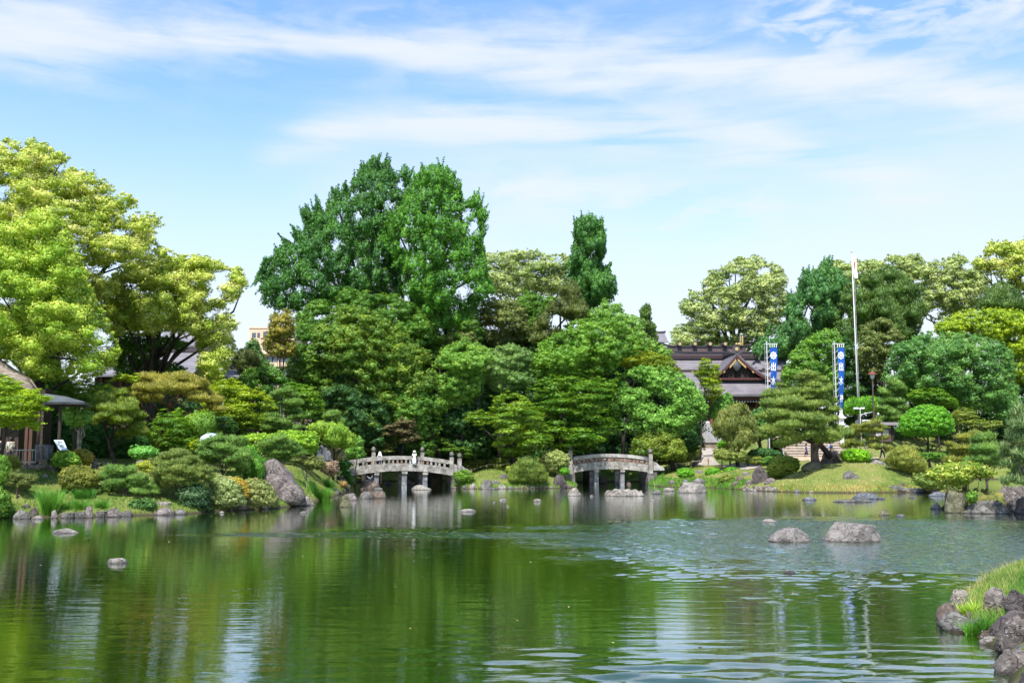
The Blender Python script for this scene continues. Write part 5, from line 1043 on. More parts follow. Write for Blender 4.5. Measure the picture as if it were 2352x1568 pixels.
# ---------------------------------------------------------------- rocks
def ico_sub(n):
    v, f = ICO; v = [tuple(x) for x in v]; f = [tuple(x) for x in f]
    for _ in range(n):
        cache = {}; nf = []
        def mid(a, b_):
            k = (min(a, b_), max(a, b_))
            if k not in cache:
                m = np.array(v[a]) + np.array(v[b_]); m /= np.linalg.norm(m); v.append(tuple(m)); cache[k] = len(v) - 1
            return cache[k]
        for a, b_, c in f:
            x, y, z = mid(a, b_), mid(b_, c), mid(c, a); nf += [(a, x, z), (b_, y, x), (c, z, y), (x, y, z)]
        f = nf
    return np.array(v), np.array(f)
IS3, IS2, IS4 = ico_sub(3), ico_sub(2), ico_sub(4)
def rock_mesh(rng, w, h, d, ang=.5, sub=3, below=.4, shape='dome'):
    v, f = {2: IS2, 3: IS3, 4: IS4}[sub]; v = v.copy()
    # planar cuts make facets
    for _ in range(int(5 + ang * 9)):
        nn = nrm(rng.normal(size=(1, 3)))[0]; nn[2] = abs(nn[2]) * .8 + .05; nn /= np.linalg.norm(nn); lim = rng.uniform(.68, .93) + (1 - ang) * .14
        e = v @ nn - lim; v = v - np.where(e > 0, e, 0)[:, None] * nn * .92
    ph = rng.uniform(0, 6, 9)
    for k, am in ((2.1, .06), (4.3, .035), (9.0, .016)):
        s = np.sin(v[:, 0] * k + ph[0] + 1.7 * np.sin(v[:, 1] * k * .7 + ph[1])) * np.sin(v[:, 1] * k * 1.1 + ph[2] + v[:, 2] * k + ph[3])
        v = v * (1 + am * s[:, None])
    if sub >= 3:      # crevices
        for k, am in ((5.5, .075), (11.0, .045), (21.0, .022)):
            if sub == 3 and k > 12: continue
            s = np.abs(np.sin(v[:, 0] * k + ph[4] + 2.1 * np.sin(v[:, 2] * k * .5 + ph[5]) + 1.4 * np.sin(v[:, 1] * k * .6 + ph[6])))
            v = v * (1 - am * (.4 + ang) * ((1 - s) ** 3)[:, None])
    if shape == 'flat': v[:, 2] = np.where(v[:, 2] > .5, .5 + (v[:, 2] - .5) * .25 + .10 * np.sin(v[:, 0] * 9 + ph[7]) * np.sin(v[:, 1] * 7 + ph[8]) + .06 * np.sin(v[:, 0] * 23 + ph[1]), v[:, 2])
    if shape == 'wedge': v[:, 2] = np.where(v[:, 2] > 0, v[:, 2] * (1.0 - .5 * np.clip(v[:, 0] + .2, 0, 1)), v[:, 2])
    if shape == 'trap': v[:, 2] = np.clip(v[:, 2] * 1.5, -1, .82 - .12 * v[:, 0]); v[:, 0] *= (1 + .12 * (1 - np.clip(v[:, 2], 0, 1)))
    if shape == 'hump': v[:, 2] = np.where(v[:, 2] > 0, np.sqrt(np.clip(v[:, 2], 0, 1)) * (1 - .42 * np.clip(v[:, 0] + .25, 0, 1.2)), v[:, 2])
    if shape == 'point': v[:, :2] *= (1.05 - .55 * np.clip(v[:, 2:3], 0, 1))
    lo, hi = v.min(0), v.max(0)
    v[:, 0] = (v[:, 0] - (lo[0] + hi[0]) / 2) / (hi[0] - lo[0]) * w; v[:, 1] = (v[:, 1] - (lo[1] + hi[1]) / 2) / (hi[1] - lo[1]) * d
    v[:, 2] = np.where(v[:, 2] > 0, v[:, 2] / hi[2] * h, v[:, 2] / -lo[2] * below)
    return v, f
def rock(tg, x0, x1, yt, yb, mat, label, D=None, shape='dome', ang=.5, dep=.75, group=None, sub=3, name='boulder', cat='rock', smooth=False, sink=0.04):
    SEED[0] += 1; rng = np.random.default_rng(SEED[0] * 7 + 3)
    (a, t), (c, b_) = V(tg, x0, yt), V(tg, x1, yb)
    p = on_ground((a + c) / 2, b_) if D is None else at((a + c) / 2, b_, D)
    Dp = p.y; w = (c - a) * Dp / FOC; d = w * dep
    yc = p.y + d * .40
    h = (at((a + c) / 2, t, yc) - Vector((p.x, yc, p.z))).z; h = max(h, .04)
    v, f = rock_mesh(rng, w * 1.03, h + sink, d, ang, sub, max(.25, h * .5), shape)
    org = (p.x * yc / p.y, yc, p.z - sink)
    o = np_mesh(name, v + np.array(org), None, f, ROCKM[mat], None, smooth=smooth, origin=org)
    tag(o, label, cat, group); return o
# in the open water
rock('b7', 600, 1110, 290, 468, 'boulder', 'largest grey boulder standing in the open water, flat sloping top', shape='trap', ang=.7, sub=4)
rock('b7', 148, 520, 335, 470, 'boulder', 'grey boulder with white veins, left of the largest one in open water', shape='dome', ang=.6, sub=4)
rock('b7', 95, 235, 266, 300, 'pale', 'low yellowish rock behind the white-veined boulder', ang=.3)
rock('b7', 445, 570, 79, 108, 'blue', 'low dark rock off the grassy mound shore', ang=.5)
rock('b7', 880, 1105, 41, 98, 'blue', 'smooth blue-grey dome rock near the mound', ang=.1, dep=.6)
rock('b7', 715, 1065, 95, 125, 'grey', 'flat jagged slab in front of the smooth dome rock', shape='flat', ang=.8, dep=.4)
rock('b7', 1110, 1162, 79, 99, 'blue', 'small round rock right of the smooth dome rock', ang=.2, sub=2)
rock('b7', 1105, 1208, 181, 238, 'moss', 'small pointed mossy rock in the middle of the bay', shape='point', ang=.6)
rock('b7', 1245, 1335, 227, 249, 'blue', 'flat grey rock right of the pointed mossy one', ang=.3)
rock('b7', 1505, 1615, 305, 317, 'grey', 'nearly sunken rock in the ruffled water', ang=.3, sub=2)
rock('b7', 285, 395, 705, 740, 'dark', 'low dark rock alone in ruffled water below the two big boulders', ang=.2)
rock('b7', 1548, 1650, 125, 184, 'pale', 'whitish pointed rock left of the rock island', shape='point', ang=.8)
rock('b7', 1648, 1715, 135, 184, 'brown', 'brown rock between whitish rock and the rock island', ang=.5)
rock('b7', 1360, 1435, 75, 89, 'blue', 'thin dark rock in the bay behind the rock island', ang=.3, sub=2)
rock('b7', 1535, 1690, 35, 72, 'blue', 'flat slate rock behind the rock island, front of two', ang=.3)
rock('b7', 1560, 1680, 5, 42, 'grey', 'flat slate rock behind the rock island, rear of two', ang=.3)
rock('b8', 455, 698, 455, 498, 'pale', 'long low pale rock near the left bank', shape='wedge', ang=.4)
rock('b8', 922, 1086, 702, 758, 'pale', 'rounded pale rock alone in the lower left water', ang=.45)
rock('c3', 457, 735, 725, 862, 'brown', 'brown dome rock with two pigeons, under the first bridge', ang=.3)
rock('c3', 650, 778, 835, 868, 'grey', 'flat rock at the right foot of the pigeon rock', ang=.4)
rock('c3', 470, 640, 895, 985, 'grey', 'grey rock, left of the brown pair before the first bridge', ang=.4)
rock('c3', 632, 818, 877, 982, 'brown', 'brown angular rock, right one of the pair before the first bridge', ang=.7)
rock('c3', 225, 440, 912, 1010, 'purple', 'mauve rock behind the pale-topped split stone', ang=.6)
rock('c3', 185, 372, 938, 1102, 'moss', 'split stone with pale green top and black foot', shape='point', ang=.8)
rock('c3', 1160, 1448, 798, 868, 'pale', 'long smooth pale rock below the first bridge pier', shape='wedge', ang=.2)
rock('c3', 1800, 2025, 1122, 1166, 'pale', 'low pointed rock in open water between the bridges', ang=.5)
rock('c3', 2068, 2285, 725, 842, 'grey', 'speckled round boulder on the shore between the bridges', ang=.2)
rock('c3', 1700, 1828, 803, 848, 'brown', 'brown shore stone below the layered bush', ang=.4)
rock('c3', 1838, 1938, 806, 848, 'dark', 'dark shore stone beside the brown one', ang=.4)
rock('c3', 1938, 2038, 775, 852, 'pale', 'pale upright shore stone left of the speckled boulder', ang=.4)
rock('c3', 2110, 2352, 835, 862, 'grey', 'long flat slab in front of the speckled boulder', shape='flat', ang=.4, dep=.3)
rock('c3', 2230, 2352, 730, 790, 'grey', 'pale ridge stone behind the speckled boulder', ang=.6)
rock('c3', 1090, 1185, 728, 792, 'grey', 'stone seen under the first bridge, middle span', ang=.5, D=104)
rock('c3', 1175, 1242, 757, 797, 'pale', 'small pale stone seen under the first bridge', ang=.4, D=104)
rock('c3', 800, 910, 755, 795, 'purple', 'row of mauve stones seen behind the pigeon rock', ang=.6, D=104, dep=.5)
rock('c3', 1030, 1285, 612, 700, 'moss', 'mossy boulder seen through the middle span of the first bridge', ang=.3, D=108)
rock('c3', 240, 330, 838, 872, 'grey', 'flat shore stone left of the pigeon rock', ang=.4)
rock('c3', 80, 190, 855, 895, 'pale', 'flat pale shore stone by the pink bush', ang=.4)
rock('c4', 128, 240, 568, 632, 'purple', 'dark mauve stone on the lawn left of the pine shrub', ang=.4)
rock('c4', 755, 938, 575, 718, 'dark', 'large dark angular boulder left of the second bridge', ang=.9)
rock('c4', 885, 985, 688, 733, 'brown', 'small brown rock at the dark boulder foot', ang=.3)
rock('c4', 938, 1104, 730, 830, 'pale', 'pale domed rock in the water left of the second bridge', ang=.35, shape='point')
rock('c4', 1362, 1862, 742, 834, 'pale', 'wide flat reef-like rock in front of the second bridge', shape='flat', ang=.9, dep=.5, sub=4)
rock('c4', 538, 638, 862, 899, 'pale', 'little domed rock in open water before the pine shrub', ang=.3)
rock('c4', 128, 235, 866, 887, 'pale', 'long flat pale stone just above water', ang=.2, sub=2)
rock('c4', 55, 105, 900, 916, 'pale', 'tiny pale stone, leftmost in the open water between bridges', ang=.2, sub=2)
rock('c4', 215, 258, 940, 958, 'pale', 'tiny pale stone nearest the camera between bridges', ang=.2, sub=2)
rock('c4', 1200, 1253, 820, 838, 'pale', 'tiny white stone left of the reef-like rock', ang=.2, sub=2)
rock('c4', 1900, 1987, 873, 888, 'pale', 'thin pale stone right of the reef-like rock', ang=.2, sub=2)
rock('c4', 1935, 2052, 757, 808, 'grey', 'grey rock between the reef-like rock and the shore', ang=.5)
rock('c4', 2070, 2198, 730, 777, 'pale', 'flat-topped pale rock off the right shore', shape='flat', ang=.5)
rock('c4', 1300, 1412, 587, 678, 'purple', 'mauve boulder seen under the second bridge', ang=.3, D=109)
rock('c4', 1628, 1692, 645, 698, 'brown', 'small pointed stone under the right span of the second bridge', ang=.8, shape='point')
rock('c4', 2128, 2220, 643, 700, 'grey', 'round grey stone on the shore right of the second bridge', ang=.2)
rock('c4', 90, 225, 690, 748, 'pale', 'pale shore rock left of the pine shrub', ang=.6)
SMALL = 'small stones along the far waterline'
ORD = ['first', 'second', 'third', 'fourth', 'fifth', 'sixth', 'seventh', 'eighth', 'ninth', 'tenth', 'eleventh', 'twelfth']
for ki, (x0, x1, y0, y1) in enumerate([(228, 300, 715, 745), (300, 372, 718, 745), (375, 450, 710, 742), (450, 500, 693, 732), (480, 572, 708, 742), (590, 650, 705, 738), (650, 720, 705, 735), (720, 778, 708, 736), (2210, 2262, 680, 706), (1948, 2000, 668, 700), (2005, 2060, 672, 702), (2262, 2320, 673, 706)]):
    rock('c4', x0, x1, y0, y1, ['grey', 'pale', 'dark', 'brown'][x0 % 4], (['grey', 'pale', 'dark', 'brown'][x0 % 4]) + (' small stone, %s from the left in the waterline row below the pine shrub' % ORD[ki] if ki < 8 else ' small stone, %s from the left on the shore right of the second bridge' % ORD[ki - 8]), group=SMALL, sub=2, ang=.4, cat='stone', name='shore_stone')
rock('c5', 235, 508, 1403, 1502, 'pale', 'large pale tent-shaped rock off the right shore', ang=.8)
rock('c5', 365, 512, 1370, 1445, 'grey', 'pale angular rock behind the tent-shaped one', ang=.8)
rock('c5', 165, 232, 1385, 1434, 'purple', 'mauve shore stone left of the pale angular rock', ang=.3)
rock('c5', 285, 360, 1380, 1420, 'blue', 'blue-grey stone behind the tent-shaped rock', ang=.3)
rock('c5', 915, 1058, 1255, 1412, 'dark', 'tall dark grey boulder beside the coral azalea', ang=.6, sub=4)
rock('c5', 1025, 1138, 1365, 1415, 'purple', 'reddish low stone right of the tall dark boulder', ang=.3)
rock('c5', 765, 850, 1345, 1405, 'brown', 'brown stone left of the tall dark boulder', ang=.6)
rock('c5', 730, 805, 1395, 1455, 'brown', 'brown shore stone below the speckled bush', ang=.6)
rock('c5', 855, 925, 1385, 1435, 'purple', 'mauve stone at the foot of the tall dark boulder', ang=.5)
rock('c5', 820, 905, 1310, 1350, 'pale', 'pale flat stone at the end of the path by the boulder', ang=.5)
rock('c5', 265, 350, 1262, 1286, 'blue', 'flat blue stone set in the lawn', ang=.2, dep=.6)
rock('c5', 405, 482, 1300, 1325, 'blue', 'second flat stone set in the lawn above the clipped pair', ang=.2, dep=.6)
for i in range(26):
    r_ = random.Random(i * 3 + 1); x = 830 + i * 11.5 + r_.uniform(-5, 5); y = 1462 + r_.uniform(-14, 14) + (8 if i < 12 else 3)
    rock('c5', x, x + r_.uniform(22, 42), y - r_.uniform(14, 24), y + 8, ['pale', 'grey', 'pale', 'brown'][i % 4], 'pale pebble in the heap at the left foot of the mound', group='pebbles heaped at the mound foot', sub=2, ang=.4, cat='stone', name='shore_stone')
rock('c6', 405, 602, 1110, 1240, 'brown', 'large brown angular boulder on the mound behind the trunk', ang=.8, D=95, sub=4)
rock('c6', 240, 455, 1220, 1288, 'moss', 'greenish rounded rock at the mound pine foot', ang=.4, D=91)
rock('c6', 603, 787, 1298, 1386, 'grey', 'layered grey rock lying on the mound grass', ang=.9, shape='wedge')
rock('c6', 830, 993, 1203, 1265, 'pale', 'white-flecked rock at the right shoulder of the mound', ang=.9, D=94)
rock('c6', 985, 1165, 1430, 1482, 'grey', 'grey slab at the right end of the mound shore', shape='flat', ang=.4)
rock('c6', 1110, 1165, 1408, 1440, 'brown', 'small stone above the grey shore slab', ang=.4)
rock('c6', 172, 238, 1470, 1497, 'blue', 'dark wet stone at the mound waterline', ang=.3)
rock('c6', 300, 345, 1482, 1500, 'pale', 'small pale stone right of the dark wet one', ang=.3, sub=2)
rock('c6', 1130, 1255, 1450, 1492, 'grey', 'low slab, second right of the mound shore', shape='flat', ang=.4)
rock('c6', 1240, 1345, 1455, 1500, 'blue', 'blue-grey slab, third right of the mound shore', shape='flat', ang=.4)
rock('c7', 355, 460, 1150, 1190, 'blue', 'blocky stone under the dark small-leaved bush', ang=.6)
# left bank stones
LB = [(115, 258, 292, 374, 'grey', 'wide grey stone, leftmost of the left bank edging'), (250, 332, 275, 350, 'dark', 'dark stone between grass clump and wide grey stone'), (180, 265, 243, 292, 'dark', 'dark stone above the leftmost bank stones'),
      (270, 372, 345, 378, 'pale', 'pale broken stone at the water below the grass clump'), (435, 492, 295, 370, 'purple', 'mauve upright stone right of the tall grass clump'), (455, 532, 256, 292, 'grey', 'flat grey stone above the bank edging'),
      (718, 799, 262, 365, 'purple', 'tall mauve stone between the mossy stumps'), (903, 1037, 277, 358, 'purple', 'broad mauve stone with dark cleft on the left bank'), (1028, 1132, 298, 352, 'grey', 'round grey stone before the ivy'),
      (1323, 1490, 272, 342, 'purple', 'blocky mauve stone, left of the pair under the shore pine'), (1485, 1594, 288, 337, 'grey', 'rounded stone, right of the pair under the shore pine'), (2003, 2112, 235, 290, 'brown', 'brownish stone before the pale clipped mound'),
      (2228, 2298, 250, 287, 'pale', 'whitish block at the end of the pale clipped mound'), (1870, 1922, 307, 326, 'pale', 'tiny pale stone in water by the mound'), (1968, 1994, 292, 304, 'pale', 'tiniest pale stone in water by the mound')]
for x0, x1, y0, y1, m_, l_ in LB: rock('b8', x0, x1, y0, y1, m_, l_, ang=.35 if m_ != 'pale' else .6)
def stump(x0, x1, y0, y1, label):
    (a, t), (c, b_) = V('b8', x0, y0), V('b8', x1, y1); p = on_ground((a + c) / 2, b_); w = (c - a) * p.y / FOC * .5; h = (b_ - t) * p.y / FOC
    rng = np.random.default_rng(int(x0)); mb = MB(); n = 28
    k0 = 0
    for z, k in ((-.3, 1.02), (0, 1.02), (h * .5, 1.0), (h, .96), (h, .01)):
        for j in range(n):
            u = 2 * math.pi * j / n; r = w * k * (1 + .045 * (-1) ** j); mb.v.append((p.x + r * math.cos(u), p.y + w + r * math.sin(u), p.z + z))
    for i in range(4):
        for j in range(n): q = i * n; mb.f.append((q + j, q + (j + 1) % n, q + n + (j + 1) % n, q + n + j))
    tag(mb.build('edging_stump', ROCKM['grey'], None, origin=(p.x, p.y + w, p.z)), label, 'stump', 'fluted stumps edging the left bank')
stump(505, 610, 326, 369, 'fluted grey stump, leftmost of three edging the bank')
stump(620, 730, 320, 366, 'fluted grey stump in the middle, beside the tall mauve stone')
stump(803, 903, 312, 359, 'fluted grey stump, rightmost of three edging the bank')
# the great boulder and its slab
rock('c2', 785, 1160, 903, 1215, 'purple', 'great mauve boulder with white lichen top on the left bank', D=64.5, ang=.45, sub=4, dep=.8, shape='hump')
rock('c2', 935, 1195, 1120, 1240, 'purple', 'lower shoulder rock at the foot of the great boulder', D=63.5, ang=.5, sub=3)
rock('c2', 930, 1290, 1200, 1290, 'pale', 'long pale ledge running into the water below the great boulder', shape='flat', ang=.8, sub=4, dep=.5)
rock('c2', 600, 705, 1275, 1330, 'brown', 'brown stone at the water before the second pale mound', ang=.4)
rock('c2', 1145, 1210, 1345, 1362, 'pale', 'flat stone in water below the grass clump', ang=.2, sub=2)
rock('c2', 1287, 1365, 790, 900, 'blue', 'tall slanting blue standing stone behind the bushes', D=80, ang=.5, dep=.5)
rock('c2', 1340, 1390, 810, 880, 'grey', 'round grey stone behind the blue standing stone', D=82, ang=.3, dep=.5)
rock('c2', 1362, 1412, 840, 900, 'blue', 'small blue stone right of the standing stone', D=79, ang=.4)
rock('c3', 150, 255, 398, 450, 'grey', 'smooth grey stone beside the camellia at the bridge end', D=95, ang=.1)
rock('c1', 835, 940, 922, 962, 'purple', 'low mauve stone on the lawn below the round pine', ang=.3)
rock('c1', 1135, 1225, 915, 945, 'purple', 'flat mauve stone near the pale green plant', D=64, ang=.3)
rock('c1', 1225, 1340, 905, 940, 'brown', 'flat brown stone behind the yellow-green bush', D=65, ang=.4)
rock('c1', 765, 822, 900, 965, 'purple', 'small dark stone right of the orange bush', D=63, ang=.4)
rock('c1', 358, 405, 1030, 1068, 'pale', 'pale broken stone on the left slope', ang=.8)
rock('c1', 1270, 1430, 1262, 1300, 'pale', 'flat pale stepping stone on the left slope', ang=.3, shape='flat')
for i, x in enumerate((180, 240, 300, 360, 410)):
    rock('c1', x, x + 66, 952, 972 + i * 2, 'pale', 'flat pale paving stone before the hut, %s from the left' % ORD[i], ang=.3, shape='flat', D=60.5, group='flat stones paving the hut edge', sub=2, cat='stone', name='paving_stone')
# near right bank
NB = [(550, 765, 545, 700, 'pale', 'pale cream stone, farthest on the near right bank', 'dome', .6), (575, 775, 655, 748, 'grey', 'flat grey slab under the pale cream stone', 'flat', .5), (400, 500, 760, 830, 'blue', 'low blue stone at the outer left of the near bank', 'dome', .3),
      (398, 712, 695, 897, 'brown', 'brown sloping boulder at the tip of the near bank', 'wedge', .5), (440, 765, 790, 955, 'grey', 'grey boulder in front of the brown sloping one', 'dome', .5), (492, 848, 862, 998, 'grey', 'wide grey boulder with orange stains at the near waterline', 'dome', .4),
      (700, 795, 785, 880, 'brown', 'small pinkish stone among the near bank grass', 'dome', .8), (795, 885, 850, 980, 'purple', 'mauve stone standing below the near bank grass', 'dome', .7), (870, 1005, 990, 1062, 'brown', 'orange-brown wet stones in the near corner', 'flat', .7)]
for x0, x1, y0, y1, m_, l_, sh_, an_ in NB: rock('c8', x0, x1, y0, y1, m_, l_, shape=sh_, ang=an_, sub=4)
rock('c8', 893, 1185, 530, 725, 'purple', 'mauve boulder half sunk in the near bank grass', D=20.6, ang=.5, sub=4)
rock('c8', 1150, 1420, 550, 770, 'dark', 'shaded boulder partly behind long grass at the right edge', D=19.8, ang=.5, sub=4)
rock('c8', 990, 1500, 770, 1070, 'dark', 'big dark boulder with vertical face on the near bank', D=18.6, ang=.8, sub=4, dep=.6)
rock('c8', 1028, 1520, 828, 1152, 'purple', 'pointed mauve boulder leaning over the near water', D=17.6, ang=.8, sub=4, dep=.5, shape='point')
rock('c8', 848, 1068, 1058, 1138, 'pale', 'pale grey wedge stone in the water of the near corner', ang=.6, sub=4)
rock('c8', 1018, 1480, 1200, 1455, 'purple', 'large mauve slab rising from the near water at the right edge', ang=.6, sub=4, dep=.6)
rock('c8', 1270, 1600, 1370, 1640, 'dark', 'dark boulder cut by the bottom right corner', D=14.6, ang=.6, sub=4)
rock('c8', 1240, 1420, 1160, 1220, 'blue', 'thin slate stone behind the large mauve slab', D=17.2, ang=.6, sub=3)
# rock island at the right
ri = empty('rock_island', at(*V('c7', 980, 1350), 58), 'rocky islet with mossy turf top at the right edge', 'islet')
def isl(x0, x1, yt, yb, D, mat, nm, ang=.6, dep=.6, shape='dome', z0=None):
    SEED[0] += 1; rng = np.random.default_rng(SEED[0]); (a, t), (c, b_) = V('c7', x0, yt), V('c7', x1, yb); p = at((a + c) / 2, b_, D)
    w = (c - a) * D / FOC; h = (b_ - t) * D / FOC; v, f = rock_mesh(rng, w, h, w * dep, ang, 4, .5, shape); np_mesh(nm, v + np.array((p.x, p.y + w * dep * .4, max(0, p.z) - .03)), None, f, ROCKM[mat] if isinstance(mat, str) else mat, None, parent=ri)
TURF = mat_noise('mossy_turf', (.045, .06, .012), (.21, .19, .05), 2.2, .95, .6, c3=(.12, .14, .03), spots=((.10, .07, .04), 4.0, .60, .6))
isl(770, 1180, 1250, 1362, 56.6, 'grey', 'rock_base', .8, .5, 'flat')
isl(605, 800, 1170, 1362, 57.2, 'moss', 'rock_base', .6, .6)
isl(1010, 1420, 1125, 1330, 58.5, 'purple', 'rock_base', .7, .5, 'flat')
isl(640, 1150, 1150, 1320, 58.4, TURF, 'turf_top', .2, .35, 'flat')
isl(590, 680, 1165, 1290, 58.2, 'brown', 'rock_base', .7, .6)
rock('c7', 1160, 1330, 1215, 1368, 'dark', 'dark rock joined to the islet at the right edge', D=56.2, ang=.6, sub=4)

# ---------------------------------------------------------------- bridges
def bridge(name, label, L, Wd, loc, rot, zb_end, rise, hs, piers, nseg, style, post_ends, base_z=0.0):
    """local frame: x along the span, y across (0 = near face), z up"""
    root = empty(name, loc, label, 'bridge')
    T = Matrix.Translation(loc) @ Matrix.Rotation(rot, 4, 'Z')
    def zb(x): u = 2 * x / L; return zb_end + rise * (1 - u * u)
    def arcblock(x0, x1, y0, y1, off, h, n=4):
        mb = MB(); vs = []
        for i in range(n + 1):
            x = x0 + (x1 - x0) * i / n; z = zb(x) + off - loc[2]
            vs += [(x, y0, z), (x, y1, z), (x, y1, z + h), (x, y0, z + h)]
        fs = [(0, 3, 2, 1)]
        for i in range(n):
            a = i * 4; fs += [(a, a + 1, a + 5, a + 4), (a + 1, a + 2, a + 6, a + 5), (a + 2, a + 3, a + 7, a + 6), (a + 3, a, a + 4, a + 7)]
        a = n * 4; fs += [(a, a + 1, a + 2, a + 3)]
        mb.add(vs, fs); return mb
    def put(mb, nm, mat): return mb.xf(T).build(nm, mat, root)
    h1, h2, h3, h4 = hs            # beam, kerb, opening, rail heights
    rng = random.Random(int(L * 10))
    def cuts(n, j=.03): 
        c = [-L / 2] + [-L / 2 + L * (i + rng.uniform(-.12, .12)) / n for i in range(1, n)] + [L / 2]; return c
    for side, y0 in ((0, 0.0), (1, Wd - .42)):
        c = cuts(nseg[0])
        for a, b_ in zip(c, c[1:]): put(arcblock(a + .012, b_ - .012, y0 + rng.uniform(0, .012), y0 + .42, 0, h1), 'arch_beam', STONE)
        c = cuts(nseg[1])
        for a, b_ in zip(c, c[1:]): put(arcblock(a + .010, b_ - .010, y0 + .05 + rng.uniform(0, .015), y0 + .36, h1 + .004, h2 - .01), 'kerb_stone', STONE)
        c = cuts(nseg[2])
        yr = y0 + .09
        for a, b_ in zip(c, c[1:]): put(arcblock(a + .012, b_ - .012, yr - .05 + rng.uniform(0, .015), yr + .21, h1 + h2 + h3, h4), 'rail_stone', STONE if style == 'open' else STONE2)
        if style == 'open':
            for k in range(1, 12):
                x = -L / 2 + L * k / 12; put(arcblock(x - .10, x + .10, yr, yr + .16, h1 + h2 - .004, h3 + .002, 1), 'baluster', STONED if k % 3 == 0 else STONE)
        else:
            n = 6
            for k in range(n):
                x0 = -L / 2 + L * k / n; x1 = -L / 2 + L * (k + 1) / n; w = x1 - x0
                # stained panel with a long pierced opening: four pieces round the hole
                for (a, b_, o, hh) in ((x0 + .02, x1 - .02, h1 + h2, h3 * .28), (x0 + .02, x1 - .02, h1 + h2 + h3 * .72, h3 * .276), (x0 + .02, x0 + w * .24, h1 + h2 + h3 * .281, h3 * .438), (x1 - w * .24, x1 - .02, h1 + h2 + h3 * .281, h3 * .438)):
                    put(arcblock(a, b_, yr + .03, yr + .14, o, hh, 2), 'panel_stone', STONED)
                mb = MB(); x = (x0 + x1) / 2; z = zb(x) + h1 + h2 + h3 * .5 - loc[2]
                mb.lathe((0, 0, 0), [(.001, -.09), (.06, -.07), (.085, 0), (.06, .07), (.001, .09)], 8); mb.v = [(x + v[2] * 3.0 * .8, yr + .08 + v[1] * .6, z + v[0] * .9) for v in mb.v]
                put(mb, 'carved_boss', STONE)
    put(arcblock(-L / 2, L / 2, .42, Wd - .42, h1 * .55, .25, 12), 'deck', STONE2)
    for x, w in piers:
        for y in (.18, Wd - .62):
            mb = MB(); top = zb(x) - loc[2]
            mb.box((x, y + .22, (top - .28 + base_z - .6 - loc[2]) / 2), (w, w * .95, top - .28 - (base_z - .6 - loc[2])), taper=.94)
            put(mb, 'pier', PIERM)
        mb = MB(); mb.box((x, Wd / 2, zb(x) - .15 - loc[2]), (w * 1.1, Wd - .1, .26)); put(mb, 'cross_beam', STONE)
    for s in (-1, 1):    # abutments
        mb = MB(); x = s * (L / 2 + .35); mb.box((x, Wd / 2, (zb_end - .6) / 2 - loc[2] + .05), (1.0, Wd + .2, zb_end + .5)); put(mb, 'abutment', ROCKM['grey'])
    for (x, y, hh, w) in post_ends:
        mb = MB(); z0 = zb(min(max(x, -L / 2), L / 2)) - loc[2] - .1
        mb.box((x, y, z0 + hh / 2), (w, w, hh), taper=.97)
        p = put(mb, 'end_post', STONE)
        cb = MB(); r = w * .58
        cb.lathe((x, y, z0 + hh), [(r * .8, 0), (r * .8, .06), (r * .62, .07), (r * .60, .12), (r * .95, .16), (r * 1.08, .26), (r * 1.0, .38), (r * .7, .50), (r * .25, .56), (.01, .58 if style == 'open' else .62)], 14)
        o = cb.xf(T).build('post_cap', ROCKM['grey'], p, smooth=True)
    # scroll-shaped wing stones beyond the right near post
    for s in (1,):
        for y in (.1, Wd - .3):
            mb = MB(); x0 = s * (L / 2 + .55); z0 = zb_end - loc[2] + .2; prof = [(0, .95), (.35, .80), (.6, .55), (.95, .42), (1.15, .2), (1.2, 0), (0, 0)]
            n = len(prof); mb.v = [(x0 + a, y, z0 + c) for a, c in prof] + [(x0 + a, y + .22, z0 + c) for a, c in prof]
            mb.f = [tuple(range(n))[::-1], tuple(range(n, 2 * n))] + [(i, (i + 1) % n, n + (i + 1) % n, n + i) for i in range(n)]
            put(mb, 'wing_stone', STONE2)
    return root, T, zb
B1a = at(801, 1085, 94.6); B1b = at(1041, 1085, 97.2)
c1_ = (B1a + B1b) / 2; L1 = (Vector((B1b.x, B1b.y, 0)) - Vector((B1a.x, B1a.y, 0))).length; r1 = math.atan2(B1b.y - B1a.y, B1b.x - B1a.x)
br1, T1, zb1 = bridge('stone_bridge', 'arched grey stone bridge with open baluster rail, left of the two', L1, 3.0, (c1_.x, c1_.y, 0), r1, 1.10, .50, (.46, .25, .37, .34),
       [(-L1 * .235, .42), (L1 * .215 - .15 * 0 - .45, .48), (L1 * .215 + 1.05, .44)][0:1] + [(L1 * .02 + .1, .48), (L1 * .215 + .15, .46)], (5, 8, 6), 'open',
       [(L1 / 2 + .62, .05, 1.75, .36), (L1 / 2 - .15 + .55, 2.75, 1.85, .38), (-L1 * .235, 2.85, 1.95, .36), (L1 * .245, 2.85, 1.95, .34), (-L1 / 2 - .3, .05, 1.6, .36)])
B2a = at(1317, 1080, 103.2); B2b = at(1490, 1080, 104.4)
c2_ = (B2a + B2b) / 2; L2 = (Vector((B2b.x, B2b.y, 0)) - Vector((B2a.x, B2a.y, 0))).length; r2 = math.atan2(B2b.y - B2a.y, B2b.x - B2a.x)
br2, T2, zb2 = bridge('stone_bridge', 'shorter pale stone bridge with carved brown panels, right of the two', L2, 3.0, (c2_.x, c2_.y, 0), r2, 1.28, .36, (.40, .36, .46, .34),
       [(-L2 * .19, .44), (L2 * .155, .44)], (4, 5, 4), 'panel',
       [(L2 / 2 + .22, .1, 1.95, .42), (L2 / 2 - .05, 2.8, 1.95, .42), (-L2 / 2 - .30, .1, 2.35, .42)])
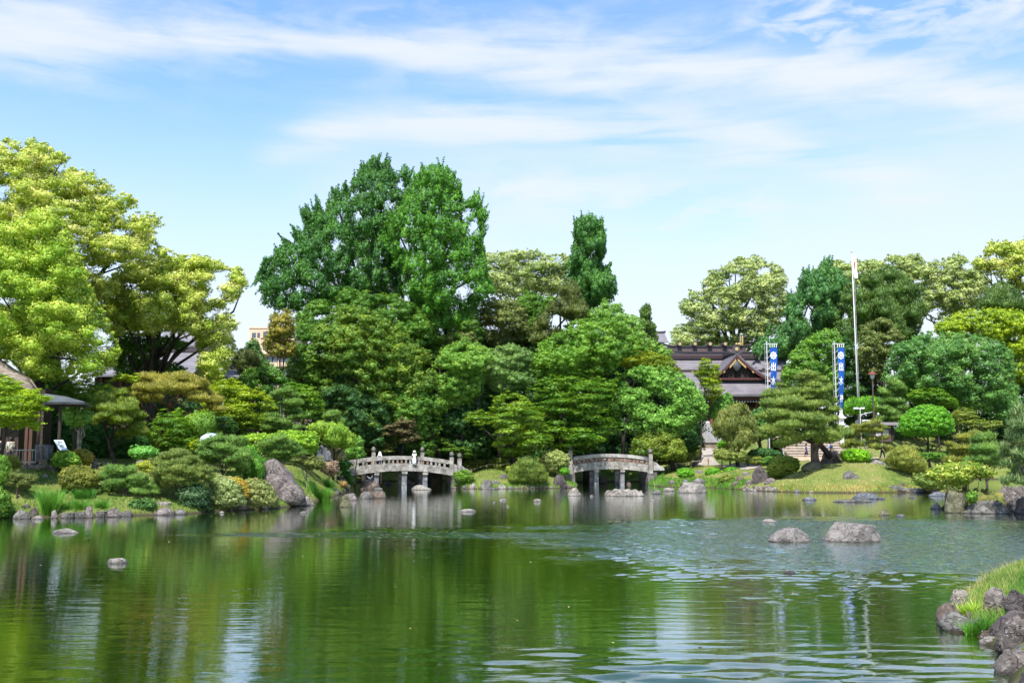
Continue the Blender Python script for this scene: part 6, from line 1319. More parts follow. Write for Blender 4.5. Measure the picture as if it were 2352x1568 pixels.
# ---------------------------------------------------------------- shrine
def mat_roof(name, c1, c2, sc=2.2):
    m, N = mat_new(name); Mf = mathf(N); P = N('ShaderNodeNewGeometry').outputs['Position']
    z = N('ShaderNodeSeparateXYZ', ins={0: P}).outputs[2]
    w = Mf('FRACT', Mf('MULTIPLY', z, sc)); ln = N('ShaderNodeMapRange', ins={0: w, 1: .0, 2: .22, 3: .0, 4: 1.}).outputs[0]
    n_ = N('ShaderNodeTexNoise', ins={'Vector': P, 'Scale': .7, 'Detail': 6, 'Roughness': .7}).outputs['Fac']
    c = N('ShaderNodeMix', data_type='RGBA', ins={0: N('ShaderNodeMapRange', ins={0: n_, 1: .35, 2: .65}).outputs[0], 6: (*c1, 1), 7: (*c2, 1)}).outputs[2]
    bp = N('ShaderNodeBump', ins={'Height': w, 'Strength': .7, 'Distance': .06})
    c = N('ShaderNodeMix', data_type='RGBA', ins={0: Mf('MULTIPLY_ADD', ln, .35, .65), 6: (c1[0] * .5, c1[1] * .5, c1[2] * .5, 1), 7: c}).outputs[2]
    pr = N('ShaderNodeBsdfPrincipled', ins={'Base Color': c, 'Roughness': .6, 'Specular IOR Level': .35, 'Normal': bp.outputs[0]})
    N('ShaderNodeOutputMaterial', ins={'Surface': pr.outputs[0]}); return m
ROOFP = mat_roof('purple_grey_copper_roof', (.105, .096, .110), (.165, .152, .170))
RIDGE = mat_flat('dark_ridge_copper', (.055, .045, .052), .45)
MAROON = mat_flat('maroon_lacquer', (.075, .024, .020), .45)
GOLD = mat_flat('gilt_metal', (.40, .30, .11), .35, spec=.6)
TILE = mat_roof('grey_roof_tiles', (.12, .115, .13), (.19, .18, .20), 3.0)
def grid_sheet(fn, nu, nv, th=.0):
    mb = MB()
    for i in range(nu + 1):
        for j in range(nv + 1): mb.v.append(tuple(fn(i / nu, j / nv)))
    for i in range(nu):
        for j in range(nv):
            a = i * (nv + 1) + j; mb.f.append((a, a + 1, a + nv + 2, a + nv + 1))
    if th:
        k = len(mb.v); mb.v += [(x, y, z - th) for x, y, z in mb.v]; mb.f += [tuple(k + q_ for q_ in f[::-1]) for f in list(mb.f)]
        def e(a, b_): mb.f.append((a, b_, k + b_, k + a))
        for i in range(nu): e(i * (nv + 1), (i + 1) * (nv + 1)); e((i + 1) * (nv + 1) + nv, i * (nv + 1) + nv)
        for j in range(nv): e(j + 1, j); e(nu * (nv + 1) + j, nu * (nv + 1) + j + 1)
    return mb
DS = 152.0
def S(x, y, D=DS): return at(*V('c5', x, y), D)
gzS = 6.4
apx = S(775, 258, 149); ridgeL = S(150, 300, 158); ridgeR = S(1215, 300, 158); eaveL = S(330, 622, 147.5); eaveR = S(1300, 622, 147.5)
shr = empty('shrine_hall', (apx.x, 152, gzS), 'shrine hall with purple-grey copper roof and gold-trimmed front gable', 'shrine')
RX0, RX1 = S(130, 300, 158).x, ridgeR.x; EX0, EX1 = S(330, 622, 147.5).x - 3.0, S(1215, 622, 147.5).x + 1.2
zr, ze = ridgeL.z, eaveL.z; yr_, ye_ = 158.0, 147.5
def slope(u, v):          # u along, v down from ridge
    x = (RX0 + (RX1 - RX0) * u) * (1 - v) + (EX0 + (EX1 - EX0) * u) * v
    z = zr + (ze - zr) * (1 - (1 - v) ** 1.45); z += .35 * v * (abs(2 * u - 1) ** 4)
    return (x, yr_ + (ye_ - yr_) * v, z)
grid_sheet(slope, 30, 16, .35).build('roof', ROOFP, shr, smooth=False)
def slope_b(u, v): p = slope(u, v); return (p[0], 2 * yr_ - p[1], p[2])
grid_sheet(slope_b, 10, 6).build('rear_roof', ROOFP, shr)
zs_ = S(800, 474, 150.6).z
def skirt(u, v): x0_ = gx0_ - 9.5; x1_ = EX1; return (x0_ + (x1_ - x0_) * u, 150.7 + (147.35 - 150.7) * v, zs_ + (ze - zs_) * (.25 * v + .75 * (1 - (1 - v) ** 1.3)) + .05)
gx0_ = S(775, 262, 149.2).x
grid_sheet(skirt, 24, 8, .3).build('skirt_roof', ROOFP, shr)
# end gables of the main roof
mb = MB(); mb.box(((RX0 + RX1) / 2, 158, zr - 4.6), (RX1 - RX0 - 1.0, 6, 5.2)); mb.build('gable_wall', WOODD, shr)
# ridge
def beam(mb, x0, x1, y, z, w, h, up=.0, n=10):
    vs = []
    for i in range(n + 1):
        t = i / n; x = x0 + (x1 - x0) * t; dz = up * max(0, (t - .82) / .18) ** 2 + up * max(0, (.18 - t) / .18) ** 2
        vs += [(x, y - w / 2, z + dz), (x, y + w / 2, z + dz), (x, y + w / 2, z + dz + h), (x, y - w / 2, z + dz + h)]
    fs = [(0, 3, 2, 1)]
    for i in range(n):
        a = i * 4; fs += [(a, a + 1, a + 5, a + 4), (a + 1, a + 2, a + 6, a + 5), (a + 2, a + 3, a + 7, a + 6), (a + 3, a, a + 4, a + 7)]
    a = n * 4; fs += [(a, a + 1, a + 2, a + 3)]; mb.add(vs, fs); return mb
zz = zr
rd = beam(MB(), RX0 - .3, RX1 + .1, 158, zz - .05, 1.1, .95).build('ridge', RIDGE, shr)
beam(MB(), RX0 - .4, RX1 + .25, 158, zz + .22, 1.25, .12).build('ridge_band', MAROON, rd)
beam(MB(), RX0 - .5, RX1 + 1.1, 158, zz + .92, 1.3, .16, .75).build('ridge_cap', RIDGE, rd)
mb = MB().box((RX1 + .2, 158, zz + .4), (.5, 1.4, 1.2)); mb.build('ridge_end', RIDGE, rd)
# front gable (dormer) with concave slopes
GA = S(775, 262, 149.2); GL = S(455, 502, 149.2); GR = S(1185, 502, 149.2); GM = (GL.x + GR.x) / 2
hw = (GR.x - GL.x) / 2; gx0 = GA.x
def gz_(t): return GA.z - (GA.z - GL.z) * (1 - (1 - t) ** 1.75)      # t = 0 apex .. 1 foot
for s in (-1, 1):
    w_ = (GR.x - gx0) if s > 0 else (gx0 - GL.x)
    def dsl(u, v, s=s, w_=w_): return (gx0 + s * v * w_, 149.0 + u * 8.6, gz_(v) + .25)
    m_ = grid_sheet(dsl, 4, 14, .3)
    if s > 0: pass
    m_.build('gable_roof', ROOFP, shr)
    # bargeboard
    mb = MB(); vs = []; n = 14
    for i in range(n + 1):
        t = i / n * .86; z = gz_(t) + .05; wd = .55 - .12 * t
        vs += [(gx0 + s * t * w_, 149.05, z), (gx0 + s * t * w_, 149.35, z), (gx0 + s * t * w_, 149.35, z - wd), (gx0 + s * t * w_, 149.05, z - wd)]
    fs = [(0, 1, 2, 3)]
    for i in range(n):
        a = i * 4; fs += [(a, a + 1, a + 5, a + 4), (a + 1, a + 2, a + 6, a + 5), (a + 2, a + 3, a + 7, a + 6), (a + 3, a, a + 4, a + 7)]
    a = n * 4; fs += [(a, a + 3, a + 2, a + 1)]; mb.add(vs, fs); bb = mb.build('bargeboard', MAROON, shr)
    # gilt plates
    for (t0, t1, o, hh) in ((.02, .20, .60, .32), (.33, .37, .50, .2), (.66, .86, .42, .22)):
        mb = MB(); vs = []
        for i in range(5):
            t = t0 + (t1 - t0) * i / 4; z = gz_(t) - o + .08
            vs += [(gx0 + s * t * w_, 149.02, z), (gx0 + s * t * w_, 149.12, z), (gx0 + s * t * w_, 149.12, z - hh), (gx0 + s * t * w_, 149.02, z - hh)]
        fs = [(0, 1, 2, 3)]
        for i in range(4):
            a = i * 4; fs += [(a, a + 1, a + 5, a + 4), (a + 1, a + 2, a + 6, a + 5), (a + 2, a + 3, a + 7, a + 6), (a + 3, a, a + 4, a + 7)]
        fs += [(16, 19, 18, 17)]; mb.add(vs, fs); mb.build('gilt_plate', GOLD, bb)
# dark lattice wall inside the gable
tri = [(gx0, gz_(0) - .6)] + [(gx0 + s * t * ((GR.x - gx0) if s > 0 else (gx0 - GL.x)), gz_(t) - .55) for s, t in ((1, .2), (1, .45), (1, .62))] + [(gx0 + s * t * ((GR.x - gx0) if s > 0 else (gx0 - GL.x)), gz_(t) - .55) for s, t in ((-1, .62), (-1, .45), (-1, .2))]
mb = MB(); n = len(tri); mb.v = [(a, 149.9, c) for a, c in tri] + [(a, 150.3, c) for a, c in tri]; mb.f = [tuple(range(n)), tuple(range(n, 2 * n))[::-1]] + [(i, n + i, n + (i + 1) % n, (i + 1) % n) for i in range(n)]
mb.build('gable_lattice_wall', WOODD, shr)
for k in range(-6, 7):
    x = gx0 + k * .55; 
    mb = MB().box((x, 149.75, gz_(.62) + .25), (.10, .1, 1.3 - abs(k) * .12)); mb.build('lattice_bar', BLACKI, shr)
mb = MB().box((gx0, 149.5, gz_(.66) - .25), ((GR.x - GL.x) * .66, .4, .3)); mb.build('gable_tie_beam', MAROON, shr)
# hanging pendant and ridge ornament
mb = MB(); mb.lathe((0, 0, 0), [(.01, -.85), (.35, -.6), (.62, -.2), (.55, .15), (.3, .45), (.12, .7), (.01, .75)], 12, 1, .3); mb.v = [(x + gx0, y + 149.1, z + gz_(0) - 1.7) for x, y, z in mb.v]
mb.build('gable_pendant', mat_flat('blackened_wood', (.05, .055, .065), .5), shr)
mb = MB(); mb.box((gx0, 149.2, gz_(0) + .75), (1.5, .5, 1.2), taper=.55); mb.lathe((gx0 - .75, 149.2, gz_(0) + .35), [(.01, -.3), (.3, -.2), (.38, 0), (.3, .2), (.01, .3)], 10, 1, .6); mb.lathe((gx0 + .75, 149.2, gz_(0) + .35), [(.01, -.3), (.3, -.2), (.38, 0), (.3, .2), (.01, .3)], 10, 1, .6)
orn = mb.build('ridge_ornament', RIDGE, shr)
mb = MB(); mb.lathe((gx0, 148.9, gz_(0) + .75), [(.01, -.3), (.22, -.22), (.26, 0), (.22, .22), (.01, .3)], 10, 1, .3); mb.build('gilt_crest', GOLD, orn)
mb = MB()
for dx in (-.0, .38): mb.lathe((gx0 + dx, 149.0, gz_(0) + 1.55), [(.01, -.2), (.15, -.14), (.2, 0), (.15, .14), (.01, .2)], 10, 1, .8)
mb.build('gilt_knob', GOLD, orn)
mb = beam(MB(), gx0 - .35, gx0 + .35, 153.4, gz_(0) + .35, 8.2, .5); mb.build('gable_ridge', RIDGE, shr)
# front eave: fascia, rafters with white ends, wall
fx0, fx1 = S(560, 640, 148).x, S(1180, 640, 148).x
mb = MB().box(((fx0 + fx1) / 2 + .5, 148.0, ze - .55), (fx1 - fx0 + 6, .3, .5)); mb.build('eave_fascia', MAROON, shr)
nr = int((fx1 - fx0 + 4) / .42)
rb = MB()
pre = None
for k in range(nr):
    x = fx0 - 1.5 + k * .42
    if pre is None:
        r0 = MB().box((x, 149.2, ze - 1.0), (.14, 2.4, .16)).build('rafter', WOODR, shr); e0 = MB().box((x, 147.97, ze - 1.0), (.15, .04, .17)).build('rafter_end', WHITE, r0); pre = (r0, e0, x)
    else:
        r = pre[0].copy(); COL.objects.link(r); r.parent = shr; r.location = (x - pre[2], 0, 0); e = pre[1].copy(); COL.objects.link(e); e.parent = r; e.location = (0, 0, 0)
mb = MB().box(((fx0 + fx1) / 2, 151.0, (ze + gzS) / 2 - .6), (fx1 - fx0 + 1, .4, ze - gzS - 1.0)); mb.build('front_wall', WOODD, shr)
for k in range(7):
    x = fx0 + (fx1 - fx0) * k / 6; MB().box((x, 149.4, (ze + gzS) / 2 - .6), (.4, .4, ze - gzS - 1.0)).build('pillar', WOODR, shr)
MB().box(((fx0 + fx1) / 2, 149.6, ze - 2.0), (fx1 - fx0 + 1, .35, .5)).build('lintel_beam', MAROON, shr)
MB().box(((fx0 + fx1) / 2, 151, gzS + .15), (fx1 - fx0 + 3, 6, .6)).build('plinth', STONE2, shr)
# the hall behind: ridge with log ornaments
bx0, bx1 = S(120, 240, 168).x, S(850, 240, 168).x; zb0 = S(400, 256, 168).z
bk = empty('shrine_rear_hall', ((bx0 + bx1) / 2, 168, gzS), 'rear shrine hall whose ridge carries round gilt-ended logs', 'shrine')
rr_ = beam(MB(), bx0, bx1, 168, zb0, 1.2, 1.15).build('ridge', RIDGE, bk)
beam(MB(), bx0 - .2, bx1 + .2, 168, zb0 + .35, 1.35, .35).build('ridge_band', mat_flat('brown_ridge_board', (.10, .07, .065), .5), rr_)
beam(MB(), bx0 - .3, bx1 + 1.0, 168, zb0 + 1.1, 1.5, .16, .5).build('ridge_cap', RIDGE, rr_)
def bsl(u, v): return (bx0 + (bx1 - bx0) * u, 168 - 7 * v, zb0 + .1 - 3.5 * v)
grid_sheet(bsl, 6, 6, .2).build('roof', ROOFP, bk)
MB().box(((bx0 + bx1) / 2, 168, (zb0 - 3 + gzS) / 2), (bx1 - bx0 - 2, 8, zb0 - 3 - gzS)).build('wall', WOODD, bk)
for lx in (262, 398, 533, 668, 800):
    p = S(lx, 190, 167)
    mb = MB(); mb.tube([(p.x, 166.3, zb0 + 1.5), (p.x, 169.7, zb0 + 1.5)], .38, 12); lg = mb.build('ridge_log', RIDGE, bk)
    mb = MB(); mb.tube([(p.x, 166.25, zb0 + 1.5), (p.x, 166.3, zb0 + 1.5)], .26, 12); mb.build('gilt_disc', GOLD, lg)
    MB().box((p.x, 168, zb0 + .6), (.8, 1.5, 1.3)).build('log_seat', RIDGE, lg)
for dx in (.0, .45):
    p = S(808 + dx * 40, 125, 168); q_ = S(808 + dx * 40, 180, 168)
    MB().box((p.x, 168, (p.z + q_.z) / 2), (.22, .3, p.z - q_.z + 1.2), ry=.05).build('finial_board', mat_flat('finial_wood', (.30, .22, .18), .5) if dx == 0 else GOLD, bk)

# ---------------------------------------------------------------- other buildings
TAN = mat_noise('tan_tile_wall', (.50, .36, .27), (.60, .45, .34), .6, .8, .1)
GLASS = mat_flat('window_glass', (.06, .08, .11), .12, spec=.8)
def apartment():
    D = 235; a = at(551, 755, D); b_ = at(672, 750, D + 6); base = 4.0
    root = empty('apartment_building', ((a.x + b_.x) / 2, D, base), 'tan tiled apartment block with balconies behind the left trees', 'building')
    w = b_.x - a.x; top = at(575, 753, D).z; h = top - base
    cx = a.x + w / 2 + 2.0; MB().box((cx, D + 8, base + h / 2), (w, 14, h)).build('wall', TAN, root)
    MB().box((cx, D + 8, base + h + .2), (w + .3, 14.3, .4)).build('parapet', TAN, root)
    fl = 2.95; mpx = D / FOC
    for k in range(8):
        zt = top - 1.0 - k * fl
        if zt < base + 2: break
        for j, (u0, u1) in enumerate(((.30, .62), (.66, .97))):
            x0 = cx - w / 2 + w * u0; x1 = cx - w / 2 + w * u1
            rc = MB().box(((x0 + x1) / 2, D + .96, zt - .65), (x1 - x0, .12, 1.7)).build('balcony_recess', BLACKI, root)
            for q_ in range(3):
                xx = x0 + (x1 - x0) * (q_ + .5) / 3; MB().box((xx, D + .88, zt - .55), ((x1 - x0) / 3 - .2, .06, 1.3)).build('pane', GLASS, rc)
            MB().box(((x0 + x1) / 2, D + .45, zt - 1.75), (x1 - x0 + .4, .9, .95)).build('balcony_parapet', TAN, root)
        wd = MB().box((cx - w * .40, D + .97, zt - .6), (.9, .12, 1.1)).build('window', GLASS, root)
        wd = MB().box((cx - w * .30, D + .97, zt - .6), (.6, .12, 1.1)).build('window', GLASS, root)
    q_ = at(635, 705, D); MB().tube([(q_.x, D + 6, top), (q_.x, D + 6, q_.z)], .06, 5).build('antenna', METAL, root)
apartment()
def tiled_house(name, label, x0, x1, ytop, yeave, D, base, mat, Wd=9, over=1.0, lower=None):
    a = at(x0, ytop, D); b_ = at(x1, ytop, D); e = at((x0 + x1) / 2, yeave, D - Wd / 2); cx = (a.x + b_.x) / 2
    root = empty(name, (cx, D, base), label, 'building')
    def f1(u, v): return (a.x + (b_.x - a.x) * u, D - (Wd / 2 + over) * v, a.z + (e.z - a.z) * (1 - (1 - v) ** 1.25))
    def f2(u, v): p = f1(u, v); return (p[0], 2 * D - p[1], p[2])
    grid_sheet(f1, 8, 6, .2).build('roof', mat, root); grid_sheet(f2, 8, 6, .2).build('rear_roof', mat, root)
    beam(MB(), a.x - .2, b_.x + .2, D, a.z - .05, .6, .5, .15).build('ridge', RIDGE, root)
    MB().box((cx, D, (e.z + base) / 2 - .1), (b_.x - a.x - 1.6, Wd - 1.2, e.z - base - .1)).build('wall', WOODD, root)
    mb = MB(); mb.v = [(a.x + .8, D - Wd / 2 + .6, e.z - .1), (a.x + .8, D + Wd / 2 - .6, e.z - .1), (a.x + .8, D, a.z - .2), (b_.x - .8, D - Wd / 2 + .6, e.z - .1), (b_.x - .8, D + Wd / 2 - .6, e.z - .1), (b_.x - .8, D, a.z - .2)]
    mb.f = [(0, 2, 1), (3, 4, 5), (0, 1, 4, 3), (0, 3, 5, 2), (1, 2, 5, 4)]; mb.build('gable_wall', WOODD, root)
    for k in range(5):
        x = a.x + 1.6 + (b_.x - a.x - 3.2) * k / 4; MB().box((x, D - Wd / 2 + .5, (e.z + base) / 2), (.22, .2, e.z - base)).build('post', WOODR, root)
    return root
tiled_house('tiled_hall', 'grey tiled hall roof glimpsed under the camphor limbs', 250, 485, 808, 862, 112, 3, TILE, 12)
tiled_house('tiled_hall', 'upper grey tiled roof seen high through the camphor', 380, 480, 758, 795, 128, 3, TILE, 8)
tiled_house('garden_hut', 'small grey roofed hut at the right foot of the camphor', 512, 578, 846, 866, 98, 3, TILE, 5)
tiled_house('garden_hut', 'brown-walled hut hidden behind the open garden pine', 590, 720, 958, 985, 99, 3, mat_roof('brown_shingles', (.12, .09, .08), (.22, .17, .14)), 6)
tiled_house('tiled_tower', 'small castle-like tiled roof left of the shrine, far away', 1470, 1527, 765, 786, 240, 6, TILE, 10)
tp_ = at(1442, 700, 240)
far_ = empty('office_building', (tp_.x, 244, 6), 'distant flat office roof with mast behind the feathery tree', 'building')
pz = at(1420, 728, 240).z; MB().box((tp_.x + 1, 250, (pz + 6) / 2), (7, 12, pz - 6)).build('wall', mat_flat('far_concrete', (.36, .38, .42), .7), far_)
MB().tube([(tp_.x - .5, 246, pz), (tp_.x - .5, 246, at(1440, 690, 246).z)], .08, 5).build('mast', METAL, far_)
MB().box((tp_.x + 1, 250, pz + .25), (7.4, 12.4, .5)).build('parapet', mat_flat('far_concrete_edge', (.42, .44, .47), .7), far_)

# thatched hut and dark tiled pavilion on the left
THATCH = mat_noise('weathered_thatch', (.20, .15, .12), (.42, .36, .31), 2.5, .95, .9, stretch=(1, 1, 3), bscale=14)
DK = 63.5
hb = gz(at(0, 1060, DK).x, DK)
hut = empty('thatched_hut', (at(-40, 1060, DK).x, DK + 3, hb), 'thatched tea hut with dark open front at the left edge', 'hut')
ta = at(-90, 795, DK + 3); te = at(50, 876, DK)
def th(u, v):
    ang = 2 * math.pi * u; r = .5 + (v ** 1.15) * 2.6; 
    ex = 1.75; return (ta.x + math.cos(ang) * r * ex * (.55 + .45 * v), DK + 3 + math.sin(ang) * r * (.45 + .55 * v), te.z - .25 + (ta.z - te.z + .9) * (1 - v) ** .72 - (.35 if v > .99 else 0))
grid_sheet(th, 28, 10, .3).build('thatched_roof', THATCH, hut, smooth=True)
MB().box((ta.x, DK + 4.2, (hb + te.z) / 2), (9.5, 4.6, te.z - hb - .2)).build('wall', WOODD, hut)
for px in (0, 62, 72, 96): q_ = at(px, 1000, DK + .8); MB().box((q_.x, DK + .8, (hb + te.z) / 2 - .3), (.20, .20, te.z - hb - .3)).build('post', mat_flat('brown_post', (.07, .032, .02), .6) if px in (62, 72) else WOODD, hut)
MB().box((ta.x + 1, DK + .2, te.z - .5), (9, .2, .3)).build('beam', WOODD, hut)
pe0 = at(98, 905, 61); pe1 = at(202, 924, 61)
pav = empty('eave_porch', (at(130, 1000, 62).x, 62.5, gz(at(130, 1000, 62).x, 62.5)), 'dark tiled porch roof on slim posts right of the thatched hut', 'porch')
P0 = at(100, 903, 63.5); P1 = at(150, 910, 63.5); E0 = at(96, 928, 60.2); E1 = at(200, 929, 60.6)
def pf(u, v):
    a = Vector((P0.x + (P1.x - P0.x) * u, 63.6, P0.z - (P0.z - P1.z) * u)); b_ = Vector((E0.x + (E1.x - E0.x) * u, 60.3, E0.z + .15)); return a.lerp(b_, v)
grid_sheet(pf, 8, 6, .14).build('roof', mat_roof('dark_slate_tiles', (.045, .055, .065), (.11, .125, .14), 9.0), pav)
def pf2(u, v):
    a = Vector((P0.x + (P1.x - P0.x) * u, 63.6, P0.z - (P0.z - P1.z) * u)); b_ = Vector((E0.x - 1.0 + (E1.x - 1.6 - E0.x + 1.0) * u, 65.0, E0.z + .15)); return a.lerp(b_, v)
grid_sheet(pf2, 8, 6, .14).build('rear_roof', mat_roof('dark_slate_tiles', (.045, .055, .065), (.11, .125, .14), 9.0), pav)
def pf3(u, v):
    a = Vector((P1.x, 63.6, P1.z)); b_ = Vector((E1.x - 1.6 * u, 60.3 + 4.7 * u, E1.z + .15)); return a.lerp(b_, v)
grid_sheet(pf3, 6, 4, .12).build('hip_roof', mat_roof('dark_slate_tiles', (.045, .055, .065), (.11, .125, .14), 9.0), pav)
for px, yy in ((136, 61), (88, 61.2), (170, 66)):
    q_ = at(px, 1000, yy); g0 = gz(q_.x, yy); MB().tube([(q_.x, yy, g0 - .1), (q_.x, yy, E0.z + .15)], .10, 8).build('post', WOODD, pav)
q_ = at(105, 945, 61); MB().box(((E0.x + E1.x) / 2 - .2, 61, E0.z - .02), (E1.x - E0.x - .5, .12, .16)).build('beam', WOODD, pav)

# ---------------------------------------------------------------- banners
BLUE = mat_noise('blue_cotton', (.003, .05, .27), (.008, .09, .38), .5, .75, .1)
WPR = mat_flat('white_print', (.80, .80, .80), .8)
def glyph_mesh(ch):
    cu = bpy.data.curves.new('glyph', 'FONT'); cu.body = ch; cu.align_x = 'CENTER'; cu.align_y = 'CENTER'; cu.size = 1.0; cu.offset = .018; cu.extrude = .006
    o = bpy.data.objects.new('glyph', cu); COL.objects.link(o); bpy.context.view_layer.update()
    me = bpy.data.meshes.new_from_object(o.evaluated_get(bpy.context.evaluated_depsgraph_get())); bpy.data.objects.remove(o); bpy.data.curves.remove(cu)
    vs = [tuple(v.co) for v in me.vertices]; fs = [tuple(p.vertices) for p in me.polygons]; bpy.data.meshes.remove(me); return vs, fs
def banner(px, ytop, ybot, D, lean, label, wpx, yend):
    base = at(px + lean, ybot, D); g0 = gz(base.x, D); topp = at(px, ytop, D)
    root = empty('nobori_banner', (base.x, D, g0), label, 'banner')
    tx = base.x
    MB().tube([(tx, D, g0), (tx, D, topp.z)], .07, 8).build('pole', METAL, root)
    MB().tube([(tx - .28, D - .05, g0 + 1), (tx - .26, D - .05, topp.z - .25)], .018, 6).build('side_pole', METAL, root)
    zc = at(px, ytop + 6.5, D).z; MB().tube([(tx - .25, D, zc), (tx + wpx * 1.45 * D / FOC, D, zc - .02)], .055, 8).build('crossbar', METAL, root)
    W = wpx * D / FOC; zt = zc - .42; zb_ = at(px, yend, D).z; Hh = zt - zb_; x0 = tx + .36
    def wv(x, z):      # gentle twist of the hanging cloth, narrower towards the foot
        v = (zt - z) / Hh; u = (x - x0) / W; k = 1 - .38 * v ** 1.2
        return (x0 + .02 * math.sin(v * 5) + u * W * k, D - .02 + (.55 * v ** 1.2) * u + .05 * math.sin(v * 9 + u * 2), z)
    def cf(u, v): return wv(x0 + W * u, zt - Hh * v)
    cl = grid_sheet(cf, 6, 40).build('cloth', BLUE, root, smooth=True)
    for k in range(4): x = x0 + W * (k + .15) / 3.6; MB().tube([(x, D - .02, zt), (x, D - .02, zc)], .035, 5).build('hanging_loop', WPR, root)
    for k in range(10):
        z = zt - Hh * (k + .4) / 10.4; q_ = wv(x0, z); MB().tube([(tx - .2, D - .05, z - .35), (tx + .1, D - .1, z - .32), (q_[0] + .02, q_[1] - .03, z)], .013, 4).build('tie_cord', WPR, root)
    def pr_(vs, fs, cx, cz, sx_, sz_, nm):
        mb = MB(); mb.v = []
        for x, y, z in vs: a = wv(cx + x * sx_, cz + y * sz_); mb.v.append((a[0], a[1] - .03 - z * 1.5, a[2]))
        mb.f = fs; mb.build(nm, WPR, cl)
    # emblem: one disc ringed by eight
    mb = MB(); vs = []; fs = []
    def disc(cx, cy, r, ry=None):
        k = len(vs); n = 12; vs.extend([(cx + r * math.cos(2 * math.pi * i / n), cy + (ry or r) * math.sin(2 * math.pi * i / n), .0) for i in range(n)]); fs.append(tuple(range(k, k + n)))
    disc(0, 0, .17)
    for i in range(8): disc(.36 * math.cos(i * math.pi / 4), .36 * math.sin(i * math.pi / 4), .115)
    pr_(vs, fs, x0 + W * .47, zt - .98, .95 * W / 1.0, 1.0, 'crest')
    for i, ch in enumerate('出水神社'):
        gv, gf = glyph_mesh(ch); cxm = sum(v[0] for v in gv) / len(gv); czm = sum(v[1] for v in gv) / len(gv)
        cz = zt - 2.35 - i * 1.88
        if cz - .5 < zb_: continue
        gv = [(v[0] - cxm, v[1] - czm, v[2]) for v in gv]
        pr_(gv, gf, x0 + W * .47, cz, .80 * W, 1.08, 'character')
banner(1760, 783, 935, 120, 5, 'blue cloth banner with white crest in front of the shrine roof', 17.5, 935)
banner(1917, 783, 985, 120, 6, 'blue cloth banner with white crest beside the white stone lantern', 16.5, 950)
# flagpole
p0 = at(1974, 1000, 125); g0 = gz(p0.x, 125); tp = at(1971.3, 580, 125)
fp = empty('flagpole', (p0.x, 125, g0), 'very tall white flagpole with a limp white and red flag', 'flagpole')
MB().tube([(p0.x, 125, g0), (p0.x - .05, 125, (g0 + tp.z) / 2), (p0.x - .1, 125, tp.z)], [.12, .085, .05], 8).build('pole', mat_flat('white_steel', (.52, .54, .56), .35), fp, smooth=True)
MB().lathe((p0.x - .1, 125, tp.z), [(.1, 0), (.14, .1), (.1, .2), (.01, .25)], 8).build('finial', METAL, fp)
fz1, fz0 = at(1974, 590, 125).z, at(1974, 640, 125).z
def ff(u, v): return (p0.x + .02 + u * (.34 + .12 * v) + .03 * math.sin(v * 8), 124.9 + .16 * math.sin(u * 9 + v * 3) , fz1 + (fz0 - fz1) * (v * .94 + u * .06 * (1 if v > .5 else -1)))
fl = grid_sheet(ff, 10, 12).build('flag', WHITE, fp, smooth=True)
def fr(u, v): a = ff(.12 + u * .5, .26 + v * .34); return (a[0], a[1] - .10, a[2])
mb = MB(); n = 20
for i in range(n): mb.v.append(fr(.5 + .5 * math.cos(2 * math.pi * i / n), .5 + .5 * math.sin(2 * math.pi * i / n)))
mb.f = [tuple(range(n))]; mb.build('red_disc', mat_flat('flag_red', (.55, .02, .03), .8), fl)
MB().tube([(p0.x + .1, 124.8, g0 + 1), (p0.x + .05, 124.8, tp.z - .3)], .012, 4).build('halyard', WHITE, fp)
# street lamp
q0 = at(2009, 1000, 122); g0 = gz(q0.x, 122); lt = at(2009, 868, 122); tt = at(2009, 849, 122)
lp = empty('street_lamp', (q0.x, 122, g0), 'tall park lamp with red-capped lantern head', 'lamp')
MB().tube([(q0.x, 122, g0), (q0.x, 122, lt.z)], [.12, .07], 8).build('post', mat_flat('brown_lamp_post', (.09, .06, .05), .5), lp)
MB().lathe((q0.x, 122, lt.z), [(.06, -.15), (.22, -.02), (.24, 0), (.32, .42), (.30, .44)], 6).build('lantern_glass', mat_flat('frosted_lamp_glass', (.42, .45, .48), .2), lp)
MB().lathe((q0.x, 122, lt.z + .45), [(.56, 0), (.55, .05), (.30, .20), (.12, .32), (.10, .40), (.01, .44)], 12).build('cap', mat_flat('red_lamp_cap', (.20, .05, .04), .45), lp)
# white stone lantern
q0 = at(*V('c6', 600, 1000), 118.5); q0.y = 118.5; g0 = gz(q0.x, 118.5)
WST = mat_noise('white_granite', (.56, .55, .52), (.74, .73, .70), 3, .7, .15)
ln = empty('stone_lantern', (q0.x, 118.5, g0), 'white stone lantern with curled roof beside the second banner', 'lantern')
k = .25635 * 121 / FOC; zc_ = lambda y: at(*V('c6', 590, y), 118.5).z
MB().lathe((q0.x, 118.5, g0), [(.45, 0), (.45, .3), (.25, .4), (.22, max(.5, zc_(905) - g0))], 10).build('shaft', WST, ln)
MB().lathe((q0.x, 118.5, zc_(900)), [(.2, 0), (.48, .08), (.5, .22), (.3, .26)], 6).build('platform', WST, ln)
MB().lathe((q0.x, 118.5, zc_(880)), [(.34, 0), (.34, zc_(833) - zc_(880))], 6).build('light_box', WST, ln)
MB().lathe((q0.x, 118.5, zc_(835)), [(.62, -.02), (.66, .10), (.42, .22), (.24, .42), (.2, .5)], 6).build('lantern_roof', WST, ln)
MB().lathe((q0.x, 118.5, zc_(797)), [(.2, 0), (.24, .1), (.12, .18), (.2, .26), (.23, .38), (.16, .52), (.04, .66), (.01, .72)], 10).build('jewel', WST, ln)
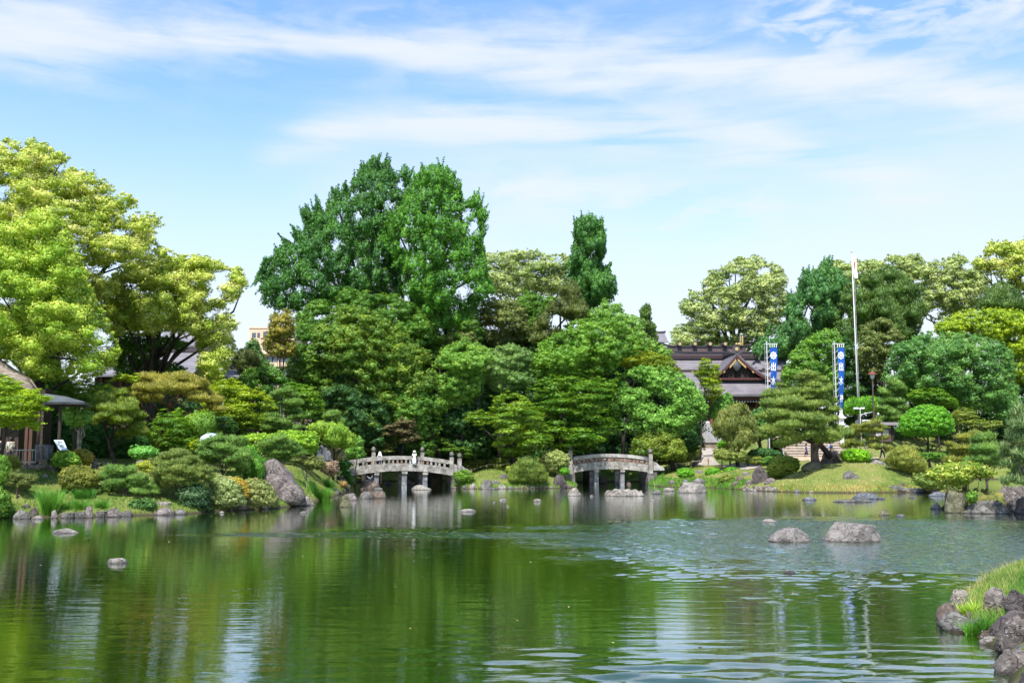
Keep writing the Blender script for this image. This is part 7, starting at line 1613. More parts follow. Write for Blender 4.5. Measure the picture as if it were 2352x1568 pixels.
# light gantry, monument, notice board, tied-paper rack
q0 = at(*V('c6', 773, 1020), 118); g0 = gz(q0.x, 118); zt_ = at(*V('c6', 773, 750), 118).z
gp = empty('light_gantry', (q0.x, 118, g0), 'grey post with twin tube lights on a crossbar', 'lamp')
MB().tube([(q0.x, 118, g0), (q0.x, 118, zt_)], .06, 6).build('post', METAL, gp); MB().box((q0.x - .15, 118, zt_ + .02), (1.25, .12, .09)).build('crossbar', METAL, gp)
for dx in (-.5, .25): MB().box((q0.x + dx, 118, zt_ + .12), (.6, .14, .1)).build('light_tube', WHITE, gp)
q1 = at(*V('c6', 885, 775), 118); MB().tube([(q0.x, 118, zt_ - .7), (q1.x, 118.5, q1.z)], .045, 6).build('brace', METAL, gp)
q0 = at(*V('c6', 741, 900), 120); g0 = gz(q0.x, 120); h_ = at(*V('c6', 741, 852), 120).z - g0
mn = empty('stone_monument', (q0.x, 120, g0), 'rounded blue-grey stone slab monument under the wisteria', 'monument')
MB().box((q0.x, 120, g0 + h_ * .47), (.55, .25, h_ * .94)).build('slab', ROCKM['blue'], mn); MB().box((q0.x, 120, g0 + h_ * .97), (.5, .25, h_ * .08), taper=.7).build('slab_top', ROCKM['blue'], mn)
nb0 = at(*V('c6', 850, 1010), 115); nb1 = at(*V('c6', 1100, 1010), 115); g0 = gz(nb0.x, 115); zr0 = at(*V('c6', 950, 868), 115).z; ze0 = at(*V('c6', 950, 893), 115).z
nb = empty('notice_board', ((nb0.x + nb1.x) / 2, 115, g0), 'roofed wooden notice board with white Japanese text panels', 'sign')
def nf(u, v): return (nb0.x - .3 + (nb1.x - nb0.x + .6) * u, 115.4 - 1.1 * v, zr0 + (ze0 - zr0) * v)
grid_sheet(nf, 4, 3, .07).build('roof', mat_flat('grey_metal_roof', (.16, .14, .15), .5), nb)
def nf2(u, v): return (nb0.x - .3 + (nb1.x - nb0.x + .6) * u, 115.4 + .9 * v, zr0 + (ze0 - zr0) * v)
grid_sheet(nf2, 4, 3, .07).build('rear_roof', mat_flat('grey_metal_roof', (.16, .14, .15), .5), nb)
bw = nb1.x - nb0.x
MB().box(((nb0.x + nb1.x) / 2 - .35, 115, g0 + (ze0 - g0) * .52), (bw * .72, .1, (ze0 - g0) * .62)).build('board', mat_flat('brown_board', (.085, .055, .05), .6), nb)
for t in (.08, .80): MB().box((nb0.x + bw * t, 115.1, (g0 + ze0) / 2), (.14, .14, ze0 - g0)).build('post', WOODD, nb)
r_ = random.Random(5)
for pj, (u, w_) in enumerate(((.30, .20), (.56, .22))):
    pn = MB().box((nb0.x + bw * u, 114.93, g0 + (ze0 - g0) * .56), (bw * w_, .03, (ze0 - g0) * .40)).build('text_panel', mat_flat('text_panel_brown', (.12, .085, .08), .6), nb)
    for c_ in range(6):
        mb = MB(); x = nb0.x + bw * (u + w_ * (.5 - (c_ + .6) / 6.5)); z = g0 + (ze0 - g0) * .75
        while z > g0 + (ze0 - g0) * (.40 + .08 * r_.random()): mb.box((x, 114.905, z), (.045 + .03 * r_.random(), .01, .05)); mb.box((x, 114.903, z - .03), (.02, .01, .06)); z -= .095
        mb.build('text_column', WPR, pn)
rk = empty('paper_rack', (at(*V('c6', 835, 880), 120).x, 120, gz(at(*V('c6', 835, 880), 120).x, 120)), 'rack hung with rows of white knotted paper fortunes', 'rack')
rx = rk.location.x; rz = at(*V('c6', 835, 848), 120).z
for rz_ in (0, -.30): MB().tube([(rx - .75, 120, rz + rz_), (rx + .95, 120, rz + rz_)], .02, 5).build('wire', METAL, rk)
for dx in (-.75, .95): MB().tube([(rx + dx, 120, rk.location.z), (rx + dx, 120, rz + .1)], .03, 6).build('post', WOODD, rk)
for rz_ in (0, -.30):
    for i in range(17): MB().box((rx - .7 + i * .1, 119.97, rz + rz_ - .07 + .02 * math.sin(i * 5)), (.05, .04, .17), ry=.5 * math.sin(i * 7)).build('paper_slip', WHITE, rk)
# stone steps
stp = empty('stone_steps', (at(1880, 1040, 116).x, 117, gz(at(1880, 1040, 116).x, 114)), 'broad flight of brown stone steps behind the mound', 'steps')
sx0, sx1 = at(1798, 1040, 116).x, at(1950, 1040, 116).x; n = 8; z0s = at(1870, 1050, 113.5).z; z1s = at(1870, 1002, 121).z
STEPM = mat_noise('step_riser_stone', (.13, .10, .075), (.24, .19, .15), 2, .85, .3); TREAD = mat_noise('step_tread_stone', (.42, .37, .31), (.56, .51, .44), 2, .85, .2)
for i in range(n):
    z = z0s + (z1s - z0s) * i / n; hh = (z1s - z0s) / n; y = 113.5 + i * 1.0
    s_ = MB().box(((sx0 + sx1) / 2, y + 1.2, z + hh / 2 - .6), (sx1 - sx0, 2.6, hh + 1.1 - .06)).build('step', STEPM, stp); MB().box(((sx0 + sx1) / 2, y + 1.19, z + hh - .06), (sx1 - sx0, 2.6, .07)).build('tread', TREAD, s_)
q_ = V('c5', 1200, 1140); a = at(*q_, 112.6); MB().tube([(a.x, 112.6, a.z - .5), (a.x - .1, 112.7, a.z + .7), (a.x + .5, 116, a.z + 2.4)], .05, 6).build('handrail', METAL, stp)
# shrine stair: pale steps climbing to the hall
GRAV = mat_noise('pale_gravel', (.22, .19, .165), (.34, .30, .26), 1.5, .95, .3, bscale=20)
st2 = empty('white_steps', (at(1615, 1000, 138).x, 139, gz(at(1615, 1000, 138).x, 136)), 'pale stone stair climbing to the shrine beyond the gravel path', 'steps')
mat_st = mat_flat('pale_step_stone', (.27, .27, .265), .8)
wx0, wx1 = V('c5', 480, 0)[0], V('c5', 600, 0)[0]; x0, x1 = at(wx0, 1000, 137).x, at(wx1 + 14, 1000, 137).x
zs0 = at(1618, 1013, 136).z; zs1 = at(1618, 968, 148).z
for i in range(12):
    z = zs0 + (zs1 - zs0) * i / 11; y = 136 + i * 1.0
    s_ = MB().box(((x0 + x1) / 2, y + .84, z - .72), (x1 - x0 - .1, 1.6, 1.46)).build('step', STEPM, st2); w3 = (x1 - x0) / 3
    for k in range(3): MB().box((x0 + w3 * (k + .5 + (.2 if i % 2 else 0) * (k < 2)), y + .72, z - .045), (w3 - .03, 1.7, (zs1 - zs0) / 11 - .03)).build('step_stone', mat_st, s_)
terrain_patch('path', [V('c5', *p) for p in [(375, 1252), (420, 1200), (450, 1140), (440, 1042), (480, 1038), (605, 1042), (600, 1070), (565, 1110), (570, 1180), (620, 1255)]], GRAV, .05, .4, 'pale gravel path leading up to the shrine stair', Ys=(96, 152))
terrain_patch('path', [V('c5', *p) for p in [(640, 1268), (600, 1256), (880, 1252), (1010, 1240), (930, 1290), (820, 1300), (700, 1276)]], GRAV, .05, .4, 'gravel path end behind the clipped pair', Ys=(96, 140))
terrain_patch('path', [V('c6', *p) for p in [(-40, 1195), (60, 1172), (330, 1180), (900, 1190), (960, 1175), (1060, 1200), (900, 1230), (300, 1215), (-40, 1215)]], mat_noise('sandy_path', (.30, .22, .14), (.42, .33, .23), 1.5, .95, .3), .05, .4, 'sandy path between the steps and the mound', Ys=(98, 135))

# ---------------------------------------------------------------- fences
def rope_fence(name, label, tg, posts, hpx, Dlist, mat, ropes=(0.86,), r=.075, ropem=None):
    k_ = TAG[tg][3]; pts = []
    for (x, y), D in zip(posts, Dlist):
        p = at(*V(tg, x, y), D) if D else on_ground(*V(tg, x, y)); p.z = gz(p.x, p.y); pts.append(p)
    c = sum(pts, Vector()) / len(pts); root = empty(name, c, label, 'fence'); h = hpx * k_ * c.y / FOC
    for p in pts: MB().tube([(p.x, p.y, p.z - .1), (p.x, p.y, p.z + h)], [r, r * .92], 8).build('post', mat, root)
    for q in ropes:
        for a, b_ in zip(pts, pts[1:]):
            m = (a + b_) / 2 + Vector((0, -r, h * q - .06)); MB().tube([(a.x, a.y - r, a.z + h * q), tuple(m), (b_.x, b_.y - r, b_.z + h * q)], .022, 5).build('rope', ropem or ROPE, root)
rope_fence('rope_fence', 'rope fence on low wooden posts between the two bridges', 'c4', [(-190, 540), (8, 520), (287, 505), (520, 500)], 75, (104, 106.5, 107, 107), POSTW)
rope_fence('rope_fence', 'rope fence from the second bridge across the gravel path', 'c5', [(45, 1278), (228, 1265), (368, 1250), (523, 1258), (647, 1280)], 72, (107, 108.5, 109, 108, 106), POSTW)
rope_fence('rope_fence', 'short rope fence before the weeping tree', 'c5', [(716, 1272), (880, 1248)], 92, (107, 107.5), POSTW)
rope_fence('rope_fence', 'rope fence with pale posts on the shaded slope at right', 'c7', [(270, 905), (393, 908), (530, 908), (680, 905), (900, 900), (1250, 898)], 55, (105, 105, 105, 106, 107, 108), POSTW)
rope_fence('rope_fence', 'low rope fence behind the mound where the photographer stands', 'c6', [(868, 1212), (1040, 1195), (1150, 1190)], 50, (101, 102, 103), POSTW)
# bamboo rail before the hut
bz = at(40, 1063, 59.5).z - .25
bf = empty('bamboo_rail', (at(55, 1063, 59.5).x, 59.5, bz), 'weathered pale picket rail in front of the tea hut', 'fence')
xa, xb = at(-10, 1063, 59.5).x, at(81, 1063, 59.5).x; zt_ = at(60, 1033, 59.5).z; zb_ = at(60, 1062, 59.5).z
PALEW = mat_flat('silvered_bamboo', (.30, .29, .28), .7)
MB().tube([(xa, 59.5, zt_), (xb, 59.5, zt_)], .03, 6).build('top_rail', PALEW, bf); MB().box(((xa + xb) / 2, 59.5, zb_ + .03), (xb - xa, .1, .09)).build('bottom_rail', PALEW, bf)
for i in range(13): x = xa + (xb - xa) * i / 12; MB().tube([(x, 59.5, zb_), (x, 59.5, zt_)], .018, 5).build('picket', PALEW, bf)
# sign board, basin, dustbin-like planter
SB = empty('sign_board', at(140, 1034, 60.5), 'leaning pale blue information board with a dark picture', 'sign')
c4p = [V('c1', 450, 752), V('c1', 530, 752), V('c1', 568, 838), V('c1', 500, 838)]
q4 = [at(*p, 60.7 if i < 2 else 60.3) for i, p in enumerate(c4p)]
def slab4(q, th, off=0):
    mb = MB(); n_ = (q[1] - q[0]).cross(q[2] - q[0]).normalized(); 
    if n_.y > 0: n_ = -n_
    mb.v = [tuple(p + n_ * (off + th)) for p in q] + [tuple(p + n_ * off) for p in q]; mb.f = [(0, 1, 2, 3), (7, 6, 5, 4), (0, 4, 5, 1), (1, 5, 6, 2), (2, 6, 7, 3), (3, 7, 4, 0)]; return mb
slab4(q4, .03).build('board', mat_flat('pale_blue_board', (.34, .42, .52), .5), SB)
def inq(u0, u1, v0, v1):
    f = lambda u, v: q4[0].lerp(q4[1], u).lerp(q4[3].lerp(q4[2], u), v); return [f(u0, v0), f(u1, v0), f(u1, v1), f(u0, v1)]
slab4(inq(.30, .80, .12, .70), .01, .031).build('picture', mat_flat('teal_picture', (.10, .16, .18), .5), SB); slab4(inq(.36, .74, .36, .44), .004, .042).build('picture_band', mat_flat('pale_band', (.40, .48, .50), .5), SB)
for u in (.2, .8): p = q4[0].lerp(q4[1], u); MB().tube([tuple(p + Vector((0, .05, 0))), (p.x + .05, p.y + .6, p.z - 1.0)], .025, 5).build('prop', METAL, SB)
for i, (x0_, y0_, x1_, y1_) in enumerate(((212, 56, 240, 112), (227, 90, 243, 108))): pass
a = at(121.5, 960, 61); b_ = at(133, 1002, 60.8)
ba = at(*V('c1', 340, 900), 60.2); bs = empty('water_basin', (ba.x, 60.4, ba.z - .1), 'grey stone basin beside the tea hut', 'basin')
MB().box((ba.x, 60.6, at(92, 1040, 60.4).z), (at(107, 0 + 1040, 60.4).x - at(78, 1040, 60.4).x, .7, 1.0), taper=1.06).build('basin', ROCKM['blue'], bs)
MB().box((ba.x + .05, 60.15, at(92, 1045, 60.2).z), (.10, .06, 1.0), ry=-.12).build('wooden_ladle_rest', STONED, bs)
rock('c1', 350, 400, 895, 960, 'moss', 'rounded mossy stone beside the stone basin', D=60, ang=.2)
# globe: pale blue round cover behind the pines
gp_ = at(*V('c2', 410, 728), 67)
gl = empty('rain_cover', (gp_.x, 67, gp_.z - .6), 'pale blue domed plastic cover between the pines', 'cover')
MB().lathe((gp_.x, 67, gp_.z - .45), [(.66, 0), (.78, .25), (.7, .48), (.4, .68), (.01, .74)], 14).build('dome', mat_flat('pale_blue_plastic', (.40, .50, .56), .35), gl, smooth=True)
MB().tube([(gp_.x, 67, gz(gp_.x, 67)), (gp_.x, 67, gp_.z - .45)], .05, 6).build('stake', WOODD, gl)

# ---------------------------------------------------------------- people
SKIN = mat_flat('skin', (.48, .30, .21), .6)
HAIRM = mat_flat('black_hair', (.015, .012, .011), .5)
def skin_mesh(name, joints, edges, radii, mat, parent, sub=1):
    me = bpy.data.meshes.new(name); me.from_pydata(joints, edges, []); o = bpy.data.objects.new(name, me); COL.objects.link(o)
    m = o.modifiers.new('skin', 'SKIN'); m.use_smooth_shade = True
    if not me.skin_vertices: 
        bpy.context.view_layer.objects.active = o
    for i, r in enumerate(radii):
        sv = me.skin_vertices[0].data[i]; rr = r if hasattr(r, '__len__') else (r, r); sv.radius = rr; sv.use_root = (i == 0)
    s = o.modifiers.new('sub', 'SUBSURF'); s.levels = sub; s.render_levels = sub
    bpy.context.view_layer.update()
    nm = bpy.data.meshes.new_from_object(o.evaluated_get(bpy.context.evaluated_depsgraph_get())); bpy.data.objects.remove(o); bpy.data.meshes.remove(me)
    nm.name = name; nm.materials.clear(); nm.materials.append(mat); nm.polygons.foreach_set('use_smooth', [True] * len(nm.polygons))
    return link(name, nm, parent)
def person(label, loc, height, face, top, legs, hair=True, hat=None, skirt=None, pose='stand', bag=None, arms=None, long_top=False, lean=0.0):
    """face: heading in radians, 0 looks away from the camera (+y)"""
    root = empty('person', loc, label, 'person'); root.rotation_euler = (0, 0, face); k = height / 1.7; root.scale = (k, k, k)
    L_ = lean
    def J(x, y, z): return (x, y + L_ * max(0, z - .95), z - (.15 * L_ * max(0, z - .95)))
    st = .16 if pose == 'walk' else 0.0
    A = arms or 'down'
    j = [J(0, 0, .95), J(0, 0, 1.15), J(0, 0, 1.36), J(0, .01, 1.46), J(0, .03, 1.60), J(0, .025, 1.68)]
    e = [(0, 1), (1, 2), (2, 3), (3, 4), (4, 5)]; r = [(.15, .11), (.13, .095), (.16, .10), .05, (.078, .095), (.06, .075)]
    j += [J(0, .125, 1.585)]; e += [(4, 6)]; r += [.014]                      # nose
    for s in (-1, 1):
        b0 = len(j)
        if A == 'down': arm = [(.19 * s, 0, 1.38), (.23 * s, .0, 1.12), (.24 * s, .08, .90), (.24 * s, .10, .82)]
        elif A == 'front': arm = [(.19 * s, 0, 1.38), (.22 * s, .08, 1.14), (.10 * s, .32, 1.20), (.06 * s, .38, 1.22)]
        else: arm = [(.19 * s, 0, 1.38), (.26 * s, .05, 1.14), (.16 * s, .28, 1.05), (.12 * s, .34, 1.05)]
        j += [J(*p) for p in arm]; e += [(2, b0), (b0, b0 + 1), (b0 + 1, b0 + 2), (b0 + 2, b0 + 3)]; r += [.055, .042, .03, .036]
        d = Vector(arm[3]) - Vector(arm[2]); d.normalize()
        for f_ in range(5):
            off = Vector(((f_ - 2) * .016, 0, 0)) if A != 'down' else Vector((0, (f_ - 2) * .016, 0)); ln_ = (.05, .085, .09, .085, .07)[f_]
            j.append(J(*(Vector(arm[3]) + off + d * ln_))); e.append((b0 + 3, len(j) - 1)); r.append(.008)
        b1 = len(j); sy = st * s
        j += [(.09 * s, 0, .90), (.10 * s, sy * .6 + .02, .50), (.10 * s, sy * 1.2 - (.03 if st else 0), .09), (.10 * s, sy * 1.2 + .13, .035)]
        e += [(0, b1), (b1, b1 + 1), (b1 + 1, b1 + 2), (b1 + 2, b1 + 3)]; r += [.095, .06, .042, (.04, .03)]
    skin_mesh('body', j, e, r, SKIN, root)
    # shirt
    zt0 = .80 if long_top else .93
    j = [J(0, 0, zt0), J(0, 0, 1.12), J(0, 0, 1.34), J(0, .01, 1.43)]; e = [(0, 1), (1, 2), (2, 3)]; r = [(.185, .14), (.16, .12), (.185, .125), (.085, .075)]
    for s in (-1, 1):
        b0 = len(j)
        if A == 'down': arm = [(.19 * s, 0, 1.38), (.235 * s, .0, 1.12), (.24 * s, .07, .94)]
        elif A == 'front': arm = [(.19 * s, 0, 1.38), (.22 * s, .08, 1.14), (.14 * s, .26, 1.18)]
        else: arm = [(.19 * s, 0, 1.38), (.26 * s, .05, 1.14), (.19 * s, .22, 1.07)]
        j += [J(*p) for p in arm]; e += [(2, b0), (b0, b0 + 1), (b0 + 1, b0 + 2)]; r += [.078, .062, .05]
    skin_mesh('shirt', j, e, r, mat_flat('shirt_cloth', top, .85), root)
    if skirt:
        mb = MB().lathe((0, 0, 0), [(.26, skirt), (.24, (skirt + .9) / 2), (.19, .88), (.15, 1.02)], 14, 1, .8); o = mb.build('skirt', mat_flat('skirt_cloth', legs, .85), None, smooth=True); o.parent = root; o.location = (0, 0, 0)
    else:
        j = [(0, 0, .98), (0, 0, .90)]; e = [(0, 1)]; r = [(.16, .12), (.15, .12)]
        for s in (-1, 1):
            b1 = len(j); sy = st * s; j += [(.09 * s, 0, .84), (.10 * s, sy * .6 + .02, .50), (.10 * s, sy * 1.2 - (.03 if st else 0), .12)]; e += [(1, b1), (b1, b1 + 1), (b1 + 1, b1 + 2)]; r += [.105, .078, .065]
        skin_mesh('trousers', j, e, r, mat_flat('trouser_cloth', legs, .85), root)
    def child(mb, nm, mat):
        o = mb.build(nm, mat, None, smooth=True); o.parent = root; o.location = (0, 0, 0); return o
    hx = J(0, .01, 1.62)
    if hair: child(MB().lathe((hx[0], hx[1] - .015, hx[2]), [(.04, -.16), (.095, -.10), (.108, 0), (.095, .08), (.05, .13), (.01, .145)], 12, .95, 1.08), 'hair', HAIRM)
    for s in (-1, 1): child(MB().lathe((hx[0] + s * .032, hx[1] + .105, hx[2] - .01), [(.001, -.008), (.009, 0), (.001, .008)], 6), 'eye', HAIRM)
    if hat == 'brim': child(MB().lathe(hx, [(.24, -.02), (.23, .02), (.125, .04), (.12, .13), (.06, .17), (.01, .175)], 16), 'hat', WHITE)
    if hat == 'hood': child(MB().lathe((hx[0], hx[1] - .02, hx[2] - .2), [(.24, -.14), (.20, .04), (.16, .2), (.13, .32), (.05, .39), (.01, .40)], 14), 'sun_hood', WHITE)
    if hat == 'cap': child(MB().lathe((hx[0], hx[1], hx[2]), [(.118, .0), (.115, .06), (.07, .13), (.01, .15)], 12).box((hx[0], hx[1] + .15, hx[2] + .01), (.14, .12, .02)), 'cap', mat_flat('dark_cap', (.03, .03, .035), .8))
    if bag == 'back': child(MB().box((0, -.2, 1.2), (.32, .18, .42), taper=.8), 'backpack', mat_flat('navy_backpack', (.02, .03, .10), .8))
    if bag == 'shoulder':
        child(MB().lathe((.27, -.02, .98), [(.05, -.2), (.14, -.14), (.15, 0), (.06, .2), (.02, .35)], 10, .6, 1), 'shoulder_bag', mat_flat('brown_bag', (.10, .06, .045), .7)); child(MB().tube([(.27, -.05, 1.3), (.17, -.10, 1.42), (0, -.12, 1.25), (-.18, -.12, 1.0)], .012, 5), 'bag_strap', mat_flat('bag_strap', (.05, .035, .03), .7))
    if bag == 'hand': child(MB().lathe((.24, .1, .74), [(.03, -.12), (.13, -.08), (.14, .02), (.05, .08)], 10, .6, 1), 'handbag', mat_flat('cream_bag', (.55, .45, .38), .7))
    if bag == 'camera': child(MB().box((0, .42, 1.23), (.12, .1, .08)), 'camera', mat_flat('black_camera', (.02, .02, .02), .4))
    return root
def Pz(D, vx, vyfeet=None):
    p = at(vx, vyfeet or 1050, D); return (p.x, D, gz(p.x, D)) if vyfeet is None else tuple(p)
def on_bridge(T, zb, x, y, off): p = T @ Vector((x, y, 0)); return (p.x, p.y, zb(x) + off)
xw = (V('c3', 1190, 0)[0] - (801 + 1041) / 2) / 240 * L1; xh = (V('c3', 742, 0)[0] - (801 + 1041) / 2) / 240 * L1
person('person in long white dress and white hat leaning on the rail of the first bridge', on_bridge(T1, zb1, xw, -.02, .78 - .20), 1.32, 3.0, (.78, .78, .76), (.78, .78, .77), hat='brim', skirt=.05, arms='front', long_top=True)
person('person in white sun hood and navy clothes behind the first bridge rail', on_bridge(T1, zb1, xh, .85, .40), 1.42, 2.9, (.72, .72, .74), (.02, .03, .09), hat='hood', arms='bent')
person('person in pale shirt with brown shoulder bag, back turned, before the tea hut', at(22, 1066, 61.5)[:], 1.62, .1, (.52, .52, .42), (.015, .015, .02), bag='shoulder')
person('person in black cut off by the left edge at the tea hut', at(-5, 1068, 61.8)[:], 1.75, .2, (.03, .03, .035), (.03, .03, .04))
person('person with black hair and white top standing behind the dark pine shrub hedge', at(599, 1052, 78)[:], 1.6, 1.2, (.62, .60, .60), (.02, .02, .025))
person('person in white top and blue jeans on the shrine stair', at(*V('c5', 520, 948), 146)[:], 1.66, .2, (.70, .68, .66), (.07, .13, .30), pose='walk')
person('person in navy cardigan and dark skirt with cream bag by the steps', at(*V('c6', 282, 1192), 112)[:], 1.62, 1.35, (.05, .06, .22), (.02, .02, .06), skirt=.45, pose='walk', bag='hand')
person('person in checked shirt with navy backpack behind the mound boulder', at(*V('c6', 497, 1185), 110)[:], 1.68, .3, (.30, .34, .48), (.03, .04, .10), bag='back')
person('person in black and white top bending forward behind the loaf-shaped azalea', at(*V('c6', 745, 1165), 110)[:], 1.62, 2.0, (.42, .42, .44), (.25, .08, .07), arms='front')
person('person in black photographing, dark cap, behind the mound at right', at(*V('c6', 965, 1203), 97)[:], 1.74, -1.3, (.025, .025, .03), (.02, .02, .025), hat='cap', hair=False, arms='front', bag='camera', pose='walk')
person('person half hidden by the mound pine trunk in dark jacket', at(*V('c6', 385, 1185), 111)[:], 1.6, 1.2, (.03, .04, .10), (.03, .03, .06), arms='bent')

# pigeons on the dome rock
PIG = mat_flat('pigeon_grey', (.16, .17, .20), .6); PIGD = mat_flat('pigeon_dark', (.06, .06, .07), .6)
for i, (px, py, fc, lb) in enumerate(((590, 712, 2.6, 'pigeon with lowered head on the dome rock, left of two'), (622, 712, -.2, 'upright pigeon on the dome rock, right of two'))):
    p = at(*V('c3', px, py + 14), 94.6 - .2); root = empty('pigeon', p, lb, 'bird')
    Lc = Matrix.Translation(p) @ Matrix.Rotation(fc, 4, 'Z') @ Matrix.Rotation(math.radians(58 if i == 0 else 30), 4, 'Y')
    MB().lathe((0, 0, 0), [(.005, -.26), (.03, -.2), (.07, -.08), (.085, .02), (.06, .12), (.035, .17), (.042, .21), (.03, .25), (.004, .27)], 10).xf(Matrix.Translation((0, 0, .13)) @ Lc).build('body', PIG, root, smooth=True)
    MB().box((0, 0, .22), (.05, .015, .012)).xf(Matrix.Translation((0, 0, .13)) @ Lc).build('beak', PIGD, root)
    for s in (-1, 1): MB().box((0, s * .07, -.05), (.10, .02, .24), taper=.6).xf(Matrix.Translation((0, 0, .13)) @ Lc).build('wing', PIGD, root); MB().tube([(p.x + s * .02, p.y, p.z - .04), (p.x + s * .02, p.y, p.z + .08)], .006, 4).build('leg', MAROON, root)

# ---------------------------------------------------------------- grass
def blades(name, label, P3, h, w, cols, mat=None, seed=1, lean=.35, cat=None, group=None, kind='stuff', parent=None, hv=.4):
    rng = np.random.default_rng(seed); n = len(P3); a = rng.uniform(0, 2 * np.pi, n); hh = h * rng.uniform(1 - hv, 1 + hv, n)
    dx = np.stack([np.cos(a), np.sin(a), np.zeros(n)], -1) * (w / 2); ln_ = rng.normal(0, lean, (n, 2)) * hh[:, None]
    top = P3 + np.column_stack([ln_, hh]); mid = P3 + np.column_stack([ln_ * .35, hh * .55])
    vs = np.stack([P3 - dx, P3 + dx, mid + dx * .75, mid - dx * .75, top], 1).reshape(-1, 3)
    b_ = np.arange(n) * 5; quads = np.stack([b_, b_ + 1, b_ + 2, b_ + 3], -1); tris = np.stack([b_ + 3, b_ + 2, b_ + 4], -1)
    tone = np.repeat(np.clip(rng.normal(.5, .22, n), 0, 1), 5)
    o = np_mesh(name, vs, quads, tris, mat_leaf(*cols, tr=.2, rough=.6), tone, parent=parent, origin=None if parent is not None else tuple(P3.mean(0)))
    if kind: o['kind'] = kind
    if label: o['label'] = label
    if cat: o['category'] = cat
    return o
rng = np.random.default_rng(99)
def scatter(n, lo, hi, smin, smax, extra=None):
    P = np.column_stack([rng.uniform(lo[0], hi[0], n), rng.uniform(lo[1], hi[1], n)]); s = sdist(P); P = P[(s > smin) & (s < smax)]
    if extra is not None: P = P[extra(P)]
    return np.column_stack([P, ground_np(P) - .02])
LG = ((.060, .110, .016), (.135, .170, .035), (.220, .200, .075))
blades('lawn_grass', 'short tufts over the left bank lawn', scatter(26000, (-32, 50), (-14, 80), .25, 9), .13, .035, LG, seed=3)
blades('lawn_grass', 'short tufts over the lawns around the bridges', scatter(26000, (-14, 84), (22, 112), .3, 9), .12, .06, LG, seed=4)
blades('lawn_grass', 'dry golden tufts over the mound', scatter(20000, (22, 84), (42, 101), .3, 12), .07, .05, ((.10, .14, .03), (.21, .20, .07), (.32, .27, .12)), seed=5)
blades('shore_grass', 'tan and rust grass fringe along the mound waterline', scatter(22000, (23, 84), (42, 96), .02, .8), .20, .045, ((.08, .10, .02), (.22, .17, .05), (.36, .26, .10)), seed=6)
blades('shore_grass', 'green bank grass fringe at the waterline right of the second bridge', scatter(30000, (13, 92), (24, 108), .02, 1.6), .30, .05, ((.03, .09, .012), (.07, .16, .02), (.14, .21, .04)), seed=7)
blades('shore_grass', 'green bank grass fringe on the left bank', scatter(30000, (-32, 50), (-14, 76), .05, 2.2), .20, .03, ((.025, .075, .012), (.06, .13, .02), (.13, .19, .04)), seed=8)
blades('shore_grass', 'green fringe at the waterline between the bridges', scatter(16000, (-9, 90), (8, 100), .05, 1.0), .22, .05, ((.03, .09, .012), (.08, .16, .02), (.14, .21, .04)), seed=9)
near = lambda P: P[:, 0] > 8.6
blades('bank_grass', 'long mixed green grass covering the near right bank', scatter(70000, (9, 15), (16, 29), .45, 6.5, near), .15, .010, ((.030, .085, .012), (.070, .150, .022), (.140, .200, .045)), seed=10, lean=.45)
blades('bank_grass', 'dry seeding grass heads along the near bank edge', scatter(6000, (9, 20), (14, 29), .25, 1.3, near), .24, .006, ((.16, .14, .04), (.30, .25, .09), (.42, .34, .14)), seed=11, lean=.5)
def clump(name, label, tg, cx, cy, hpx, rpx, n, cols, D=None, wd=.03, lean=.3):
    p = on_ground(*V(tg, cx, cy)) if D is None else at(*V(tg, cx, cy), D); k_ = TAG[tg][2] * p.y / FOC; h = hpx * k_; r = rpx * k_
    g_ = np.random.default_rng(int(cx)); a = g_.uniform(0, 2 * np.pi, n); q = np.sqrt(g_.random(n)) * r; P = np.column_stack([p.x + q * np.cos(a), p.y + .3 + q * np.sin(a) * .7]); Z = np.maximum(ground_np(P), 0) - .03
    root = empty(name, p, label, 'plant'); blades('blades', None, np.column_stack([P, Z]), h, wd, cols, seed=int(cx), lean=lean, kind=None, parent=root)
GRC = ((.022, .085, .012), (.055, .155, .018), (.120, .230, .035))
clump('grass_clump', 'tall bright grass clump by the water right of the great boulder', 'c2', 1305, 1248, 85, 85, 1500, GRC, lean=.22)
clump('grass_clump', 'tall iris-like grass clump among the left bank stones', 'c1', 390, 1385, 160, 70, 700, GRC, wd=.04)
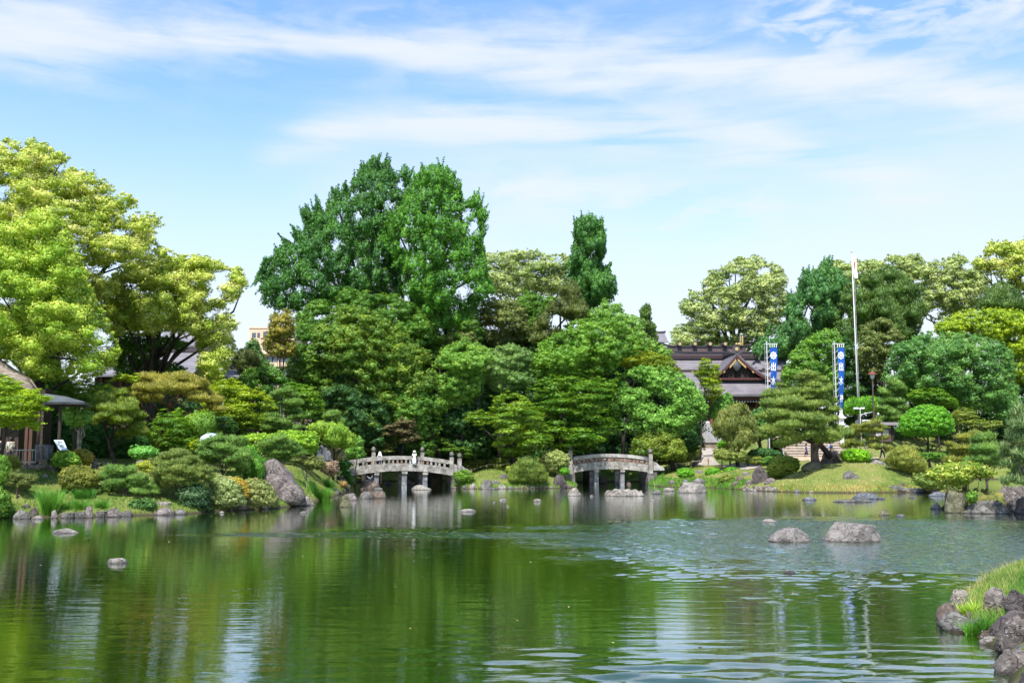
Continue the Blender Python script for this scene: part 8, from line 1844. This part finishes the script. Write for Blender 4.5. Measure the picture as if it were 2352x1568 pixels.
clump('grass_clump', 'long grass tuft under the bronze clipped ball', 'c1', 680, 1250, 70, 80, 450, GRC, wd=.03, lean=.5)
clump('grass_clump', 'fern-like tuft above the middle stump', 'c1', 650, 1345, 60, 60, 400, GRC, wd=.03, lean=.5)
clump('grass_clump', 'green tuft topping the leftmost stump', 'c1', 545, 1350, 50, 50, 300, GRC, wd=.03, lean=.5)
clump('grass_clump', 'green tuft topping the rightmost stump', 'c1', 830, 1335, 50, 50, 300, GRC, wd=.03, lean=.5)
clump('grass_clump', 'grassy tuft on the shore right of the second bridge', 'c4', 1910, 680, 90, 70, 500, GRC, wd=.05)
clump('grass_clump', 'low grass tuft at the water by the pink bush', 'c3', 40, 850, 110, 60, 400, GRC, wd=.03)
clump('grass_clump', 'bright fern tuft among the near bank stones', 'c8', 800, 770, 120, 90, 300, ((.08, .17, .012), (.17, .28, .02), (.30, .38, .05)), wd=.02, D=20.3, lean=.6)
clump('grass_clump', 'long shaded grass hanging beside the big dark near boulder', 'c8', 900, 960, 130, 110, 500, GRC, wd=.012, D=19.3, lean=.6)

# fallen leaves and specks of scum floating on the calm water
r_ = np.random.default_rng(404); n = 420
Pl = np.column_stack([r_.uniform(-26, 12, n), r_.uniform(17, 88, n)]); sd_ = sdist(Pl); Pl = Pl[(sd_ < -.3) & ((sd_ > -9) | (r_.random(n) < .25))]
dn = r_.uniform(0, 6.28, len(Pl)); s_ = .025 + .0009 * Pl[:, 1] * r_.uniform(.5, 1.3, len(Pl)); vs = []
for (x, y), a, s in zip(Pl, dn, s_):
    for k, q in ((0, 1.0), (1.57, .55), (3.14, 1.0), (4.71, .55)): vs.append((x + s * q * math.cos(a + k), y + s * q * math.sin(a + k), .035 + .004 * math.sin(k * 3 + a)))
fl_ = np_mesh('floating_leaves', vs, np.arange(len(vs)).reshape(-1, 4), None, mat_leaf((.16, .09, .03), (.30, .20, .06), (.34, .32, .20), tr=.1), np.repeat(r_.random(len(Pl)), 4), origin=(0, 50, 0))
tag(fl_, 'scattered fallen leaves floating on the calm water', kind='stuff')
